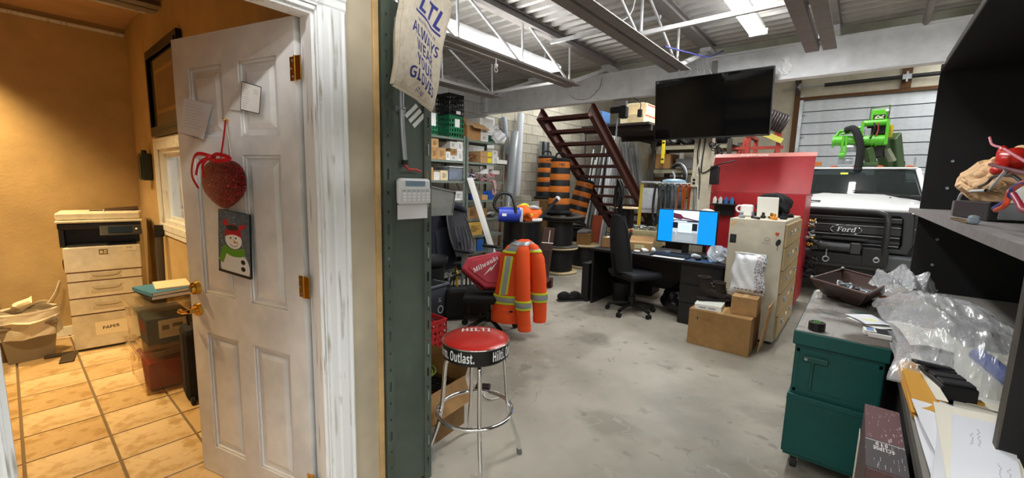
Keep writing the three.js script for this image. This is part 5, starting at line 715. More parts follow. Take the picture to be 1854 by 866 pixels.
// =====================================================================  DRUMS, SPOOLS AND STAIRS BEHIND
M.spoolwood = worn(0xc9b48c, 0.85, 0, 3); M.cable = std(0x101013, 0.5); M.brownred = worn(0x583029, 0.55, 0, 2); M.orange = worn(0xe07a1c, 0.5, 0, 3); M.yellow = std(0xd8c022, 0.5);
{ // steel drum on a pallet
  const p = thing('wood_pallet', 'dark red stained pallet under the black steel drum', 'pallet', [4.72, 0, -3.72], 0.3); const pm = worn(0x4a2018, 0.8, 0, 2); for (let k = 0; k < 5; k++) obj('slat', box(0.8, 0.02, 0.11, 0, 0.13, -0.32 + k * 0.16), pm, p); for (const x of [-0.34, 0, 0.34]) obj('runner', box(0.09, 0.118, 0.76, x, 0.06, 0), pm, p);
  const t = thing('steel_drum', 'black steel drum behind the hi-vis jacket', 'drum', [4.72, 0.142, -3.72]);
  obj('shell', lathe([[0.0, 0.002], [0.275, 0.002], [0.285, 0.015], [0.28, 0.03], [0.28, 0.29], [0.29, 0.305], [0.28, 0.32], [0.28, 0.56], [0.29, 0.575], [0.28, 0.59], [0.28, 0.85], [0.288, 0.862], [0.288, 0.885], [0.278, 0.885], [0.274, 0.87], [0, 0.87]], 44), std(0x121214, 0.32), t); obj('bung', cyl(0.03, 0.03, 0.015, 0.15, 0.877, 0.1, 14), M.galv, t); obj('label', cyl(0.2806, 0.2806, 0.12, 0, 0.72, 0, 12, 0, -0.3, 0), std(0x1d1d20, 0.6), t).scale.set(1, 1, 1);
  const Y = 1.016;
  const bt = thing('blue_blower', 'blue blower tool with a black hose on the drum top', 'blower', [4.5, Y + 0.0, -3.78], -0.75); bt.scale.setScalar(1.2); obj('base_box', box(0.26, 0.16, 0.17, 0.02, 0.08, 0, 0.01), M.cardw[0], bt); obj('body', [cyl(0.085, 0.085, 0.24, -0.02, 0.085, 0.1, 20, 0, 0, PI / 2), box(0.2, 0.1, 0.1, 0.02, 0.1, 0.1, 0.03)], std(0x223fb4, 0.4), bt); obj('hose', tube([[-0.12, 0.1, 0.1], [-0.19, 0.2, 0.09], [-0.12, 0.32, 0.08], [0.0, 0.31, 0.09], [0.04, 0.2, 0.15], [0.05, 0.1, 0.17]], 0.02, 34, 9), M.black, bt); obj('rating_label', box(0.05, 0.03, 0.003, -0.08, 0.09, 0.187), M.paper, bt);
  const hv = thing('hivis_vest', 'folded orange and lime hi-vis vest on the drum top', 'vest', [4.88, Y, -3.78], -0.2); hv.scale.setScalar(1.3); obj('cloth', wob(sph(1, 0, 0.07, 0, 0.19, 0.085, 0.13, 24), 0.018, 24, 2), std(0xe8641c, 0.75), hv); obj('band', wob(tor(0.1, 0.022, -0.02, 0.11, 0.02, PI / 2 + 0.5, 0, 0.5, 26, 8), 0.012, 20, 1), std(0xc9d82e, 0.6), hv); obj('band', wob(tor(0.08, 0.018, 0.06, 0.12, 0.03, 1.1, 0.4, 0, 24, 8), 0.012, 20, 4), std(0xb7babb, 0.4, 0.2), hv);
  one('white_board_offcut', 'white board offcut lying on the drum top beside the vest', 'board', box(0.2, 0.03, 0.14, 0, 0.015, 0, 0.003), M.white, [4.92, Y, -3.6], 0.6);
  const yh = thing('yellow_hose', 'yellow hose strands hanging down the side of the drum', 'hose', [5.02, 0, -3.72]); for (let k = 0; k < 4; k++) obj('strand', tube([[-0.12, Y + 0.02, -0.03 - 0.02 * k], [-0.02 + 0.012 * k, Y + 0.03, 0.0 - 0.02 * k], [0.03 + 0.014 * k, Y - 0.12, 0.02 - 0.02 * k], [0.05 + 0.012 * k, Y - 0.36, 0.03 - 0.02 * k], [0.055 + 0.012 * k, Y - 0.55 + 0.05 * k, 0.03 - 0.02 * k]], 0.009, 22, 7), std(k % 2 ? 0xd9b92a : 0xc8a61f, 0.5), yh);
  const mb = thing('brown_board', 'worn dark red panel with a tied cord leaning beside the drum', 'panel', [5.3, 0.0, -3.75], -0.25); mb.rotation.z = -0.12; obj('panel', box(0.24, 0.86, 0.03, 0, 0.45, 0, 0.004), worn(0x4d332d, 0.6, 0, 2), mb); obj('cord', [box(0.245, 0.012, 0.034, 0, 0.64, 0), box(0.012, 0.2, 0.034, 0.02, 0.74, 0)], M.paper, mb); obj('inset', box(0.12, 0.22, 0.006, 0.01, 0.42, 0.016, 0.002), worn(0x3c2824, 0.6), mb);
}
function spool(label, pos, r, h, core, ft, wood, ry = 0) {
  const t = thing('cable_spool', label, 'cable spool', pos, ry), fl = (y) => lathe([[r * 0.12, y], [r, y], [r, y + ft], [r * 0.12, y + ft], [r * 0.12, y]], 40);
  obj('flange', fl(0), wood, t); obj('flange', fl(h - ft), wood, t); const pr = []; const n = 16, hh = h - 2 * ft; for (let k = 0; k <= n * 2; k++) pr.push([core + (k % 2 ? 0.011 : 0), ft + hh * k / (n * 2)]); obj('cable_winding', lathe(pr, 36), M.cable, t); obj('hub', cyl(r * 0.13, r * 0.13, h + 0.004, 0, h / 2, 0, 16), M.black, t);
  for (let k = 0; k < 4; k++) { const a = k * PI / 2 + 0.4; obj('bolt', cyl(0.012, 0.012, 0.012, Math.cos(a) * r * 0.35, h + 0.004, Math.sin(a) * r * 0.35, 8), M.galv, t); } return t;
}
spool('wooden cable spool of black cable on the floor, lower of the stack under the drum', [6.22, 0, -4.05], 0.33, 0.46, 0.235, 0.035, M.spoolwood); const blackplastic = std(0x1b1b1d, 0.6);
spool('black cable spool stacked on the wooden one beside the dark panel', [6.22, 0.462, -4.05], 0.33, 0.49, 0.22, 0.03, worn(0x56524a, 0.7, 0, 2));
spool('wooden cable spool of thick black cable on the floor by the desk', [6.98, 0, -3.98], 0.31, 0.44, 0.22, 0.035, M.spoolwood, 0.5);
spool('dark cable spool under the leaning traffic drum', [7.4, 0, -4.52], 0.34, 0.72, 0.26, 0.035, worn(0x3b3731, 0.7, 0, 2));
spool('wooden spool at the foot of the stairs, lower of two', [7.36, 0, -3.36], 0.32, 0.72, 0.2, 0.04, M.spoolwood); spool('narrow wooden spool of black cable under the hanging black coil, upper of two', [7.36, 0.722, -3.36], 0.29, 0.44, 0.15, 0.03, M.spoolwood, 0.3);
{ const t = thing('ring_lid', 'dusty black plastic ring base lying tilted on the spool stack', 'lid', [6.2, 0.965, -4.0], 0.4); obj('ring', lathe([[0.22, 0.02], [0.3, 0.01], [0.37, 0.03], [0.375, 0.055], [0.36, 0.06], [0.3, 0.035], [0.22, 0.045], [0.2, 0.03], [0.22, 0.02]], 40), std(0x4a4946, 0.75), t); obj('inner_rib', tor(0.255, 0.012, 0, 0.042, 0, PI / 2), std(0x2b2b2a, 0.7), t); t.rotation.z = 0.05;
  one('cardboard_box', 'dusty brown cardboard box on the floor spool near the stairs', 'box', [box(0.34, 0.2, 0.24, 0, 0.1, 0, 0.004)], M.card[3], [6.98, 0.445, -3.98], 0.35); one('grey_tarp', 'folded grey plastic sheet on the dusty cardboard box', 'sheet', wob(box(0.28, 0.06, 0.2, 0, 0.03, 0, 0.02), 0.012, 24, 3), std(0x8b8d8e, 0.6), [6.98, 0.65, -3.98], 0.2); }
function trafficDrum(label, pos, ry, letters, h = 0.98, r = 0.2, lean) {
  const t = thing('traffic_drum', label, 'traffic drum', pos, ry, 'orange and black traffic drums'); const n = 8, hh = h * 0.9, rr = (y) => r * (1.06 - 0.16 * y / hh);
  for (let k = 0; k < n; k++) { const y0 = 0.06 + (hh - 0.06) * k / n, y1 = 0.06 + (hh - 0.06) * (k + 1) / n, a = rr(y0), b = rr(y1); obj(k % 2 ? 'orange_band' : 'black_band', lathe([[a - 0.004, y0], [a, y0 + 0.006], [b, y1 - 0.006], [b - 0.004, y1]], 32), k % 2 ? M.orange : M.cable, t); }
  obj('base', lathe([[0, 0], [r * 1.25, 0], [r * 1.28, 0.03], [r * 1.12, 0.05], [r * 1.06, 0.065], [0, 0.065]], 32), M.rubber, t); const rt = rr(hh); obj('top', lathe([[rt - 0.004, hh], [rt * 1.05, hh + 0.01], [rt * 1.05, hh + 0.035], [rt * 0.85, hh + 0.06], [rt * 0.5, hh + 0.065], [0, hh + 0.065]], 32), M.rubber, t); obj('handle', tube([[-rt * 0.5, hh + 0.06, 0], [-rt * 0.42, hh + 0.13, 0], [0, hh + 0.155, 0], [rt * 0.42, hh + 0.13, 0], [rt * 0.5, hh + 0.06, 0]], 0.016, 20, 8), M.rubber, t);
  if (letters) { const y0 = 0.06 + (hh - 0.06) * 7 / n, y1 = hh, g = sheet(1, 1, 14, 1, (u, v) => { const a = (u - 0.5) * 1.1, y = y0 + (y1 - y0) * (0.15 + 0.7 * v), q = rr(y) + 0.002; return [Math.sin(a) * q, y, Math.cos(a) * q]; }); obj('stencil', g, decal(print(192, 96, (c, w, hgt) => { c.clearRect(0, 0, w, hgt); c.fillStyle = '#1c120a'; c.font = 'bold 74px sans-serif'; c.textAlign = 'center'; c.fillText(letters, w / 2, 74); }), 0.7), t); }
  return t;
}
trafficDrum('orange and black traffic drum with a carry handle standing on the cable spools', [6.26, 1.04, -4.12], -0.85, 'TRI', 1.0, 0.185);
{ const c = thing('wood_crate', 'tall plywood crate in the corner under the rear traffic drum', 'crate', [7.4, 0, -5.22]); for (const [w, d, x, z] of [[0.5, 0.02, 0, 0.24], [0.5, 0.02, 0, -0.24], [0.02, 0.48, 0.24, 0], [0.02, 0.48, -0.24, 0]]) obj('side_panel', box(w, 1.2, d, x, 0.6, z), M.card[3], c); obj('lid', box(0.52, 0.03, 0.52, 0, 1.215, 0), M.card[1], c); }
trafficDrum('orange and black traffic drum standing in the corner behind the other drum', [7.4, 1.232, -5.22], -0.75, 'GT', 0.95, 0.195);
{ const d = trafficDrum('short orange and black traffic drum leaning toward the stairs', [7.3, 0.79, -4.42], -0.7, 'TR', 0.92, 0.19); d.rotation.order = 'YXZ'; d.rotation.z = -0.24; const cn = thing('orange_flag', 'dirty orange board standing beside the leaning traffic drum', 'board', [7.62, 0.0, -4.12], -0.7); obj('panel', box(0.22, 0.95, 0.03, 0, 0.475, 0, 0.004, 0, 0, -0.1), worn(0x9c4320, 0.7), cn); obj('edge', box(0.025, 0.94, 0.034, -0.11, 0.475, 0, 0, 0, 0, -0.1), M.brownred, cn); }
{ // green coil, blocks and post stub at the left of the drums
  const c = thing('green_hose', 'coil of green garden hose on a shelf board near the drums', 'hose', [5.98, 1.135, -4.72]); for (let k = 0; k < 5; k++) obj('loop', tor(0.17 + 0.008 * (k % 2), 0.014, 0.01 * k, 0.018 + 0.026 * k, 0, PI / 2, 0, 0, 30, 7), std(0x1c6a3a, 0.5), c);
  one('block_pallet', 'pale boarded ledge under the green hose coil', 'ledge', [box(0.6, 0.03, 0.44, 0, 1.105, 0), box(0.05, 1.09, 0.05, -0.26, 0.545, 0.18), box(0.05, 1.09, 0.05, 0.26, 0.545, 0.18), box(0.05, 1.09, 0.05, -0.26, 0.545, -0.18), box(0.05, 1.09, 0.05, 0.26, 0.545, -0.18), box(0.56, 0.06, 0.02, 0, 1.06, 0.2)], M.paintwood, [5.98, 0.0, -4.72]).userData.label = 'pale boarded stand under the green hose coil';
  one('carton_tray', 'white carton tray holding the green hose coil', 'tray', [box(0.46, 0.012, 0.4, 0, 0.006, 0), box(0.46, 0.12, 0.01, 0, 0.06, 0.2)], M.cardw[1], [5.98, 1.122, -4.72]); const bl = one('foam_block', 'stack of grey foam blocks with a wire handle near the pipes', 'block', [box(0.3, 0.1, 0.24, 0, 0.05, 0, 0.01), box(0.26, 0.09, 0.2, 0.01, 0.146, 0, 0.01), tube([[-0.06, 0.19, 0], [-0.05, 0.23, 0], [0.05, 0.23, 0], [0.06, 0.19, 0]], 0.008, 12, 6)], worn(0x9b9789, 0.9, 0, 2), [5.62, 1.152, -4.45]); one('timber_stub', 'upright timber stub carrying the grey foam blocks', 'timber', box(0.14, 1.15, 0.14, 0, 0.575, 0, 0.004), woodm(0xb09a6a, 1, 0.8), [5.62, 0, -4.45]);
  const f = thing('black_pole', 'black padded pole with a white tip lying across the drums', 'pole'); const a = onX(1008, 362, 5.9), b = onX(972, 402, 5.45); obj('shaft', bar(b.toArray(), a.toArray(), 0.028, 12), M.blackmat, f); const e = a.clone().addScaledVector(a.clone().sub(b).normalize(), 0.05); obj('tip', bar(a.toArray(), e.toArray(), 0.045, 14), M.white, f);
}
// stairs: run down along +x
{
  const t = thing('metal_stair', 'dark red steel staircase with open treads rising to the beam', 'staircase'); const P = (x) => 2.78 - (x - 5.98) * 0.706, z0 = -4.45, z1 = -3.45, xe = 9.9;
  for (const z of [z0, z1]) obj('stringer', [beam([6.03, P(6.03), z], [xe, P(xe) + 0.02, z], 0.012, 0.24), beam([6.03, P(6.03) + 0.115, z + 0.03], [xe, P(xe) + 0.135, z + 0.03], 0.07, 0.012), beam([6.03, P(6.03) - 0.115, z + 0.03], [xe, P(xe) - 0.095, z + 0.03], 0.07, 0.012)], M.brownred, t);
  for (let k = 0; k < 14; k++) { const x = 6.15 + k * 0.268, y = P(x) + 0.02; if (y < 0.05) break; obj('tread', [box(0.25, 0.012, z1 - z0 - 0.02, x, y, (z0 + z1) / 2), box(0.012, 0.05, z1 - z0 - 0.02, x - 0.125, y - 0.02, (z0 + z1) / 2), box(0.012, 0.05, z1 - z0 - 0.02, x + 0.125, y - 0.02, (z0 + z1) / 2)], M.brownred, t); }
  const c = thing('hanging_cable_coil', 'long coil of black cable hung on the stair stringer', 'cable', [onZ(1119, 362, -3.36).x, onZ(1119, 362, -3.36).y - 0.28, -3.36], 0.7); for (let k = 0; k < 9; k++) { const w = 0.13 + 0.012 * (k % 4), h = 0.3 + 0.018 * (k % 5); obj('loop', tube(Array.from({ length: 12 }, (_, i) => { const a = i / 12 * 2 * PI; return [Math.sin(a) * w + 0.008 * k - 0.03, 0.28 + Math.cos(a) * h, 0.012 * (k % 3) + 0.03 * Math.cos(a * 2 + k)]; }), 0.014, 40, 6, true), M.cable, c); } obj('tie', tor(0.06, 0.012, 0.0, 0.57, 0.02, 0, PI / 2), M.black, c);
}
// bundle of pipes leaning beside the stairs
{
  const mats = [std(0xd3d7db, 0.35, 0.3), std(0xe0e3e6, 0.35, 0.2), std(0xa9aeb3, 0.4, 0.4), std(0xdfe1e3, 0.4, 0.2), std(0x2a2b2e, 0.5)], R = rng(14); let k = 0;
  const lean = (tp, xt, bp, xb, r, m, label) => { const a = onZ(...tp, xt), b = onZ(...bp, xb), d = b.clone().sub(a), f = a.clone().addScaledVector(d, (0.004 - a.y) / d.y); one('pipe_length', label ?? 'long metal pipe in the bundle leaning beside the stairs', 'pipe', bar(f.toArray(), a.toArray(), r, 10), m, [0, 0, 0], 0, 'pipes leaning beside the stairs'); };
  for (let i = 0; i < 11; i++) lean([1112 + i * 3.2, 232 + (i % 4) * 4], -4.86 - 0.06 * (i % 3), [1098 + i * 3.4, 330], -4.8 - 0.06 * (i % 3), 0.024 + 0.014 * R(), mats[i % 4]);
  for (let i = 0; i < 11; i++) lean([1128 + i * 2.3, 258 + R() * 14], -4.62 - 0.05 * (i % 4), [1137 + i * 2.8, 350], -4.6 - 0.05 * (i % 4), 0.022 + 0.016 * R(), mats[(i + 2) % 4]);
  for (let i = 0; i < 14; i++) lean([1075 + i * 3.2, 262 + R() * 30], -5.2 - 0.06 * (i % 3), [1058 + i * 3.5, 380], -5.12 - 0.06 * (i % 3), 0.016 + 0.012 * R(), mats[(i * 3) % 5], 'thin rod in the bundle seen through the open stair treads');
  for (let i = 0; i < 4; i++) { const a = onZ(985 + i * 4, 205 + i * 3, -5.5), b = onZ(990 + i * 4, 300, -5.5); one('steel_channel', 'dark metal channel standing against the block wall behind the stairs', 'channel', [box(0.05, Math.min(a.y, 2.48), 0.03, 0, Math.min(a.y, 2.48) / 2, 0), box(0.008, Math.min(a.y, 2.48), 0.05, -0.025, Math.min(a.y, 2.48) / 2, 0.02)], i % 2 ? std(0x3b3d40, 0.5, 0.3) : M.galv, [a.x, 0.0, -5.56], 0.2 * i, 'channels standing against the block wall'); }
}
// mezzanine deck with long cartons
{
  const t = thing('storage_loft', 'dark plywood storage loft above the leaning pipes', 'loft'); const dm = worn(0x2f2620, 0.85, 0, 1), x0 = 7.55, x1 = 11.4, z1 = -3.1, zb = -4.5, y = 2.64;
  for (let k = 0; k < 4; k++) obj('plank', box(x1 - x0, 0.04, 0.345, (x0 + x1) / 2, y + 0.06, zb + 0.175 + k * 0.35), dm, t); for (const x of [7.7, 9.4, 11.2]) obj('joist', box(0.06, 0.1, z1 - zb, x, y - 0.01, (z1 + zb) / 2), dm, t); for (const [x, z] of [[7.85, -4.6], [11.2, -3.15], [9.6, -3.15], [11.2, -4.5]]) obj('post', box(0.07, y - 0.06, 0.07, x, (y - 0.06) / 2, z), M.steelgrey, t);
  const L = (label, x, yy, z, w, h, d, m) => { const b = thing('long_carton', label, 'box', [x, yy, z], 0, 'long cartons on the loft'); obj('carton', box(w, h, d, 0, h / 2, 0, 0.004), m, b); obj('red_stripe', box(w * 0.55, h * 0.14, 0.002, -w * 0.2, h * 0.86, d / 2 + 0.001), std(0xc23a30, 0.7), b); for (let k = 0; k < 3; k++) obj('stencil_mark', box(0.05, h * 0.2, 0.002, -w * 0.05 + k * 0.08, h * 0.45, d / 2 + 0.001), std(0x4a3a28, 0.8), b); return b; };
  const tn = worn(0xd9c49a, 0.85, 0, 2); L('long tan carton with red print on the loft edge, lower of two', 8.75, y + 0.082, -3.42, 2.2, 0.17, 0.34, tn); L('long tan carton with red print on the loft edge, upper of two', 8.8, y + 0.254, -3.5, 2.1, 0.2, 0.5, tn);
  one('pale_crate', 'big pale carton at the back of the loft', 'box', [box(1.6, 0.6, 0.5, 0, 0.3, 0, 0.004), box(1.61, 0.03, 0.51, 0, 0.3, 0)], worn(0xc9bfa4, 0.85), [9.6, y + 0.082, -4.02]); one('blue_shelf_poster', 'blue printed carton high against the block wall', 'box', [box(0.35, 0.3, 0.2, 0, 0.15, 0, 0.003), box(0.3, 0.02, 0.205, 0, 0.15, 0)], std(0x3f6da8, 0.6), [7.9, y + 0.082, -4.25]);
  const w = thing('winch_motor', 'dark hoist motor with a chain hanging below the beam', 'hoist', [5.97, 2.437, -2.85]); obj('case', [box(0.1, 0.18, 0.12, 0, 0.2, 0, 0.02), cyl(0.05, 0.05, 0.16, 0, 0.24, -0.12, 16, PI / 2)], M.black, w); obj('bracket', box(0.05, 0.1, 0.2, 0, 0.33, -0.06), M.steelgrey, w); for (let k = 0; k < 16; k++) obj('chain_link', tor(0.013, 0.004, 0, 0.11 - k * 0.021, -0.1, 0, (k % 2) * PI / 2, 0, 10, 5), M.galv, w); obj('control_box', box(0.05, 0.11, 0.06, -0.02, 0.16, 0.26, 0.008), std(0x2c3330, 0.5), w); obj('control_cable', tube([[0, 0.36, 0.0], [-0.02, 0.38, 0.15], [-0.02, 0.3, 0.26], [-0.02, 0.2, 0.26]], 0.006, 16, 6), M.black, w);
}
// pallet rack with dark stores behind the post
{
  const t = thing('pallet_rack', 'grey pallet rack of dark stores behind the hanging cables', 'rack', [8.9, 0, -2.65]); const gm = worn(0x8c8a72, 0.6, 0.2, 2);
  for (const z of [-0.7, 0.7]) for (const x of [-0.4, 0.4]) obj('upright', box(0.07, 2.45, 0.07, x, 1.225, z), std(0x35332d, 0.6), t); for (const y of [0.5, 1.3, 1.86, 2.32]) { for (const x of [-0.4, 0.4]) obj('beam', box(0.04, 0.07, 1.4, x, y, 0), gm, t); obj('deck_board', box(0.8, 0.02, 1.4, 0, y + 0.045, 0), worn(0x3a2f25, 0.9), t); }
  const st = (n, l, c, w, h, d, x, y, z, m) => one(n, l, c, [box(w, h, d, 0, h / 2, 0, 0.005), box(w * 1.003, 0.03, d * 1.003, 0, h * 0.5, 0)], m, [8.9 + x, y, -2.65 + z]);
  st('store_box', 'brown carton with a dark opening on the upper rack shelf', 'box', 0.5, 0.3, 0.45, -0.1, 1.916, -0.6, M.card[3]); st('store_box', 'dusty dark carton on the middle rack shelf', 'box', 0.5, 0.4, 0.6, -0.05, 1.356, -0.5, worn(0x5a4630, 0.9)); st('store_box', 'brown carton behind the coiled hose on the rack', 'box', 0.4, 0.3, 0.5, -0.1, 1.356, 0.2, M.card[3]); st('store_box', 'black storage case on the lower rack shelf', 'box', 0.6, 0.5, 1.3, 0, 0.556, -0.1, M.blackmat); st('store_box', 'white carton at the post end of the upper rack shelf', 'box', 0.45, 0.25, 0.4, -0.1, 1.916, 0.35, M.cardw[0]); st('store_box', 'grey machine part box on the upper rack shelf', 'box', 0.4, 0.2, 0.35, -0.05, 1.916, -0.12, std(0x6d6d70, 0.6));
  const h = thing('hose_coil', 'coil of black hose hung in front of the rack', 'hose', [8.42, 1.73, -2.83], 1.0); for (let k = 0; k < 6; k++) obj('loop', tor(0.24 + 0.012 * (k % 3), 0.014, 0.01 * k, 0.006 * k, 0.015 * (k % 3), 0.1, 0, 0, 30, 7), k % 3 === 2 ? M.galv : M.cable, h);
  const yl2 = thing('spirit_level', 'long yellow spirit level hung upright on the rack', 'level', [...onX(1199, 296, 8.4).toArray()]); obj('rail', box(0.03, 0.5, 0.06, 0, 0.25, 0, 0.004), M.yellow, yl2); for (const y of [0.08, 0.4]) obj('vial', box(0.032, 0.03, 0.05, 0, y, 0.002), M.cable, yl2);
  for (let k = 0; k < 4; k++) one('dark_bundle', 'dark bundle of conduit fittings on the rack shelf', 'fittings', wob(sph(0.13, 0, 0.12, 0, 1.2, 0.9, 1, 14), 0.02, 20, k), k % 2 ? M.blackmat : std(0x4a4a4c, 0.6, 0.3), [8.75, 2.377, -3.1 + k * 0.32], k, 'dark bundles on the rack');
}
// orange upright rack and coil near the garage door
{
  const t = thing('orange_rack', 'orange steel rack frame behind the red tool chest', 'rack', [9.2, 0, -1.6]); const om = worn(0xa8382c, 0.6, 0.1, 3);
  for (const [x, z] of [[0.35, -0.31], [-0.35, -0.12], [0.35, -0.12], [-0.35, 0.36]]) obj('upright', box(0.07, 2.55, 0.07, x, 1.275, z), om, t); for (const y of [2.3]) obj('cross_beam', [box(0.05, 0.05, 1.0, -0.35, y, -0.06)], om, t); obj('diagonal', beam([-0.35, 1.75, -0.5], [-0.35, 2.45, -0.15], 0.03, 0.05), om, t); obj('diagonal', beam([-0.35, 2.1, 0.3], [-0.35, 2.4, 0.5 - 0.14], 0.03, 0.04), M.black, t); obj('arm', [beam([-0.45, 2.62, -0.02], [-0.4, 2.4, 0.42], 0.06, 0.09)], std(0xc9bf5a, 0.6), t); obj('top_beam', box(0.8, 0.05, 0.08, 0, 2.52, -0.12), om, t);
  const c = thing('conduit_coil', 'coil of dark corrugated conduit on the orange rack', 'conduit', [8.8, 2.86, -1.36], 0.35); for (let k = 0; k < 10; k++) obj('loop', tor(0.15, 0.022, 0, -0.018 * k, -0.2 + k * 0.042, 0.35, 0, 0, 22, 7), std(0x3a3134, 0.35), c);
  one('red_tag', 'small red sign on the beige wall beside the garage door', 'sign', box(0.01, 0.2, 0.1), std(0xb23326, 0.6), [XG - 0.006, 2.98, -1.75]);
}
// timber post with outlet, wires and cable hanks
{
  const t = thing('timber_post', 'cream painted timber post under the beam with an outlet and cables', 'post', [6.02, 0, -1.68]); obj('post', [box(0.14, YB0, 0.15, 0, YB0 / 2, 0.03, 0.004)], M.paintwood, t); obj('side_board', box(0.1, YB0 - 0.2, 0.07, -0.01, (YB0 - 0.2) / 2, -0.085, 0.003), M.paintwood, t); const ob = obj('outlet_box', box(0.06, 0.14, 0.09, -0.09, 1.63, -0.07, 0.006), M.paintwood, t); obj('socket', [cyl(0.018, 0.018, 0.004, -0.121, 1.655, -0.07, 12, 0, 0, PI / 2), cyl(0.018, 0.018, 0.004, -0.121, 1.61, -0.07, 12, 0, 0, PI / 2)], M.black, ob);
  obj('cable', tube([[-0.08, 2.2, -0.02], [-0.085, 1.9, -0.03], [-0.09, 1.75, -0.05], [-0.085, 1.5, -0.02], [-0.08, 1.2, 0.0], [-0.085, 1.0, 0.02]], 0.008, 30, 6), M.white, t); obj('cable', tube([[-0.08, 2.2, 0.02], [-0.082, 1.8, 0.0], [-0.085, 1.75, 0.04], [-0.1, 1.85, 0.2], [-0.1, 1.9, 0.4]], 0.008, 26, 6), M.black, t); obj('cable', tube([[-0.08, 2.2, -0.05], [-0.082, 1.95, -0.06], [-0.082, 1.7, -0.01], [-0.082, 1.4, -0.005]], 0.007, 20, 6), M.black, t); obj('conduit', bar([-0.085, 0.9, -0.04], [-0.085, 1.56, -0.06], 0.012), M.galv, t); obj('lower_box', box(0.05, 0.12, 0.1, -0.09, 1.05, 0.02, 0.006), M.paintwood, t);
  const r = thing('hook_rail', 'steel rail holding the hanks of cable beside the post', 'rail', [6.12, 1.6, -2.06]); obj('rail', bar([0, 0, -0.32], [0, 0, 0.3], 0.012), M.galv, r); for (let k = 0; k < 7; k++) obj('hook', tor(0.02, 0.005, -0.015, -0.02, -0.26 + k * 0.085, 0, 0, 0, 12, 5), M.galv, r);
  const cols = [0x2b2c2f, 0x54575b, 0x3a3c3f, 0x75787b, 0xb0561f, 0xc9682a, 0xc92c3a], names = ['black', 'dark grey', 'charcoal', 'grey', 'rust orange', 'orange', 'red'];
  cols.forEach((c, i) => { const h = thing('cable_hank', names[i] + ' extension cable hank hanging on the steel rail', 'cable', [6.1, 1.575, -2.32 + i * 0.085], PI / 2 + 0.15 * Math.sin(i * 2), 'cable hanks on the rail'); const m = std(c, 0.55), R = rng(i + 60); for (let k = 0; k < 6; k++) { const w = 0.035 + 0.02 * R(), L = 0.5 + 0.12 * R(), dz = (R() - 0.5) * 0.05; obj('strand', tube([[-w * 0.5, -0.01, dz], [0, 0.012, dz], [w * 0.5, -0.01, dz], [w, -L * 0.4, dz + 0.01], [w * 0.8, -L * 0.85, dz], [0, -L, dz], [-w * 0.8, -L * 0.85, dz - 0.01], [-w, -L * 0.4, dz]], 0.0105, 30, 6, true), m, h); } });
  one('black_box_device', 'black charger box mounted on the right side of the post', 'charger', [box(0.08, 0.24, 0.1, 0, 0.12, 0, 0.01), box(0.085, 0.02, 0.08, 0, 0.18, 0), box(0.085, 0.02, 0.08, 0, 0.08, 0)], M.black, [5.99, 1.6, -1.52]); tangle('knot of black leads hanging below the television', 'lead_knot', 'cable', [5.85, 1.98, -1.5], 7, [0.1, 0.12, 0.1], 0.007, [M.black], 91, 0.06);
}
{ // shop vacuum on a dark cabinet and the step ladder
  const c = thing('dark_cabinet', 'dark steel cabinet under the blue shop vacuum', 'cabinet', [7.0, 0, -2.35]); obj('body', box(0.5, 1.2, 0.7, 0, 0.6, 0, 0.006), M.blackmat, c); obj('door', box(0.015, 1.1, 0.33, -0.255, 0.6, 0.17, 0.003), M.black, c); obj('door', box(0.015, 1.1, 0.33, -0.255, 0.6, -0.17, 0.003), M.black, c);
  const v = thing('shop_vacuum', 'blue grey shop vacuum with a domed lid behind the cables', 'vacuum', [6.92, 1.202, -2.36]); const bm = std(0x6d93a8, 0.45); obj('tub', lathe([[0.0, 0.0], [0.16, 0], [0.19, 0.3], [0, 0.3]], 30), std(0x4a606d, 0.5), v); obj('lid', lathe([[0.2, 0.3], [0.205, 0.32], [0.2, 0.36], [0.19, 0.42], [0.17, 0.46], [0.1, 0.48], [0, 0.485]], 30), bm, v); obj('rim', tor(0.202, 0.012, 0, 0.35, 0, PI / 2), bm, v); obj('cord', tube([[0, 0.48, 0], [0.0, 0.54, 0], [-0.02, 0.6, -0.03]], 0.012, 10, 6), M.white, v);
  const l = thing('step_ladder', 'yellow step ladder with grey treads folded beside the pipes', 'ladder', [6.62, 0, -2.62], -PI / 2 + 0.2), ym = std(0xcfb81e, 0.5), R2 = (x, y) => [x, y, -0.1 * y / 1.62]; l.rotation.y = -1.2; for (const s of [-1, 1]) obj('side_rail', beam([s * 0.17, 0.0, 0.18], [s * 0.13, 1.62, -0.02], 0.03, 0.05), ym, l); for (const s of [-1, 1]) obj('rear_leg', beam([s * 0.16, 0.0, -0.18], [s * 0.13, 1.6, -0.06], 0.025, 0.04), ym, l); for (let k = 0; k < 4; k++) obj('tread', box(0.3 - k * 0.02, 0.025, 0.09, 0, 0.3 + k * 0.3, 0.14 - k * 0.04), M.galv, l); obj('top_plate', box(0.3, 0.03, 0.18, 0, 1.62, -0.04, 0.005), M.galv, l); obj('tread_panel', box(0.23, 0.4, 0.012, 0, 1.33, 0.03, 0, -0.12), M.galv, l); for (const s of [-1, 1]) obj('foot', box(0.04, 0.03, 0.06, s * 0.17, 0.015, 0.18), M.rubber, l);
}

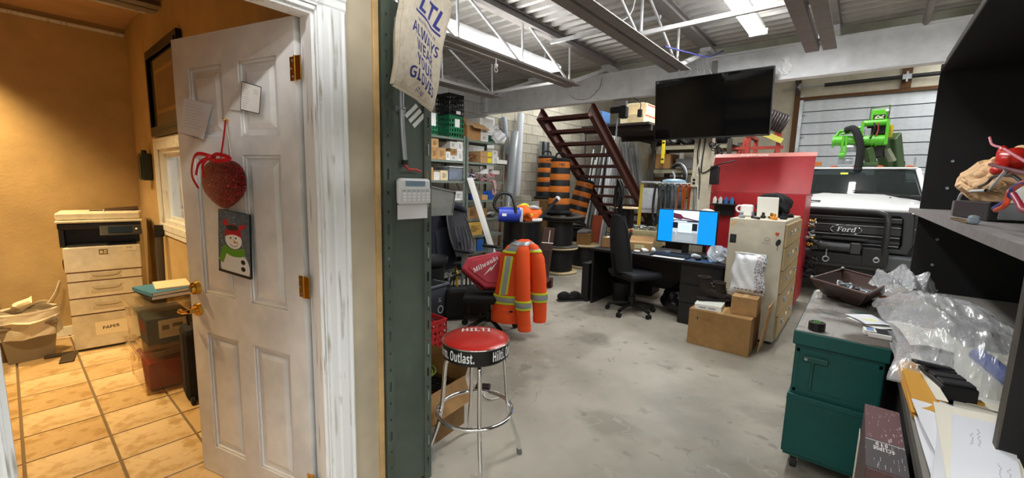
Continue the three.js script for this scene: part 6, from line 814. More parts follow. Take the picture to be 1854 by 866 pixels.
// =====================================================================  TELEVISION, DESK, CABINET, RED CHEST
{
  const a = onX(1187, 149, 5.7), b = onX(1391, 246, 5.7), c = onX(1399, 122.5, 5.7), d = onX(1190, 254, 5.7), w = 1.36, h = 0.765, t = thing('television', 'large black flat television mounted below the white beam', 'television', [5.7, (a.y + d.y) / 2, (a.z + c.z + b.z + d.z) / 4]); t.rotation.z = 0.13;
  obj('cabinet', box(0.05, h, w, 0.03, 0, 0, 0.01), M.black, t); obj('screen', box(0.006, h - 0.02, w - 0.02, 0.003, 0.004, 0), phy(0x060709, 0.06, { specularIntensity: 0.6 }), t); obj('bezel', [box(0.012, 0.02, w, 0.0, -h / 2 + 0.008, 0, 0.003), box(0.012, 0.008, w, 0.0, h / 2 - 0.003, 0), box(0.012, h, 0.008, 0, 0, w / 2 - 0.003), box(0.012, h, 0.008, 0, 0, -w / 2 + 0.003)], M.black, t); obj('brand_plate', box(0.014, 0.006, 0.07, -0.002, -h / 2 + 0.012, w / 2 - 0.12), M.chrome, t);
  obj('wall_mount', [box(0.09, 0.3, 0.4, 0.1, 0.2, 0), box(0.04, 0.5, 0.06, 0.17, 0.3, 0)], M.steelgrey, t);
  for (let k = 0; k < 6; k++) one('thin_cable', 'thin white cable looping from the beam down to the television', 'cable', tube([[5.79, 3.2, -1.95 + k * 0.05], [5.78, 3.05 - 0.02 * k, -2.05 + k * 0.09], [5.77, 2.96 + 0.01 * k, -1.98 + k * 0.07], [5.78, 3.04, -1.86 + k * 0.04], [5.79, 3.1, -1.9 + k * 0.03]], 0.004, 24, 5), M.white, [0, 0, 0], 0, 'white cable loops above the television');
  const f = onX(1422, 120, XB - 0.03); one('foam_patch', 'rough white foam patch on the front of the beam', 'foam patch', wob(merge([sph(1, 0, -0.02, 0, 0.022, 0.075, 0.07, 20), sph(1, 0, 0.07, 0.0, 0.016, 0.05, 0.035, 14)]), 0.008, 60, 3), std(0xf4f5f6, 0.7), [XB - 0.02, f.y, f.z]);
  one('round_cable', 'white cable draped in a loop from the roof deck', 'cable', tube([[3.35, 3.3, -2.0], [3.4, 3.1, -2.02], [3.5, 2.98, -1.9], [3.6, 3.02, -1.72], [3.62, 3.3, -1.66]], 0.006, 30, 6), M.white); one('blue_cable', 'purple blue data cable strung between the dark joist and the beam', 'cable', tube([[4.2, 2.9, -1.62], [4.7, 2.95, -1.55], [5.2, 3.02, -1.5], [5.8, 3.23, -1.5]], 0.008, 24, 6), std(0x3b3f8a, 0.5));
  const hk = onX(848, 100, 3.6); one('hook_lamp', 'small white hook hanging below the joist near the canvas bag', 'hook', [tor(0.022, 0.005, 0, -0.04, 0), cyl(0.02, 0.02, 0.03, 0, 0, 0, 12), bar([0, 0, 0], [0, 0.09, 0], 0.006)], M.white, [3.3, 2.73, -3.0]);
}
one('beam_wire', 'thin grey wire drooping across the face of the white beam', 'wire', tube([onX(1090, 140, XB - 0.03), onX(1085, 160, XB - 0.025), onX(1066, 178, XB - 0.025), onX(1045, 180, XB - 0.025), onX(1030, 172, XB - 0.025)], 0.004, 24, 5), M.steelgrey);
one('roof_pipe', 'grey drain pipe rising from the beam top to the roof deck', 'pipe', bar([5.86, YB1 + 0.001, 0.3], [5.3, DECK - 0.002, 0.3], 0.03, 12), M.steelgrey);
// desk
const DT = 0.74;
{
  const t = thing('work_desk', 'black office desk with a computer on it', 'desk', [5.2, 0, -1.84]); const bm = std(0x141416, 0.45), w = 1.62;
  obj('desktop', box(0.78, 0.03, w, 0, DT - 0.015, 0, 0.004), bm, t); obj('side_panel', box(0.72, DT - 0.03, 0.03, 0, (DT - 0.03) / 2, -w / 2 + 0.03), bm, t); const pd = obj('pedestal', box(0.7, DT - 0.05, 0.44, 0, (DT - 0.03) / 2, w / 2 - 0.25), bm, t); obj('back_panel', box(0.02, 0.5, w - 0.1, 0.33, 0.45, 0), bm, t); for (const [y, h] of [[0.58, 0.2], [0.36, 0.2], [0.15, 0.19]]) obj('drawer', box(0.015, h, 0.42, -0.355, y, w / 2 - 0.25, 0.003), std(0x17171a, 0.4), pd);
  const sp = thing('book_stack', 'row of black binders standing under the desk end', 'binder', [4.83, 0, -2.73]); for (let k = 0; k < 5; k++) obj('binder', box(0.06, 0.52, 0.1, 0.05 + k * 0.062, 0.26, 0, 0.004), k % 2 ? M.black : std(0x1d1d20, 0.5), sp); sp.userData.label = 'black slatted plastic rack standing against the desk end'; sp.name = 'slatted_rack'; sp.userData.category = 'rack';
  for (const [dx, l] of [[0, 'black running shoe beside the desk, outer one of the pair'], [0.12, 'black running shoe beside the desk, inner one of the pair']]) { const s = thing('shoe', l, 'shoe', [4.7 + dx, 0, -2.9 + dx * 0.75], 0.9, 'pair of black shoes'); obj('upper', wob(merge([sph(1, 0, 0.07, -0.05, 0.045, 0.06, 0.09, 16), sph(1, 0, 0.05, 0.06, 0.045, 0.04, 0.09, 16)]), 0.003, 30, 1), M.blackmat, s); obj('sole', box(0.085, 0.025, 0.28, 0, 0.0125, 0.0, 0.012), std(0x26262a, 0.8), s); obj('laces', [0, 1, 2].map((k) => box(0.05, 0.006, 0.01, 0, 0.1 - k * 0.012, 0.03 + k * 0.03)), std(0x8b8b8b, 0.8), s); }
  officeChair('black high backed desk chair turned sideways at the desk', [4.82, 0, -2.05], 1.1, { seat: 0.5, bw: 0.4, bh: 0.66, taper: 0.72, gap: 0.05, tilt: 0.1, spin: 0.55, mat: std(0x24262a, 0.85) });
  const u = thing('under_desk_bag', 'black rubbish bag slumped under the desk', 'bag', [5.22, 0, -1.62], 0.3); obj('bag_body', wob(sph(0.2, 0, 0.17, 0, 1.1, 0.85, 1, 22), 0.02, 18, 3), phy(0x0d0d0f, 0.25), u); obj('knot', wob(sph(0.05, 0, 0.34, 0), 0.01, 40), phy(0x0d0d0f, 0.3), u); const u2 = thing('desk_bin', 'black waste basket under the desk', 'bin', [5.1, 0, -2.3]); obj('basket', lathe([[0, 0.004], [0.12, 0.004], [0.15, 0.3], [0.145, 0.3], [0.115, 0.012], [0, 0.012]], 26), M.black, u2); obj('rim', tor(0.15, 0.008, 0, 0.3, 0, PI / 2), M.black, u2);
}
{ // monitor
  const t = thing('computer_monitor', 'computer monitor with a bright blue screen on the desk', 'monitor', [5.3, DT, -1.62], 0.06), w = 0.68, h = 0.395; t.rotation.y = 0.03;
  const art = print(1024, 590, (g, W2, H2) => { g.fillStyle = '#0a8ff5'; g.fillRect(0, 0, W2, H2); const x0 = 270, x1 = 720; g.fillStyle = '#b9c3cc'; g.fillRect(x0, 0, x1 - x0, H2); g.fillStyle = '#dfe8ee'; g.fillRect(x0, 0, x1 - x0, 160); g.fillStyle = '#5b2b3c'; g.beginPath(); g.moveTo(x0, 50); g.lineTo(400, 70); g.lineTo(450, 120); g.lineTo(x1, 170); g.lineTo(x1, 185); g.lineTo(440, 150); g.lineTo(400, 170); g.lineTo(x0, 140); g.fill(); g.fillStyle = '#20303f'; g.fillRect(x0, 175, x1 - x0, 30); g.fillStyle = '#141c26'; g.fillRect(x0, 220, 90, 110); g.fillRect(610, 230, 95, 130); g.fillStyle = '#e8edf0'; g.fillRect(x0 + 20, 190, 230, 14); g.fillStyle = '#d6f0f4'; g.fillRect(370, 230, 245, 170); g.fillStyle = '#a9c9d2'; for (let k = 0; k < 3; k++) g.fillRect(400, 270 + k * 34, 180, 8); g.fillStyle = '#8f999f'; g.fillRect(x0, 400, x1 - x0, 190); g.fillStyle = '#9aa4aa'; g.fillRect(x0 + 40, 440, 330, 110); g.strokeStyle = '#eef2f4'; g.lineWidth = 8; g.beginPath(); g.moveTo(320, 380); g.lineTo(350, 440); g.stroke(); });
  obj('casing', [box(0.03, h + 0.03, w + 0.03, 0.02, 0.33, 0, 0.008)], M.black, t); obj('screen', plane(w, h, 0.004, 0.332, 0, 0, -PI / 2), new THREE.MeshStandardMaterial({ color: 0x000000, emissive: 0xffffff, emissiveMap: art, emissiveIntensity: 0.85, roughness: 0.3 }), t);
  obj('stand', [box(0.03, 0.14, 0.08, 0.04, 0.08, 0, 0.006)], M.black, t); obj('foot', box(0.2, 0.012, 0.28, 0.02, 0.006, 0, 0.005), M.black, t);
  const l = new THREE.RectAreaLight(0x5ab4ff, 0.8, w, h); l.position.set(-0.008, 0.332, 0); l.rotation.y = PI / 2; t.add(l);
  const k = thing('keyboard', 'black computer keyboard below the monitor', 'keyboard', [4.98, DT, -1.68], 0.0); obj('tray', box(0.15, 0.018, 0.44, 0, 0.009, 0, 0.004, 0, 0, 0.06), M.black, k); const km = std(0x2a2a2d, 0.5); for (let r = 0; r < 5; r++) for (let c = 0; c < 14; c++) obj('key', box(0.02, 0.007, 0.024, -0.05 + r * 0.026, 0.018 + r * 0.0015, -0.195 + c * 0.03, 0.002), km, k);
  const m = thing('mouse', 'black and red computer mouse right of the keyboard', 'mouse', [4.98, DT, -1.36]); obj('shell', sph(1, 0, 0.016, 0, 0.055, 0.02, 0.033, 16), M.black, m); obj('wheel', box(0.02, 0.006, 0.008, -0.025, 0.034, 0, 0.002), std(0xb3232a, 0.5), m);
  one('desk_paper', 'white sheet of paper at the desk edge below the keyboard', 'paper', box(0.1, 0.002, 0.36, 0, 0.001, 0), M.paper, [4.86, DT, -1.66], 0.03);
  one('tissue_heap', 'crumpled clear plastic wrap heaped at the right end of the desk', 'plastic wrap', wob(sph(1, 0, 0.08, 0, 0.1, 0.09, 0.12, 28), 0.022, 38, 2), phy(0xe9f0f5, 0.12, { transmission: 0.6, thickness: 0 }), [4.98, DT, -1.14]);
  const cb = thing('tan_carton', 'open yellowish carton on the left part of the desk', 'box', [5.2, DT, -2.14], 0.25); obj('carton', box(0.2, 0.1, 0.3, 0, 0.05, 0, 0.003), M.card[2], cb); obj('label', box(0.002, 0.05, 0.12, -0.101, 0.05, 0), std(0xd9d4a0, 0.7), cb); obj('flap', box(0.12, 0.003, 0.3, 0.13, 0.125, 0, 0, 0, 0, 0.5), M.card[0], cb);
  const cc = thing('small_tan_carton', 'small brown carton behind the desk chair back', 'box', [5.1, DT, -2.55], 0.2); obj('carton', box(0.16, 0.13, 0.12, 0, 0.065, 0, 0.003), M.card[1], cc); obj('tape', box(0.161, 0.002, 0.03, 0, 0.131, 0), M.paper, cc);
  const bo = thing('drink_bottle', 'red topped dark bottle beside the open carton on the desk', 'bottle', [5.38, DT, -2.36]); obj('bottle', lathe([[0, 0], [0.035, 0], [0.036, 0.13], [0.02, 0.17], [0.018, 0.2], [0, 0.2]], 18), M.black, bo); obj('cap', cyl(0.02, 0.02, 0.03, 0, 0.215, 0, 14), std(0xc0302a, 0.5), bo);
  const R = rng(15); for (let i = 0; i < 6; i++) one('desk_clutter', ['crumpled white tissue left of the keyboard', 'small white tape roll on the desk', 'grey gadget between keyboard and monitor', 'white charger block below the monitor', 'folded white receipt on the desk', 'black pen case beside the monitor foot'][i], ['tissue', 'tape', 'gadget', 'charger', 'paper', 'case'][i], [i === 1 ? tor(0.03, 0.012, 0, 0.012, 0, PI / 2) : wob(box(0.09, 0.035, 0.07, 0, 0.02, 0, 0.012), 0.006, 40, i)], [M.paper, M.white, std(0x77797b, 0.5), M.white, M.paper, M.black][i], [[5.05, DT, -2.02], [4.95, DT, -2.08], [5.12, DT, -1.78], [5.1, DT, -1.42], [5.2, DT, -1.98], [5.12, DT, -1.3]][i], R() * 3);
  const dl = thing('cream_lamp_head', 'white rounded desk speaker behind the monitor top', 'speaker', [5.72, 0, -1.5]); obj('stand', cyl(0.02, 0.03, 1.2, 0, 0.6, 0, 12), M.black, dl); obj('head', sph(0.08, 0, 1.24, 0, 1, 0.6, 1.2, 18), M.white, dl);
}
{ // cloth covered machine behind the desk, with a few fittings on it
  const t = thing('covered_machine', 'cream cloth draped over a machine behind the desk', 'covered machine', [5.95, 0, -2.38], 0.1); obj('machine', box(0.42, 0.92, 0.4, 0, 0.46, 0, 0.01), M.blackmat, t); obj('cloth', thick(sheet(1, 1, 26, 26, (u, v) => { const x = (u - 0.5) * 0.72, z = (v - 0.5) * 0.72, ox = Math.max(0, Math.abs(x) - 0.215), oz = Math.max(0, Math.abs(z) - 0.205), o = Math.hypot(ox, oz); return [Math.sign(x) * Math.min(Math.abs(x), 0.22 + 0.12 * ox) + 0.006 * Math.sin(z * 30), 0.928 - o * 1.5 + 0.004 * Math.sin(x * 20), Math.sign(z) * Math.min(Math.abs(z), 0.21 + 0.12 * oz) + 0.006 * Math.sin(x * 34)]; }), 0.004), worn(0xb9ad83, 0.9, 0, 3), t);
  for (let i = 0; i < 5; i++) one('pipe_fitting', 'grey metal pipe fitting on the cloth covered machine', 'fitting', [cyl(0.028, 0.028, 0.05, 0, 0.025, 0, 12), tor(0.028, 0.008, 0, 0.045, 0, PI / 2, 0, 0, 14, 6), cyl(0.018, 0.018, 0.06, 0.03, 0.025, 0, 10, 0, 0, PI / 2)], M.galv, [5.85 + 0.05 * (i % 2), 0.932, -2.5 + i * 0.068], i, 'fittings on the covered machine');
}
// filing cabinet
{
  const X0 = 4.79, X1 = 6.05, Z0 = -1.03, Z1 = -0.54, t = thing('filing_cabinet', 'cream lateral filing cabinet with tan drawer fronts', 'filing cabinet', [(X0 + X1) / 2, 0, (Z0 + Z1) / 2]), w = X1 - X0, d = Z1 - Z0, hh = 1.25, cm = worn(0xd5cdb8, 0.5, 0, 1), tm = worn(0xb99f71, 0.5, 0, 2);
  obj('body', [box(w, hh - 0.03, d, 0, (hh + 0.03) / 2, 0, 0.004)], cm, t); obj('plinth', box(w - 0.04, 0.03, d - 0.04, 0, 0.015, 0), M.black, t); const dh = (hh - 0.09) / 5;
  for (let k = 0; k < 5; k++) { const y = 0.06 + dh * (k + 0.5), dr = obj('drawer', box(w - 0.03, dh - 0.012, 0.022, 0, y, d / 2 + 0.011, 0.003), tm, t); for (const x of [-w * 0.25, w * 0.25]) obj('handle', [box(0.1, 0.03, 0.012, x, y + 0.02, d / 2 + 0.027, 0.004), box(0.1, 0.008, 0.02, x, y + 0.004, d / 2 + 0.03)], M.galv, dr); obj('label_holder', box(0.07, 0.03, 0.004, 0, y + 0.02, d / 2 + 0.024), M.paper, dr); }
  const side = (y, z, W2, H2, fn, name = 'sticker') => { const q = obj(name, plane(W2, H2, -w / 2 - 0.0015, y, z, 0, -PI / 2), decal(print(192, Math.round(192 * H2 / W2), fn), 0.6), t); return q; };
  side(1.04, -0.2, 0.06, 0.09, (g, a, b) => { g.fillStyle = '#14151a'; g.fillRect(0, 0, a, b); scribble(g, 30, 80, 120, 3, 40, '#8f9094'); }); side(1.2, -0.2, 0.07, 0.05, (g, a, b) => { g.clearRect(0, 0, a, b); g.fillStyle = '#d9b27a'; g.beginPath(); g.moveTo(0, b); g.lineTo(30, 0); g.lineTo(a, 10); g.lineTo(60, b); g.fill(); });
  side(1.19, -0.12, 0.1, 0.04, (g, a, b) => { g.clearRect(0, 0, a, b); scribble(g, 10, 24, 170, 2, 34, '#4a453a', rng(12)); }); side(1.05, 0.1, 0.1, 0.08, (g, a, b) => { g.clearRect(0, 0, a, b); g.strokeStyle = '#4c4a44'; g.lineWidth = 5; g.beginPath(); g.ellipse(110, 60, 50, 34, 0.2, 0, 7); g.stroke(); g.beginPath(); g.moveTo(80, 60); g.quadraticCurveTo(110, 100, 140, 55); g.moveTo(30, 130); g.lineTo(170, 140); g.stroke(); }); side(0.88, 0.09, 0.08, 0.05, (g, a, b) => { g.clearRect(0, 0, a, b); scribble(g, 20, 40, 150, 3, 30, '#38352d', rng(6)); g.strokeStyle = '#38352d'; g.lineWidth = 4; g.strokeRect(10, 14, 165, 92); });
  side(1.12, 0.185, 0.05, 0.05, (g, a, b) => { g.clearRect(0, 0, a, b); g.fillStyle = '#b8422e'; g.beginPath(); g.moveTo(96, 180); g.quadraticCurveTo(0, 90, 50, 30); g.quadraticCurveTo(90, 10, 100, 60); g.quadraticCurveTo(120, 10, 160, 40); g.quadraticCurveTo(190, 100, 96, 180); g.fill(); }, 'magnet'); side(1.02, 0.2, 0.06, 0.13, (g, a, b) => { g.clearRect(0, 0, a, b); g.fillStyle = '#17191b'; g.beginPath(); g.ellipse(100, 150, 62, 110, 0.3, 0, 7); g.fill(); g.fillRect(84, 240, 12, 160); }, 'magnet');
  const Y = hh + 0.001, top = (n, l, c, g, m, x, y, z, ry = 0) => one(n, l, c, g, m, [x, y, z], ry);
  top('white_card_sheet', 'white sheet standing on the filing cabinet in front of the black hat', 'sheet', [box(0.012, 0.22, 0.2, 0, 0.11, 0, 0, 0, 0, 0.25)], M.paper, 5.3, Y, -0.78); const jug = thing('white_jug', 'white plastic jug on the filing cabinet', 'jug', [5.25, Y, -0.97]); obj('jug_body', box(0.09, 0.13, 0.12, 0, 0.065, 0, 0.02), M.white, jug); obj('jug_handle', tor(0.035, 0.01, 0, 0.08, -0.07, 0, PI / 2), M.white, jug);
  const hat = thing('black_hat', 'black fleece hat heaped on the filing cabinet', 'hat', [5.55, Y, -0.76]); obj('crown', wob(sph(1, 0, 0.12, 0, 0.16, 0.14, 0.17, 24), 0.02, 26, 3), std(0x0c0c0e, 0.95), hat); obj('brim', wob(cyl(0.2, 0.2, 0.03, 0, 0.02, 0, 24), 0.01, 20), std(0x0c0c0e, 0.95), hat);
  const rr = rng(4); for (let i = 0; i < 6; i++) top('cabinet_tool', ['black pliers spread open on the filing cabinet', 'grey utility knife on the filing cabinet', 'orange tape measure on the filing cabinet edge', 'black socket on the filing cabinet', 'brass valve on the filing cabinet', 'small dark clamp on the filing cabinet'][i], 'tool', i === 0 ? [tube([[-0.03, 0.012, -0.14], [0, 0.012, -0.03], [0.01, 0.012, 0.0]], 0.012, 14, 7), tube([[0.0, 0.05, 0.14], [0.01, 0.03, 0.04], [0.01, 0.012, 0.0]], 0.012, 14, 7), cyl(0.02, 0.02, 0.02, 0.01, 0.012, 0, 12)] : [box(0.06, 0.03, 0.05, 0, 0.015, 0, 0.01), cyl(0.014, 0.014, 0.06, 0, 0.03, 0, 12)], [M.black, M.galv, std(0xd9891f, 0.5), M.black, M.brass, M.blackmat][i], [4.95, 4.92, 4.95, 5.08, 5.05, 5.1][i], Y, [-0.84, -0.95, -0.66, -0.78, -0.7, -0.6][i], rr() * 2, );
  const sh = thing('side_tray', 'small black tray of bottles fixed beside the red chest', 'tray', [6.22, 1.34, -1.42]); obj('tray', box(0.14, 0.02, 0.3, -0.07, 0.0, 0, 0.004), M.black, sh); obj('bracket', box(0.015, 0.2, 0.25, -0.002, -0.05, 0), M.black, sh); for (const [i, c] of [[0, 0xe4e4e0], [1, 0xcfd2d4], [2, 0x2d69b3], [3, 0x3a78b8]]) one('spray_can', ['white bottle on the small black tray', 'grey capped can on the small black tray', 'blue can on the small black tray', 'pale blue jar on the small black tray'][i], 'can', [cyl(0.024, 0.024, 0.07, 0, 0.035, 0, 14), cyl(0.012, 0.012, 0.02, 0, 0.08, 0, 10)], std(c, 0.4), [6.14, 1.351, -1.53 + i * 0.07]);
}
// cartons in front of the cabinet
{
  const t = thing('large_carton', 'large brown cardboard carton on the floor before the filing cabinet', 'box', [4.5, 0, -0.935]); obj('carton', box(0.46, 0.36, 0.55, 0, 0.18, 0, 0.004), worn(0xa9824f, 0.85, 0, 2), t); obj('tape', box(0.461, 0.002, 0.05, 0, 0.361, 0), std(0xc0a070, 0.4), t); obj('print', plane(0.17, 0.05, -0.2315, 0.28, -0.12, 0, -PI / 2), decal(print(256, 76, (g, w, h) => { g.clearRect(0, 0, w, h); g.fillStyle = '#33281a'; g.fillRect(14, 20, 12, 30); g.beginPath(); g.moveTo(6, 50); g.lineTo(34, 50); g.lineTo(20, 66); g.fill(); scribble(g, 70, 26, 160, 2, 26, '#33281a', rng(2)); }), 0.8), t);
  const T = 0.362, s = thing('small_carton', 'small brown carton standing on the large carton', 'box', [4.52, T, -0.76], 0.05); obj('carton', box(0.28, 0.17, 0.22, 0, 0.085, 0, 0.003), M.card[0], s); obj('tape', box(0.281, 0.002, 0.04, 0, 0.171, 0), std(0xc0a070, 0.4), s);
  one('flat_cardboard', 'flattened cardboard sheet leaning at the carton side against the cabinet', 'cardboard', box(0.3, 0.46, 0.008, 0, 0.23, 0, 0, 0.12), M.card[2], [4.62, 0.0, -0.59], 0.0);
  const bk = thing('phone_book', 'thick white catalogue with a colourful cover on the large carton', 'book', [4.42, T, -1.06], 0.1); obj('pages', box(0.26, 0.05, 0.24, 0, 0.025, 0, 0.003), M.paper, bk); obj('cover', box(0.262, 0.003, 0.242, 0, 0.0515, 0), flat(print(128, 128, (g, w) => { g.fillStyle = '#2f6b62'; g.fillRect(0, 0, w, w); g.fillStyle = '#dfe3d8'; g.fillRect(0, 0, 40, w); g.fillStyle = '#d98a2b'; g.fillRect(40, 0, 30, 60); }), 0.5), bk); obj('spine_print', plane(0.16, 0.02, -0.1312, 0.025, 0, 0, -PI / 2), decal(print(160, 20, (g, w, h) => { g.clearRect(0, 0, w, h); g.fillStyle = '#4a6a8c'; g.fillRect(4, 6, 60, 8); g.fillRect(84, 6, 66, 8); }), 0.6), bk);
  for (const [x, z, l, ry] of [[4.5, -1.09, 'dark brown work boot standing upright on the catalogue', 0.6], [4.6, -0.98, 'dark brown work boot leaning behind the other boot', 0.9]]) { const b = thing('work_boot', l, 'boot', [x, T + (z < -1.0 ? 0.053 : 0.001), z], ry, 'pair of work boots'); const lm = worn(0x2a1f19, 0.8, 0, 4); obj('upper', [wob(loft([[0.0, 0.03, 0.1, 0.04, 0.03], [0, 0.06, 0.07, 0.052, 0.09], [0, 0.09, 0.03, 0.05, 0.1], [0, 0.13, -0.04, 0.045, 0.065], [0, 0.19, -0.06, 0.048, 0.06], [0, 0.24, -0.065, 0.055, 0.065]].reverse(), 18), 0.003, 30)], lm, b); obj('toe', sph(1, 0, 0.045, 0.12, 0.048, 0.04, 0.07, 16), lm, b); obj('sole', box(0.1, 0.03, 0.31, 0, 0.015, 0.03, 0.014), std(0x1b1511, 0.9), b); obj('laces', [0, 1, 2, 3].map((k) => box(0.06, 0.007, 0.012, 0, 0.12 + k * 0.03, 0.045 - k * 0.02)), std(0x7a6a50, 0.8), b); obj('collar', tor(0.053, 0.012, 0, 0.24, -0.065, PI / 2, 0, 0, 20, 7), std(0x241a14, 0.9), b); }
  const p = thing('parcel_bag', 'white printed plastic parcel bag on the small carton against the cabinet', 'bag', [4.56, T + 0.172, -0.78], -PI / 2); p.rotation.x = -0.12; const fr = print(512, 680, (g, w, h) => { g.fillStyle = '#dcdfe3'; g.fillRect(0, 0, w, h); const r = rng(3); for (let k = 0; k < 420; k++) { g.fillStyle = ['#3a3136', '#8d2b35', '#b9bcc4', '#24242b'][k % 4]; g.beginPath(); g.ellipse(370 + r() * 140, 20 + r() * 620, 3 + r() * 7, 2 + r() * 5, r() * 3, 0, 7); g.fill(); } g.strokeStyle = '#8a8d93'; g.lineWidth = 5; g.beginPath(); g.arc(180, 110, 34, 0, 7); g.stroke(); g.beginPath(); g.arc(180, 110, 18, 0.5, 5.6); g.stroke(); scribble(g, 90, 190, 200, 13, 22, '#6b6e74'); g.fillStyle = '#2a2b30'; for (let k = 0; k < 5; k++) g.fillRect(60 + k * 60, 600, 34, 14); g.font = 'bold 60px sans-serif'; g.fillText('Bulk', 370, 640); });
  const sf = (s) => sheet(1, 1, 16, 20, (u, v) => { const e = Math.pow(Math.sin(PI * u), 0.5) * ss(0, 0.1, v) * ss(1.02, 0.86, v); return [(u - 0.5) * (0.3 - 0.03 * v) + 0.008 * Math.sin(v * 9), v * 0.39, s * 0.05 * e + 0.007 * Math.sin(u * 19 + v * 13)]; }); obj('front', sf(1), flat(fr, 0.35), p); obj('back', sf(-1), std(0xd3d6da, 0.4), p); obj('top_fold', tube([[-0.135, 0.39, 0], [-0.04, 0.395, 0.01], [0.06, 0.39, -0.005], [0.135, 0.392, 0]], 0.007, 16, 6), std(0xe4e6e8, 0.4), p);
  const br = thing('brown_tube', 'upright brown cardboard tube between desk and filing cabinet', 'tube', [4.95, 0, -1.0 - 0.06]); obj('tube', cyl(0.022, 0.022, 0.78, 0, 0.39, 0, 16), M.card[0], br); obj('box_head', box(0.05, 0.05, 0.06, 0, 0.8, 0, 0.006), M.card[2], br);
}
// red jobsite chest with raised lid
{
  const X0 = 6.28, X1 = 7.05, Z0 = -1.68, Z1 = -0.53, t = thing('tool_chest', 'big red steel jobsite chest with its lid raised', 'tool chest', [(X0 + X1) / 2, 0, (Z0 + Z1) / 2]), w = X1 - X0, d = Z1 - Z0, rm = worn(0xb5202a, 0.42, 0, 1), H1 = 1.5;
  obj('body', [box(0.02, H1 - 0.1, d, -w / 2 + 0.01, H1 / 2 + 0.05, 0, 0.004), box(0.02, H1 - 0.1, d, w / 2 - 0.01, H1 / 2 + 0.05, 0, 0.004), box(w - 0.03, H1 - 0.102, 0.02, 0, H1 / 2 + 0.05, d / 2 - 0.0095, 0.004), box(w - 0.03, H1 - 0.102, 0.02, 0, H1 / 2 + 0.05, -d / 2 + 0.0095, 0.004), box(w - 0.02, 0.03, d - 0.02, 0, 0.12, 0), box(w - 0.04, 0.02, d - 0.04, 0, 0.9, 0)], rm, t); obj('skid', box(w - 0.05, 0.1, 0.1, 0, 0.05, d / 2 - 0.12), M.black, t); obj('skid', box(w - 0.05, 0.1, 0.1, 0, 0.05, -d / 2 + 0.12), M.black, t);
  const pt = (x, y) => [x - (X0 + X1) / 2, y, 0], ll = (a, b, th, wd) => { const g = beam(a, b, wd, th); return g; };
  const lid = obj('lid', [ll(pt(6.46, 1.5), pt(6.66, 1.99), 0.02, d + 0.05), ll(pt(6.47, 1.5), pt(6.85, 1.48), 0.02, d), bx(0.05, 0.3, 1.5, 1.98, -d / 2 - 0.02, -d / 2)], rm, t);
  obj('lid_lip', ll(pt(6.655, 1.985), pt(6.74, 2.045), 0.008, d + 0.06), worn(0xcf7a70, 0.5, 0, 1), t);
  const lp = obj('lettering', plane(0.46, 0.075), decal(print(512, 84, (g, a, b) => { g.clearRect(0, 0, a, b); g.translate(a, b); g.rotate(PI); g.fillStyle = '#efdcd6'; g.font = 'bold italic 70px serif'; g.fillText('Milwaukee', 60, 62); }), 0.5), t); lp.position.set(...pt(6.688, 2.021)); lp.position.z = -0.1; lp.rotation.set(-PI / 2 + 0.61, -PI / 2, 0, 'YXZ');
  obj('side_handle', tube([[w * 0.1, 0.95, d / 2 + 0.01], [w * 0.1, 0.95, d / 2 + 0.05], [-w * 0.1, 0.95, d / 2 + 0.05], [-w * 0.1, 0.95, d / 2 + 0.01]], 0.012, 20, 8), M.galv, t);
  tangle('chain of keys and padlocks hanging on the side of the red chest', 'padlock_chain', 'chain', [6.75, 0.75, -0.47], 12, [0.2, 0.42, 0.02], 0.01, [M.galv, M.brass, M.black], 71, 0.04); tangle('black web straps hanging on the end of the red chest', 'strap_tangle', 'strap', [6.9, 0.35, -0.44], 9, [0.25, 0.5, 0.02], 0.013, [M.black, M.blackmat], 73, 0.07);
}

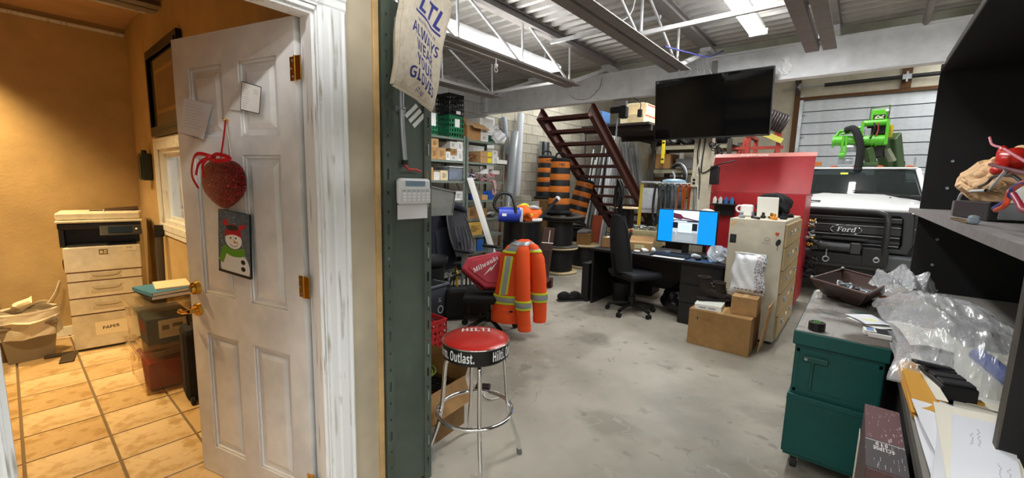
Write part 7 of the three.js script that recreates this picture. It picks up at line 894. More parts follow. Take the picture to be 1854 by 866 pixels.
// =====================================================================  UTILITY TRUCK AND ITS CRANE
{
  const t = thing('utility_truck', 'white utility truck with a black grille guard facing the shop', 'truck', [7.46, 0, -0.13], -PI / 2);   // local +z is forward, +x the image's right
  const wh = phy(0xe9ebec, 0.25, { clearcoat: 0.5 }), gr = std(0x9a9da0, 0.4, 0.3), dk = std(0x17181a, 0.5), dg = std(0x2a2c2f, 0.5);
  obj('bumper', [box(1.96, 0.24, 0.2, 0, 0.6, -0.12, 0.05), box(0.4, 0.2, 0.22, -0.78, 0.62, -0.14, 0.05), box(0.4, 0.2, 0.22, 0.78, 0.62, -0.14, 0.05)], worn(0x54575b, 0.45, 0.3, 1), t);
  obj('lower_valance', box(1.7, 0.16, 0.12, 0, 0.42, -0.2, 0.03), dk, t);
  const gf = obj('grille_frame', [ext(shp([[-0.66, 0.74], [0.66, 0.74], [0.7, 0.85], [0.68, 1.24], [0.62, 1.3], [-0.62, 1.3], [-0.68, 1.24], [-0.7, 0.85]], [[[-0.58, 0.8], [-0.6, 0.86], [-0.58, 1.2], [-0.54, 1.24], [0.54, 1.24], [0.58, 1.2], [0.6, 0.86], [0.58, 0.8]]]), 0.09, 0.012).translate(0, 0, -0.16)], dg, t);
  obj('radiator', box(1.16, 0.44, 0.02, 0, 1.02, -0.17), M.black, t); for (const [y, h] of [[1.165, 0.05], [1.02, 0.1], [0.875, 0.05]]) obj('grille_bar', box(1.16, h, 0.04, 0, y, -0.12, 0.012), dg, t); for (const y of [1.2, 1.085, 0.95, 0.835]) obj('grille_trim', box(1.14, 0.012, 0.012, 0, y, -0.1, 0.003), gr, t);
  obj('badge', [lathe([[0, 0.018], [0.15, 0.016], [0.172, 0.008], [0.175, 0]], 40).rotateX(PI / 2).scale(1, 0.4, 1).translate(0, 1.02, -0.094)], std(0x2b2f36, 0.3), t); obj('badge_rim', [tor(0.172, 0.007, 0, 0, 0, 0, 0, 0, 48, 8).scale(1, 0.4, 1).translate(0, 1.02, -0.086)], M.chrome, t);
  obj('badge_lettering', plane(0.26, 0.11, 0, 1.02, -0.073), decal(print(256, 108, (g, w, h) => { g.clearRect(0, 0, w, h); g.fillStyle = '#e6e9ec'; g.textAlign = 'center'; g.font = 'italic bold 88px serif'; g.fillText('Ford', w / 2, 82); }), 0.3), t);
  for (const s of [-1, 1]) { const h = obj('headlight', [ext(shp([[0, 0.86], [0.26, 0.92], [0.28, 1.2], [0.2, 1.3], [0, 1.3]].map(([a, b]) => [s * (0.68 + a), b])), 0.16, 0.01).translate(0, 0, -0.26)], dk, t); obj('lamp', [box(0.14, 0.14, 0.02, s * 0.8, 1.17, -0.1, 0.01), box(0.14, 0.12, 0.02, s * 0.8, 1.0, -0.11, 0.01)], phy(0x9fa6ab, 0.08, { clearcoat: 1 }), h); obj('lamp_trim', [box(0.2, 0.015, 0.03, s * 0.8, 1.08, -0.095)], gr, h); }
  // hood, fenders, cab
  const hood = sheet(1, 1, 18, 14, (u, v) => { const x = (u - 0.5) * 1.72, e = Math.abs(2 * u - 1), z = -0.14 - v * 1.06; return [x, 1.31 + 0.19 * Math.pow(v, 0.7) - 0.08 * Math.pow(e, 4) + 0.03 * ss(0.62, 0.5, e), z]; }); obj('hood', thick(hood, 0.02), wh, t); obj('hood_vent', box(0.16, 0.012, 0.05, -0.42, 1.405, -0.3, 0.004, 0.16), dk, t); for (const x of [-0.5, 0.05, 0.45]) obj('washer_jet', sph(0.014, x, 1.475, -0.9), dk, t);
  for (const s of [-1, 1]) { obj('fender', [ext(shp([[0, 0.55], [-0.12, 0.6], [-0.14, 1.2], [-0.2, 1.3], [-1.25, 1.46], [-1.25, 0.5], [-1.1, 0.5], [-1.05, 0.8], [-0.85, 0.95], [-0.55, 0.95], [-0.35, 0.8], [-0.3, 0.5]].map(([a, b]) => [a, b])), 0.12, 0.01).rotateY(-PI / 2).translate(s * 0.95 + 0.06, 0, 0).applyMatrix4(new THREE.Matrix4())], wh, t); }
  obj('engine_bay', box(1.5, 0.7, 0.9, 0, 0.85, -0.7), M.black, t); obj('hood_leading_edge', box(1.36, 0.05, 0.06, 0, 1.315, -0.14, 0.02), wh, t);
  for (const s of [-1, 1]) { obj('door', [ext(shp([[-1.25, 0.5], [-2.5, 0.5], [-2.5, 1.45], [-1.25, 1.45]]), 0.05).rotateY(-PI / 2).translate(s * 0.98 + 0.025, 0, 0)], wh, t); obj('side_window', [ext(shp([[-1.35, 1.46], [-2.4, 1.46], [-2.35, 1.88], [-1.72, 1.9]]), 0.01).rotateY(-PI / 2).translate(s * 0.93, 0, 0)], phy(0x222a2c, 0.05, { transmission: 0.7, thickness: 0 }), t); obj('pillar', [beam([s * 0.86, 1.48, -1.16], [s * 0.75, 1.93, -1.62], 0.06, 0.06, 0.02)], wh, t); obj('pillar', beam([s * 0.9, 1.46, -2.5], [s * 0.8, 1.94, -2.45], 0.08, 0.06, 0.02), wh, t); obj('side_mirror', [box(0.18, 0.28, 0.08, s * 1.0, 1.6, -1.35, 0.03), bar([s * 0.98, 1.45, -1.35], [s * 1.12, 1.5, -1.35], 0.02)], dk, t); }
  obj('roof', [thick(sheet(1, 1, 14, 10, (u, v) => { const e = Math.abs(2 * u - 1); return [(u - 0.5) * 1.66, 1.99 - 0.07 * Math.pow(e, 5) - 0.05 * Math.pow(1 - v, 3), -1.58 - (1 - v) * -0.0 - v * 0.98]; }), 0.03), box(1.5, 0.03, 0.05, 0, 1.94, -1.6, 0.012)], wh, t);
  const ws = sheet(1, 1, 14, 6, (u, v) => { const x = (u - 0.5) * (1.72 - 0.2 * v), e = 2 * u - 1; return [x, 1.5 + 0.44 * v, -1.14 - 0.46 * v - 0.09 * e * e]; }); obj('windscreen', ws, phy(0x4d5a5c, 0.04, { transmission: 0.85, thickness: 0 }), t); obj('windscreen_seal', tube([[-0.86, 1.5, -1.22], [-0.4, 1.5, -1.15], [0, 1.5, -1.13], [0.4, 1.5, -1.15], [0.86, 1.5, -1.22]], 0.02, 20, 6), dk, t); obj('windscreen_seal', tube([[-0.76, 1.94, -1.68], [-0.4, 1.945, -1.62], [0, 1.945, -1.6], [0.4, 1.945, -1.62], [0.76, 1.94, -1.68]], 0.014, 20, 6), dk, t);
  for (const [a, b] of [[-0.72, -0.05], [0.0, 0.68]]) obj('wiper', [beam([b, 1.515, -1.1], [a, 1.57, -1.19], 0.016, 0.02)], M.black, t);
  obj('sticker', box(0.1, 0.04, 0.004, -0.14, 1.85, -1.51, 0, -0.8), std(0xc9d83a, 0.6), t); obj('rear_view_mirror', box(0.24, 0.07, 0.03, 0.02, 1.83, -1.56, 0.02), M.black, t);
  obj('cab_floor', [box(1.8, 0.06, 1.4, 0, 0.62, -1.8), box(1.8, 0.9, 0.05, 0, 1.0, -2.5)], dk, t); obj('dashboard', box(1.7, 0.2, 0.35, 0, 1.38, -1.4, 0.06), std(0x232527, 0.7), t); obj('dash_papers', wob(box(0.22, 0.02, 0.14, -0.42, 1.5, -1.35, 0.005), 0.012, 30, 2), std(0xb9cdbd, 0.7), t); obj('steering_wheel', [tor(0.17, 0.018, 0.42, 1.42, -1.62, -0.5)], M.black, t);
  for (const x of [-0.45, 0.45]) { const s = obj('seat', [box(0.5, 0.6, 0.14, x, 1.2, -2.15, 0.05, -0.12), box(0.5, 0.14, 0.5, x, 0.9, -1.9, 0.05)], std(0x2a2c2e, 0.8), t); obj('headrest', box(0.28, 0.18, 0.09, x, 1.63, -2.2, 0.04), std(0x1d1f21, 0.8), s); }
  obj('rear_window', box(1.3, 0.36, 0.01, 0, 1.68, -2.5), phy(0x59666a, 0.05, { transmission: 0.8, thickness: 0 }), t);
  const am = std(0xb8571c, 0.3); for (const x of [-0.66, -0.3, 0, 0.3, 0.66]) obj('marker_light', sph(1, x, 1.965, -1.68, 0.05, 0.026, 0.035, 14), am, t); obj('beacon', [box(0.12, 0.07, 0.07, -0.55, 2.03, -1.9, 0.012)], std(0xb5641a, 0.3), t); obj('light_bar', [box(0.3, 0.1, 0.12, -0.85, 2.0, -2.2, 0.02), tube([[-1.0, 2.06, -2.2], [-0.98, 2.12, -2.2], [-0.72, 2.12, -2.2], [-0.7, 2.06, -2.2]], 0.01, 14, 6)], M.galv, t); obj('antenna', bar([0.72, 1.96, -1.9], [0.72, 2.12, -1.92], 0.012), M.galv, t);
  // winch bumper and grille guard
  obj('winch', [cyl(0.07, 0.07, 0.34, -0.1, 0.78, 0.03, 18, 0, 0, PI / 2), box(0.12, 0.16, 0.16, 0.13, 0.78, 0.02, 0.02), box(0.1, 0.14, 0.14, -0.33, 0.78, 0.02, 0.02)], worn(0x4c4e50, 0.4, 0.5, 3), t); obj('winch_plate', [box(0.9, 0.14, 0.03, 0.0, 0.62, 0.06, 0.008), box(0.5, 0.03, 0.2, 0, 0.9, -0.02, 0.006)], dk, t); obj('winch_hook', [tor(0.035, 0.01, -0.18, 0.6, 0.1, 0, 0.3, 0), bar([-0.18, 0.64, 0.1], [-0.18, 0.74, 0.1], 0.008)], M.galv, t);
  obj('guard_bracket', [box(0.28, 0.26, 0.06, 0.34, 0.68, 0.05, 0.02)], dk, t); obj('guard_bracket', box(0.28, 0.26, 0.06, -0.6, 0.68, 0.05, 0.02), dk, t); obj('tow_shackle', [tor(0.028, 0.01, 0.36, 0.65, 0.09), cyl(0.02, 0.02, 0.02, 0.36, 0.68, 0.085, 12, PI / 2)], M.galv, t);
  obj('grille_guard', [tube([[0.42, 0.72, 0.05], [0.43, 0.95, 0.07], [0.43, 1.16, 0.05], [0.41, 1.24, 0.02], [0.3, 1.28, 0.01], [0, 1.29, 0.02], [-0.4, 1.29, 0.02], [-0.56, 1.28, 0.01], [-0.66, 1.23, 0.02], [-0.68, 1.1, 0.06], [-0.68, 0.72, 0.05]], 0.036, 70, 10, false, 0.3)], std(0x1c1d1f, 0.45), t);
  for (const s of [-1, 1]) for (const z of [-0.72, -3.5]) { const w = obj('wheel', [tor(0.32, 0.11, s * 0.86, 0.43, z, 0, PI / 2, 0, 32, 12)], M.rubber, t); obj('rim', cyl(0.25, 0.25, 0.16, s * 0.88, 0.43, z, 24, 0, 0, PI / 2), gr, w); }
  obj('chassis', [box(0.12, 0.16, 4.2, 0.4, 0.62, -2.3), box(0.12, 0.16, 4.2, -0.4, 0.62, -2.3)], M.black, t); obj('flat_bed', [box(2.1, 0.12, 1.8, 0, 1.05, -3.55, 0.01), box(2.1, 0.7, 0.06, 0, 1.4, -2.66, 0.01)], worn(0x55585b, 0.5, 0.4), t);
}
{
  const t = thing('crane_boom', 'bright green folded crane boom rising behind the truck cab', 'crane', [9.2, 0, -0.13], -PI / 2), g = phy(0x4fae14, 0.35, { clearcoat: 0.3 }), dk = std(0x17181a, 0.5), dgm = worn(0x3f5c2c, 0.55, 0, 2);
  obj('pedestal', [box(0.4, 1.0, 0.4, 0.45, 1.62, -1.1, 0.03), box(0.7, 0.14, 0.7, 0.3, 1.18, -1.1, 0.02)], dgm, t); obj('main_boom', [beam([0.6, 1.5, -1.05], [0.38, 2.5, -0.45], 0.24, 0.26, 0.02)], dgm, t);
  const P = (px, py, dz = 0) => { const p = onX(px, py, 9.2 - dz); return [p.z + 0.13, p.y, dz]; };
  obj('cross_tube', [bar(P(1508, 256), P(1606, 254), 0.085, 22), bar(P(1507, 257), P(1511, 257), 0.1, 20)], g, t); const dgx = P(1607, 254); obj('tube_collar', [bar(P(1578, 255), P(1581, 255), 0.1, 22)], g, t); obj('tube_collar', bar(P(1585, 255), P(1588, 255), 0.1, 22), g, t); obj('tube_collar', bar(P(1523, 256), P(1526, 256), 0.1, 22), g, t);
  obj('side_plate', beam(P(1557, 262, 0.09), P(1563, 221, 0.09), 0.1, 0.04), g, t); obj('side_plate', beam(P(1603, 262, 0.09), P(1609, 217, 0.09), 0.12, 0.04), g, t); obj('upper_tube', [bar(P(1563, 224, 0.02), P(1608, 221, 0.02), 0.05, 18)], g, t); obj('left_link', [beam(P(1523, 283, 0.08), P(1527, 248, 0.08), 0.07, 0.035), bar(P(1519, 282, 0.08), P(1529, 281, 0.08), 0.05, 14)], g, t); obj('left_link', beam(P(1530, 280, 0.08), P(1533, 246, 0.08), 0.06, 0.03), g, t); obj('top_rail', [bar(P(1512, 250, -0.02), P(1520, 238, -0.02), 0.025), bar(P(1520, 238, -0.02), P(1560, 231, -0.05), 0.022), bar(P(1522, 243, -0.02), P(1558, 238, -0.05), 0.018)], g, t);
  const hd = P(1592, 211, -0.1); obj('boom_head', [box(0.2, 0.2, 0.22, hd[0], hd[1], hd[2], 0.015)], g, t); obj('head_cover', [box(0.15, 0.09, 0.02, hd[0], hd[1] - 0.03, hd[2] + 0.115, 0.004)], dk, t); obj('head_guard', [beam([hd[0] - 0.115, hd[1] - 0.12, hd[2] + 0.1], [hd[0] - 0.115, hd[1] + 0.14, hd[2] + 0.08], 0.02, 0.02), beam([hd[0] + 0.115, hd[1] - 0.12, hd[2] + 0.1], [hd[0] + 0.115, hd[1] + 0.16, hd[2] + 0.08], 0.02, 0.02), beam([hd[0] - 0.115, hd[1] + 0.13, hd[2] + 0.08], [hd[0] + 0.115, hd[1] + 0.15, hd[2] + 0.08], 0.02, 0.02)], dgm, t); obj('head_fitting', [box(0.11, 0.014, 0.014, hd[0], hd[1] - 0.045, hd[2] + 0.13), tube([[hd[0] - 0.05, hd[1] - 0.05, hd[2] + 0.13], [hd[0] - 0.02, hd[1] - 0.01, hd[2] + 0.13], [hd[0] + 0.02, hd[1] - 0.03, hd[2] + 0.13], [hd[0] + 0.055, hd[1] - 0.005, hd[2] + 0.13]], 0.008, 14, 6)], std(0xd9e6b8, 0.4), t); obj('lens', sph(0.024, hd[0] + 0.09, hd[1] + 0.07, hd[2] + 0.12), M.white, t);
  obj('inner_jib', [beam([hd[0], hd[1], hd[2]], [0.42, 1.9, -0.6], 0.16, 0.18, 0.015)], dgm, t); obj('hydraulic_hose', [tube([P(1583, 222, 0.06), P(1584, 232, 0.08), P(1580, 242, 0.06), P(1575, 250, 0.1)], 0.012, 14, 6)], M.black, t); obj('hydraulic_hose', tube([P(1590, 222, 0.06), P(1590, 236, 0.06), P(1586, 246, 0.08)], 0.012, 14, 6), std(0x8c2a2c, 0.5), t); obj('valve_block', [box(0.09, 0.12, 0.1, ...P(1571, 240, -0.02), 0.01)], M.galv, t); obj('yellow_bracket', [box(0.06, 0.2, 0.12, ...P(1612, 238, -0.15), 0.01)], M.yellow, t);
  obj('grey_motor', [cyl(0.07, 0.07, 0.16, ...P(1541, 268, 0.0), 18, 0.3, 0, PI / 2), cyl(0.05, 0.05, 0.2, ...P(1530, 292, -0.1), 16, 0, 0, PI / 2)], M.galv, t); obj('lower_link', [beam(P(1570, 268, -0.02), P(1578, 300, -0.05), 0.22, 0.1, 0.02), box(0.26, 0.06, 0.2, ...P(1572, 298, -0.02), 0.01)], dgm, t); obj('grey_cover', [beam(P(1604, 270, -0.05), P(1616, 292, -0.1), 0.16, 0.05, 0.015)], worn(0x9aa08c, 0.5), t); obj('dark_core', [box(0.3, 0.22, 0.18, ...P(1580, 275, -0.14), 0.03), box(0.24, 0.16, 0.12, ...P(1586, 236, -0.1), 0.02)], M.black, t);
  obj('black_sleeve', [tube([P(1532, 236, 0.06), P(1545, 233, 0.12), P(1553, 245, 0.15), P(1558, 268, 0.16), P(1556, 290, 0.16), P(1553, 306, 0.16)], 0.055, 30, 12, false, 0.4), sph(0.06, ...P(1553, 307, 0.16))], M.blackmat, t);
}

// =====================================================================  TEAL JOB BOX
const TX0 = 2.65, TX1 = 3.86, TZ0 = -0.205, TZ1 = 0.185, TY = 0.81;
{
  const t = thing('job_box', 'teal steel job box on casters with a scuffed grey top', 'job box', [(TX0 + TX1) / 2, 0, (TZ0 + TZ1) / 2]), w = TX1 - TX0, d = TZ1 - TZ0;
  const tealTex = tex(256, (u, v) => { const a = fbm(u, v, 8, 5), s = fbm(u + 0.2, v + 0.5, 4, 5, N2); return mixc(mixc(rgb(0x0a4c49), rgb(0x0f5c58), a), rgb(0x5a3a28), ss(0.66, 0.72, s) * 0.8); }, { repeat: 1.2 }), teal = std(0xffffff, 0.45, 0.1, { map: tealTex });
  const topTex = tex(512, (u, v) => { const a = fbm(u, v, 8, 5), s = fbm(u + 0.1, v + 0.3, 4, 5, N2), l = N2(u * 6, v * 140, 128); let c = mixc(rgb(0x83827e), rgb(0xb3b1ab), a * 1.1); c = mixc(c, rgb(0x4c4038), ss(0.5, 0.62, s) * 0.85); c = mixc(c, rgb(0x2f7468), ss(0.62, 0.75, fbm(u + 0.7, v + 0.2, 8, 4)) * 0.6); return mixc(c, rgb(0x6d675f), (l > 0.8 ? 0.35 : 0)); }, { repeat: 0.9 }), topM = std(0xffffff, 0.42, 0.25, { map: topTex });
  obj('lower_body', box(w, 0.31, d, 0, 0.265, 0, 0.006), teal, t); obj('upper_body', box(w - 0.02, 0.32, d - 0.02, 0.01, 0.575, 0, 0.006), teal, t); obj('ledge', [box(w + 0.004, 0.012, d + 0.004, 0, 0.422, 0, 0.003), box(0.02, 0.03, d, -w / 2 + 0.006, 0.438, 0, 0.003)], teal, t); obj('lid', box(w + 0.004, 0.075, d + 0.004, 0, TY - 0.042, 0, 0.006), teal, t); obj('lid_top', box(w - 0.01, 0.006, d - 0.01, 0, TY - 0.003, 0, 0.002), topM, t);
  obj('front_recess', [box(0.006, 0.018, d - 0.04, -w / 2 + 0.018, 0.7, 0), box(0.006, 0.018, d - 0.04, -w / 2 + 0.018, 0.475, 0), box(0.006, 0.24, 0.014, -w / 2 + 0.018, 0.588, -d / 2 + 0.026), box(0.006, 0.24, 0.014, -w / 2 + 0.018, 0.588, d / 2 - 0.026)], teal, t);
  const lt = obj('latch', [box(0.014, 0.03, 0.11, -w / 2 + 0.012, 0.66, -0.09, 0.004), box(0.012, 0.16, 0.014, -w / 2 + 0.012, 0.58, -0.1, 0.003)], worn(0x2f6158, 0.4, 0.5, 5), t); obj('latch_bolt', cyl(0.008, 0.008, 0.012, -w / 2 + 0.004, 0.66, -0.13, 10, 0, 0, PI / 2), M.galv, lt); obj('bottom_rail', box(w - 0.02, 0.04, d - 0.02, 0, 0.115, 0), teal, t);
  for (const [sx, sz] of [[-1, -1], [-1, 1], [1, -1], [1, 1]]) { const c = obj('caster', [cyl(0.042, 0.042, 0.03, sx * (w / 2 - 0.08), 0.043, sz * (d / 2 - 0.06), 20, PI / 2)], std(0x2a2a2a, 0.8), t); obj('caster_fork', [box(0.06, 0.05, 0.045, sx * (w / 2 - 0.08), 0.075, sz * (d / 2 - 0.06), 0.006)], M.galv, c); }
}
const TT = TY + 0.001;
{ // brown pan with cables
  const rim = [[1468, 506], [1525, 489], [1615, 513], [1570, 536]].map(([a, b]) => onY(a, b, 0.93)), c = rim.reduce((s, p) => s.add(p), V(0, 0, 0)).multiplyScalar(0.25); c.y = 0;
  const t = thing('brown_pan', 'dark brown flared metal pan of cables on the job box', 'pan', [c.x, TT, c.z]); const q = rim.map((p) => [p.x - c.x, p.z - c.z]), H2 = 0.115, k = 0.55, br = worn(0x47302a, 0.4, 0.35, 4), g = [];
  for (let i = 0; i < 4; i++) { const a = q[i], b = q[(i + 1) % 4]; g.push(thick(sheet(1, 1, 6, 6, (u, v) => { const s = k + (1 - k) * Math.pow(v, 0.8), x = a[0] + (b[0] - a[0]) * u, z = a[1] + (b[1] - a[1]) * u; return [x * s, 0.012 + H2 * Math.pow(v, 1.4), z * s]; }), 0.004)); } obj('flared_sides', g, br, t);
  obj('pan_floor', [ext(shp(q.map(([x, z]) => [x * k * 1.02, -z * k * 1.02])), 0.01).rotateX(-PI / 2)], br, t); obj('rim', [0, 1, 2, 3].map((i) => bar([q[i][0], H2 + 0.012, q[i][1]], [q[(i + 1) % 4][0], H2 + 0.012, q[(i + 1) % 4][1]], 0.007)), worn(0x6b5048, 0.35, 0.4, 4), t); obj('stud', [0, 1, 2, 3].map((i) => sph(0.012, q[i][0] * 0.97, H2 + 0.02, q[i][1] * 0.97)), M.galv, t);
  tangle('tangle of grey and white cables inside the brown pan', 'cable_tangle', 'cable', [c.x + 0.04, TT + 0.012, c.z + 0.02], 10, [0.16, 0.06, 0.12], 0.006, [0xd8dadc, 0x6f8088, 0x1b1c1e, 0x9aa3a8].map((x) => std(x, 0.5)), 81, 0.045); one('charger_plug', 'white charger plug in the brown pan', 'charger', [box(0.05, 0.025, 0.04, 0, 0.0125, 0, 0.006), box(0.02, 0.006, 0.02, 0.03, 0.012, 0)], M.white, [c.x - 0.1, TT + 0.014, c.z - 0.03], 0.4); one('pan_screws', 'small steel clips in the corner of the brown pan', 'clip', [box(0.03, 0.01, 0.012, 0, 0.005, 0), cyl(0.006, 0.006, 0.04, 0.02, 0.012, 0.02, 8, PI / 2), cyl(0.006, 0.006, 0.04, -0.02, 0.006, 0.03, 8, 0, 0, PI / 2)], M.galv, [c.x + 0.1, TT + 0.014, c.z - 0.09], 0.2);
}
{ const p = onY(1478, 598, TT), t = thing('tape_roll', 'black roll of electrical tape with a green core on the job box', 'tape roll', [p.x, TT, p.z]); obj('tape', lathe([[0.019, 0], [0.036, 0], [0.038, 0.003], [0.038, 0.042], [0.036, 0.045], [0.019, 0.045], [0.019, 0]], 36), std(0x0f0f11, 0.4), t); obj('core', lathe([[0.013, 0.002], [0.019, 0.002], [0.019, 0.046], [0.013, 0.046], [0.013, 0.002]], 24), std(0x4f9a2c, 0.5), t);
  const a = onY(1572, 582, TT); one('paper_sheet', 'white papers with a yellow highlight on the job box, upper sheet', 'paper', thick(sheet(1, 1, 6, 6, (u, v) => [(u - 0.5) * 0.2, 0.003 + 0.004 * Math.sin(u * 5 + v * 3) + 0.004, (v - 0.5) * 0.14]), 0.001), flat(print(256, 180, (g, w, h) => { g.fillStyle = '#e8eaf0'; g.fillRect(0, 0, w, h); g.fillStyle = '#e3e8a0'; g.save(); g.translate(130, 90); g.rotate(0.2); g.fillRect(-36, -52, 60, 100); g.restore(); scribble(g, 30, 40, 70, 5, 22, '#9aa0ac'); }), 0.8), [a.x, TT + 0.003, a.z], 0.5); one('paper_sheet', 'white paper under the highlighted sheet on the job box', 'paper', box(0.2, 0.0015, 0.13, 0, 0.001, 0), M.paper, [a.x - 0.03, TT, a.z + 0.015], 0.75);
  const b = onY(1574, 606, TT), c = thing('blue_white_box', 'small blue and white carton beside the black vent on the job box', 'box', [b.x + 0.02, TT, b.z], 0.1); obj('carton', box(0.07, 0.024, 0.05, 0, 0.012, 0, 0.002), M.paper, c); obj('label', box(0.05, 0.0015, 0.03, 0, 0.025, 0), std(0x6a8fc0, 0.5), c);
  const v = onY(1606, 612, TT), d = thing('vent_grille', 'black ribbed vent plate lying on the job box edge', 'vent', [v.x + 0.03, TT, Math.min(v.z, 0.14)], 0.05); obj('plate', box(0.12, 0.012, 0.085, 0, 0.006, 0, 0.003), M.black, d); for (let k = 0; k < 8; k++) obj('rib', box(0.006, 0.008, 0.075, -0.05 + k * 0.014, 0.016, 0), std(0x3b3d3f, 0.5), d); obj('front_strip', box(0.012, 0.02, 0.09, -0.066, 0.01, 0), M.paper, d);
  const e = onY(1597, 560, TT), gl = thing('safety_glasses', 'dark safety glasses folded on the job box', 'glasses', [e.x, TT, e.z], 0.9); obj('frame', [tube([[-0.065, 0.02, 0], [-0.03, 0.03, 0.008], [0, 0.024, 0.006], [0.03, 0.03, 0.008], [0.065, 0.02, 0]], 0.004, 24, 6), tube([[0.065, 0.02, 0], [0.055, 0.014, -0.06], [0.03, 0.006, -0.09]], 0.003, 14, 6), tube([[-0.065, 0.02, 0], [-0.055, 0.014, -0.06], [-0.03, 0.006, -0.09]], 0.003, 14, 6)], M.black, gl); for (const s of [-1, 1]) obj('lens', sph(1, s * 0.033, 0.017, 0.004, 0.028, 0.017, 0.003, 16), phy(0x5a4c20, 0.05, { transmission: 0.7, thickness: 0 }), gl);
  const o = onY(1610, 546, TT); one('orange_cutter', 'orange plastic tube cutter beside the brown pan', 'cutter', [wob(box(0.11, 0.03, 0.05, 0, 0.016, 0, 0.014), 0.004, 30), tor(0.02, 0.008, 0.05, 0.018, 0, PI / 2)], std(0xe0641c, 0.5), [o.x - 0.02, TT, o.z], 0.4); one('yellow_tag', 'yellow plastic tag in front of the orange cutter', 'tag', box(0.06, 0.006, 0.03, 0, 0.003, 0, 0.002), std(0xd9c43a, 0.5), [o.x - 0.14, TT, o.z + 0.01], 0.3); const sc = onY(1482, 540, TT); one('white_charger', 'small white block with steel pins at the corner of the job box', 'block', [box(0.035, 0.045, 0.03, 0, 0.0225, 0, 0.004), sph(0.014, -0.02, 0.05, -0.01)], M.white, [sc.x, TT, sc.z], 0.3); }

// =====================================================================  BLACK COUNTER WITH HUTCH
const CY = 0.8, CZ = 0.2;
const blackboard = (() => { const m = tex(256, (u, v) => { const a = fbm(u, v, 8, 4), s = N2(u * 90, v * 5, 90); return mixc(rgb(0x060607), rgb(0x0e0e10), a * 0.8 + (s > 0.75 ? 0.3 : 0)); }); return std(0xffffff, 0.7, 0, { map: m }); })();
{
  const t = thing('counter', 'black shop counter beside the teal job box', 'counter'); obj('counter_top', [bx(1.2, 4.62, CY - 0.03, CY, CZ, 0.98, 0.003)], worn(0x8b8780, 0.6, 0, 1), t); obj('front_edge', bx(1.2, 4.62, CY - 0.032, CY + 0.001, CZ - 0.006, CZ + 0.002), worn(0x4b4843, 0.6, 0, 3), t); obj('front_panel', bx(1.25, 4.6, 0.04, CY - 0.03, CZ + 0.03, CZ + 0.05), blackboard, t); obj('end_panel', bx(1.22, 1.25, 0, CY - 0.03, CZ + 0.02, 0.96), blackboard, t); obj('end_panel', bx(4.58, 4.61, 0, CY - 0.03, CZ + 0.02, 0.96), blackboard, t);
  const h = thing('shelf_hutch', 'tall black shelf hutch with a grey shelf standing on the counter', 'hutch'); const z0 = 0.35, z1 = 0.97, xe = 4.5, sy = 1.435;
  const ep = obj('end_panel', [bx(xe, xe + 0.03, CY, sy - 0.035, z0, z1), bx(xe, xe + 0.03, sy, 2.5, z0, z1)], blackboard, h); obj('divider', [bx(1.645, 1.68, CY, sy - 0.035, z0, z1)], blackboard, h); obj('divider_edge', bx(1.643, 1.682, CY, sy - 0.035, z0 - 0.004, z0), worn(0x4f4a42, 0.6, 0, 5), h); obj('back_panel', bx(1.1, xe, CY, 2.47, z1, z1 + 0.02), blackboard, h); obj('top_board', bx(1.1, xe - 0.001, 2.44, 2.47, z0, z1), blackboard, h); obj('top_edge', bx(1.1, xe - 0.3, 2.437, 2.473, z0 - 0.006, z0), worn(0x8b8c8e, 0.6, 0, 3), h);
  const greyTex = worn(0x8a8585, 0.7, 0, 4, { bumpMap: stip, bumpScale: 0.001 }); obj('shelf', [uvm(ext(shp([[1.1, -z1], [4.6, -z1], [4.72, -0.5], [4.72, -0.33], [4.66, -0.3], [4.4, -0.305], [1.1, -0.305]]), 0.035).rotateX(-PI / 2).translate(0, sy - 0.035, 0))], greyTex, h);
  for (const [px, py] of [[1725, 292], [1715, 341], [1697, 434], [1688, 480], [1737, 102], [1756, 104]]) { const p = onX(px, py, xe - 0.001); obj('bolt', [tor(0.008, 0.0025, xe - 0.002, p.y, p.z, 0, PI / 2, 0, 16, 6), cyl(0.006, 0.006, 0.004, xe - 0.001, p.y, p.z, 12, 0, 0, PI / 2)], M.galv, h); }
}
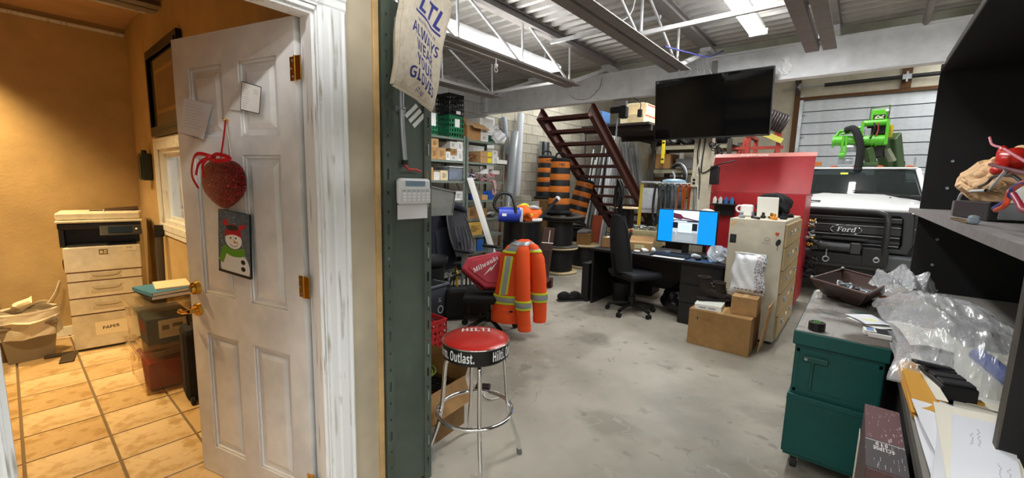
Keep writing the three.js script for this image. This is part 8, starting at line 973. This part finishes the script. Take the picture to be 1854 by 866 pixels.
{ // things on the grey shelf
  const S = 1.436, at = (px, py, dz = 0) => onY(px, py, S);
  const bxp = onY(1775, 384, S), b = thing('black_device', 'black electronic device with a grey front on the grey shelf', 'device', [2.95, S, 0.46], 0.1); obj('case', box(0.5, 0.085, 0.22, 0.05, 0.0425, 0.06, 0.006), M.black, b); obj('grey_front', [box(0.1, 0.08, 0.03, 0.3 + 0.05, 0.04, -0.02, 0.004)], worn(0x7a7c7e, 0.4, 0.3), b); obj('face_plate', box(0.006, 0.07, 0.16, -0.202, 0.045, 0.06, 0.002), M.galv, b);
  const pl = thing('plush_toy', 'tan fluffy plush toy lying on the black device', 'plush toy', [3.2, S + 0.087, 0.53], 0.3); pl.scale.setScalar(1.35); const pm = std(0xe3bd92, 0.95, 0), R = rng(44), pg = [sph(1, 0, 0.07, 0, 0.13, 0.075, 0.09, 24)]; obj('body', wob(sph(1, 0, 0.07, 0, 0.14, 0.08, 0.1, 30), 0.012, 60, 3), pm, pl); for (let k = 0; k < 190; k++) { const a = R() * 2 * PI, c = R() * 1.9 - 0.5, s = Math.sqrt(Math.max(0.05, 1 - c * c * 0.8)); pg.push(sph(0.015 + R() * 0.009, Math.cos(a) * 0.125 * s, 0.07 + c * 0.062, Math.sin(a) * 0.09 * s, 1.2, 0.8, 1, 7)); } const fur = obj('fleece', pg, pm, pl); fur.userData.kind = 'stuff'; obj('leg', wob(sph(1, -0.15, 0.11, 0.02, 0.05, 0.045, 0.045, 16), 0.006, 50), pm, pl); obj('ear', wob(sph(1, -0.11, 0.15, -0.02, 0.035, 0.05, 0.02, 14), 0.004, 50), pm, pl);
  const rt = thing('red_toy', 'round red plastic toy on top of the plush', 'toy', [2.98, S + 0.25, 0.52], 0.2); const rp = phy(0xc4271c, 0.25); obj('body', sph(1, 0, 0.03, 0, 0.075, 0.055, 0.06, 22), rp, rt); obj('claw', [sph(1, 0.06, 0.06, -0.02, 0.025, 0.04, 0.02, 14)], rp, rt); obj('claw', sph(1, -0.02, -0.02, -0.05, 0.05, 0.025, 0.03, 14), rp, rt);
  const wire = (l, c, pts, r = 0.006, m) => one('loose_wire', l, 'wire', tube(pts.map(([a, b, cc, z]) => { const p = onZ(a, b, z); return p; }), r, 40, 7), m ?? std(c, 0.4), [0, 0, 0], 0, 'loose wires on the grey shelf');
  wire('pink wire curling above the red toy', 0xd57f8c, [[1792, 249, 0, 0.5], [1797, 262, 0, 0.5], [1815, 268, 0, 0.49], [1835, 280, 0, 0.48], [1862, 296, 0, 0.46]]); wire('maroon wire crossing in front of the plush', 0x6d2f3a, [[1793, 298, 0, 0.43], [1812, 303, 0, 0.42], [1835, 309, 0, 0.41], [1865, 316, 0, 0.4]], 0.008); wire('black wire arched over the device', 0x141416, [[1760, 343, 0, 0.45], [1785, 333, 0, 0.43], [1800, 320, 0, 0.43], [1830, 318, 0, 0.42], [1850, 330, 0, 0.41]], 0.006); wire('white cable leaning across the device', 0xdedede, [[1793, 342, 0, 0.42], [1803, 330, 0, 0.41], [1818, 313, 0, 0.4], [1822, 308, 0, 0.4]], 0.006); wire('orange wire bundled at the shelf front', 0xe0552a, [[1803, 381, 0, 0.36], [1820, 372, 0, 0.36], [1828, 350, 0, 0.36], [1845, 335, 0, 0.36], [1870, 325, 0, 0.36]], 0.008); wire('blue wire bundled at the shelf front', 0x2f3f9c, [[1800, 378, 0, 0.37], [1825, 362, 0, 0.365], [1832, 345, 0, 0.36], [1850, 332, 0, 0.36], [1870, 328, 0, 0.36]], 0.008); wire('dark red wire at the end of the shelf', 0x8c2036, [[1835, 352, 0, 0.34], [1845, 368, 0, 0.34], [1852, 380, 0, 0.34], [1870, 385, 0, 0.34]], 0.008); wire('white wire hook at the left end of the device', 0xcfd3d6, [[1732, 371, 0, 0.42], [1740, 352, 0, 0.42], [1752, 347, 0, 0.42], [1785, 345, 0, 0.42]], 0.007);
  const bs = onY(1792, 387, S); one('brass_strip', 'dull brass strip lying at the shelf edge', 'strip', [box(0.34, 0.008, 0.025, 0, 0.004, 0, 0.002)], std(0x8a6f3a, 0.35, 0.8), [2.62, S, 0.34], 0.02); const wp = thing('wall_plug', 'pale blue grey plug beside the wires on the shelf', 'plug', [2.42, S, 0.345]); obj('plug_body', box(0.05, 0.035, 0.03, 0, 0.0175, 0, 0.01), std(0x7f8c96, 0.5), wp); obj('prongs', [box(0.02, 0.004, 0.004, 0.034, 0.018, 0.008)], M.galv, wp); one('white_dome', 'white plastic cap at the end of the shelf clutter', 'cap', [sph(0.04, 0, 0.04, 0, 1, 0.9, 1), cyl(0.042, 0.042, 0.03, 0, 0.015, 0, 18)], M.white, [2.5, S + 0.086, 0.47]);
}
{ // papers, envelopes, plastic bag on the counter
  const C = CY + 0.002, place = (px, py, y) => onY(px, py, y);
  const formPrint = [0, 1, 2].map((q) => flat(print(400, 128, (g, w, h) => { g.fillStyle = ['#e4e6ec', '#dcdfe6', '#e7e5da'][q]; g.fillRect(0, 0, w, h); scribble(g, 20, 20, 150 + 60 * q, 2, 16, '#b0b4be', rng(q + 31)); scribble(g, 230, 70, 120, 2, 16, '#a5a9b2', rng(q + 41)); }), 0.85));
  const stack = (label, x, z, w, d, n, y0, ry, seed, tone, jit = 0.02) => { const t = thing('paper_stack', label, 'papers', [x, y0, z], ry), R = rng(seed); for (let k = 0; k < n; k++) { const q = 0.75 + 0.25 * R(), cr = R() * 0.01; obj('sheet', thick(sheet(1, 1, 10, 4, (u, v) => [(u - 0.5) * w * q, 0.002 + k * 0.0055 + cr * Math.sin(u * 5 + k) * u + 0.004 * Math.sin(v * 4 + k), (v - 0.5) * d * q]), 0.0012), k % 3 === 2 ? formPrint[k % 2] : std(tone[k % tone.length], 0.85), t, (R() - 0.5) * jit * 3, 0, (R() - 0.5) * jit, 0, (R() - 0.5) * 0.3, 0); } return t; };
  stack('fanned white paper stack spilling along the counter edge', 1.62, 0.3, 0.66, 0.15, 12, C, 0.03, 5, [0xdfe2e8, 0xd4d7dd, 0xe6e2d2, 0xdadde4], 0.035); stack('cream paper stack under the plastic bag at the back', 2.45, 0.62, 0.9, 0.5, 5, C, 0.02, 8, [0xe0dccb, 0xd6d3c6]); stack('white form sheets lying behind the black clip', 2.05, 0.44, 0.34, 0.24, 4, C, -0.1, 9, [0xe0dfd5, 0xd2d2cb]);
  const ev = thing('envelope_stack', 'stack of yellow manila envelopes on the counter edge', 'envelopes', [2.12, C, 0.245], 0.02), em = [0xd9a441, 0xcf9836, 0xe0ae4e, 0xc88f2e].map((c) => std(c, 0.8)); for (let k = 0; k < 10; k++) obj('envelope', box(0.5, 0.0045, 0.09, 0, 0.0025 + k * 0.005, 0, 0.001), em[k % 4], ev, 0.006 * Math.sin(k * 2), 0, 0.004 * Math.cos(k * 3), 0, 0.012 * Math.sin(k), 0); obj('folder', box(0.5, 0.003, 0.03, 0.1, 0.054, 0.02, 0, 0, 0.05), std(0xe9e4d4, 0.8), ev);
  const bc = place(1708, 678, 0.88), b = thing('binding_clip', 'black ribbed plastic terminal block on the papers', 'terminal block', [bc.x, C + 0.016, bc.z + 0.01], 0.25); obj('block', [box(0.2, 0.055, 0.1, 0, 0.0275, 0, 0.006)], M.black, b); for (let k = 0; k < 3; k++) obj('rib', box(0.05, 0.01, 0.09, -0.065 + k * 0.065, 0.059, 0, 0.003), std(0x232326, 0.5), b); obj('clip_arm', box(0.03, 0.012, 0.13, 0.06, 0.072, -0.02, 0.004, 0.15, 0.2), std(0x2c2c30, 0.5), b); obj('contact', [box(0.03, 0.012, 0.02, -0.09, 0.01, 0.055)], M.brass, b);
  // clear plastic bag
  const bag = thing('plastic_bag', 'large crumpled clear plastic bag on the counter', 'plastic bag', [2.95, C, 0.4]); const rdg = (u, v, f, N) => 1 - Math.abs(2 * N(u * f + 3.1, v * f * 0.55 + u * f * 0.4 + 7, 200) - 1), hgt = (u, v) => { const e = Math.pow(Math.sin(PI * u), 0.55) * Math.pow(Math.sin(PI * Math.min(1, v * 0.9 + 0.08)), 0.5); return 0.012 + e * (0.11 + 0.1 * N2(u * 5 + 2, v * 3, 200) + 0.045 * Math.pow(rdg(u, v, 5, N1), 3) + 0.022 * Math.pow(rdg(v, u, 11, N2), 3) + 0.01 * Math.pow(rdg(u, v, 23, N1), 2)); };
  const bm = phy(0xf4f6f8, 0.2, { transmission: 0.74, thickness: 0, ior: 1.45, bumpMap: tex(256, (u, v) => 1 - Math.abs(2 * fbm(u, v, 6, 4) - 1) * 2.2 + 0.5 * (1 - Math.abs(2 * fbm(u, v, 12, 3, N2) - 1) * 2), { srgb: false, repeat: 2 }), bumpScale: 0.0045 }); const xy = (u, v) => { const x = (u - 0.5) * 1.5, z = (v - 0.5) * 0.5 + 0.04 * Math.sin(u * 7); return [x, z]; };
  obj('upper_film', sheet(1, 1, 90, 50, (u, v) => { const [x, z] = xy(u, v); return [x, Math.max(hgt(u, v), 0.006), z]; }), bm, bag); obj('lower_film', sheet(1, 1, 20, 12, (u, v) => { const [x, z] = xy(u, v); return [x, 0.004, z]; }), bm, bag);
  obj('bag_mouth', wob(thick(sheet(1, 1, 24, 20, (u, v) => { const a = (u - 0.5) * 2.2; return [0.62 + v * 0.2 + 0.02 * Math.sin(u * 15), 0.05 + (0.17 + 0.03 * Math.sin(u * 20 + v * 5)) * Math.cos(a) * (0.6 + 0.6 * v), -0.13 + Math.sin(a) * 0.16 * (0.7 + 0.5 * v)]; }), 0.001), 0.006, 40, 2), bm, bag);
  const bl = thing('blue_roll', 'blue plastic roll wrapped in the clear bag', 'roll', [2.55, C + 0.004, 0.5], 0.15); obj('roll', [cyl(0.032, 0.032, 0.34, 0, 0.033, 0, 20, 0, 0, PI / 2)], std(0x1d49b0, 0.4), bl); obj('core_end', cyl(0.012, 0.012, 0.345, 0, 0.033, 0, 12, 0, 0, PI / 2), M.paper, bl);
  one('folded_form', 'folded white form inside the clear bag', 'paper', thick(sheet(1, 1, 10, 8, (u, v) => [(u - 0.5) * 0.42, 0.012 + 0.03 * Math.sin(u * PI) * (1 - v) + 0.01 * Math.sin(v * 6), (v - 0.5) * 0.24]), 0.002), std(0xe9e6da, 0.8), [2.98, C + 0.004, 0.33], 0.2); 
  const ys = place(1818, 536, 0.86); const sg = thing('yellow_sign', 'yellow warning label with black print on the wall of the hutch', 'label', [3.3, 0.9, 0.966]); obj('plate', box(0.26, 0.12, 0.004, 0, 0.06, 0, 0.001), flat(print(256, 118, (g, w, h) => { g.fillStyle = '#d6c21c'; g.fillRect(0, 0, w, h); g.fillStyle = '#2b2608'; g.font = 'bold 44px sans-serif'; g.fillText('GINN', 14, 52); g.fillText('H-', 178, 70); }), 0.6), sg);
  // grey maroon box and papers in front of the counter
  const gb = thing('catalogue_box', 'worn grey and maroon box with white print beside the counter', 'box', [1.86, 0.42, 0.1435], 0); const bt = print(256, 512, (g, w, h) => { g.fillStyle = '#4f4a4d'; g.fillRect(0, 0, w, h); g.fillStyle = '#6b4a4c'; g.fillRect(0, 210, w, 302); g.fillStyle = '#c9c4c2'; g.fillRect(0, 196, w, 5); const r = rng(2); for (let k = 0; k < 80; k++) g.fillRect(r() * w, r() * h, 1 + r() * 3, 4 + r() * 26); g.fillStyle = '#e6e2de'; g.font = 'bold 36px sans-serif'; g.fillText('ECLIPSE', 70, 160); g.fillText('0 1 0', 110, 192); });
  obj('box_body', [box(0.5, 0.3, 0.1, 0, 0.15, 0, 0.006)], worn(0x5d4849, 0.6, 0, 3), gb); obj('printed_top', xf(plane(0.1, 0.49), 0, 0.3005, 0, -PI / 2, PI / 2, 0), flat(bt, 0.55), gb); obj('printed_end', plane(0.096, 0.29, -0.2505, 0.15, 0, 0, -PI / 2), worn(0x6b4f50, 0.6), gb);
  const sb = thing('support_carton', 'brown carton on the floor under the grey and maroon box', 'box', [1.86, 0, 0.1435]); obj('carton', box(0.54, 0.418, 0.1, 0, 0.209, 0, 0.004), M.card[1], sb); obj('tape', box(0.541, 0.002, 0.03, 0, 0.419, 0), std(0xc0a070, 0.4), sb);
  const pf = thing('paper_bundle', 'bundle of white papers wedged between job box and the maroon box', 'papers', [2.25, 0, 0.1]); for (let k = 0; k < 6; k++) obj('sheet', box(0.22, 0.5 - k * 0.02, 0.002, 0, 0.25 - k * 0.01, k * 0.012, 0, 0.04 * k), k % 2 ? M.paper : std(0xe3e0d4, 0.8), pf);
}

scene.updateMatrixWorld(true);
renderer.render(scene, camera);
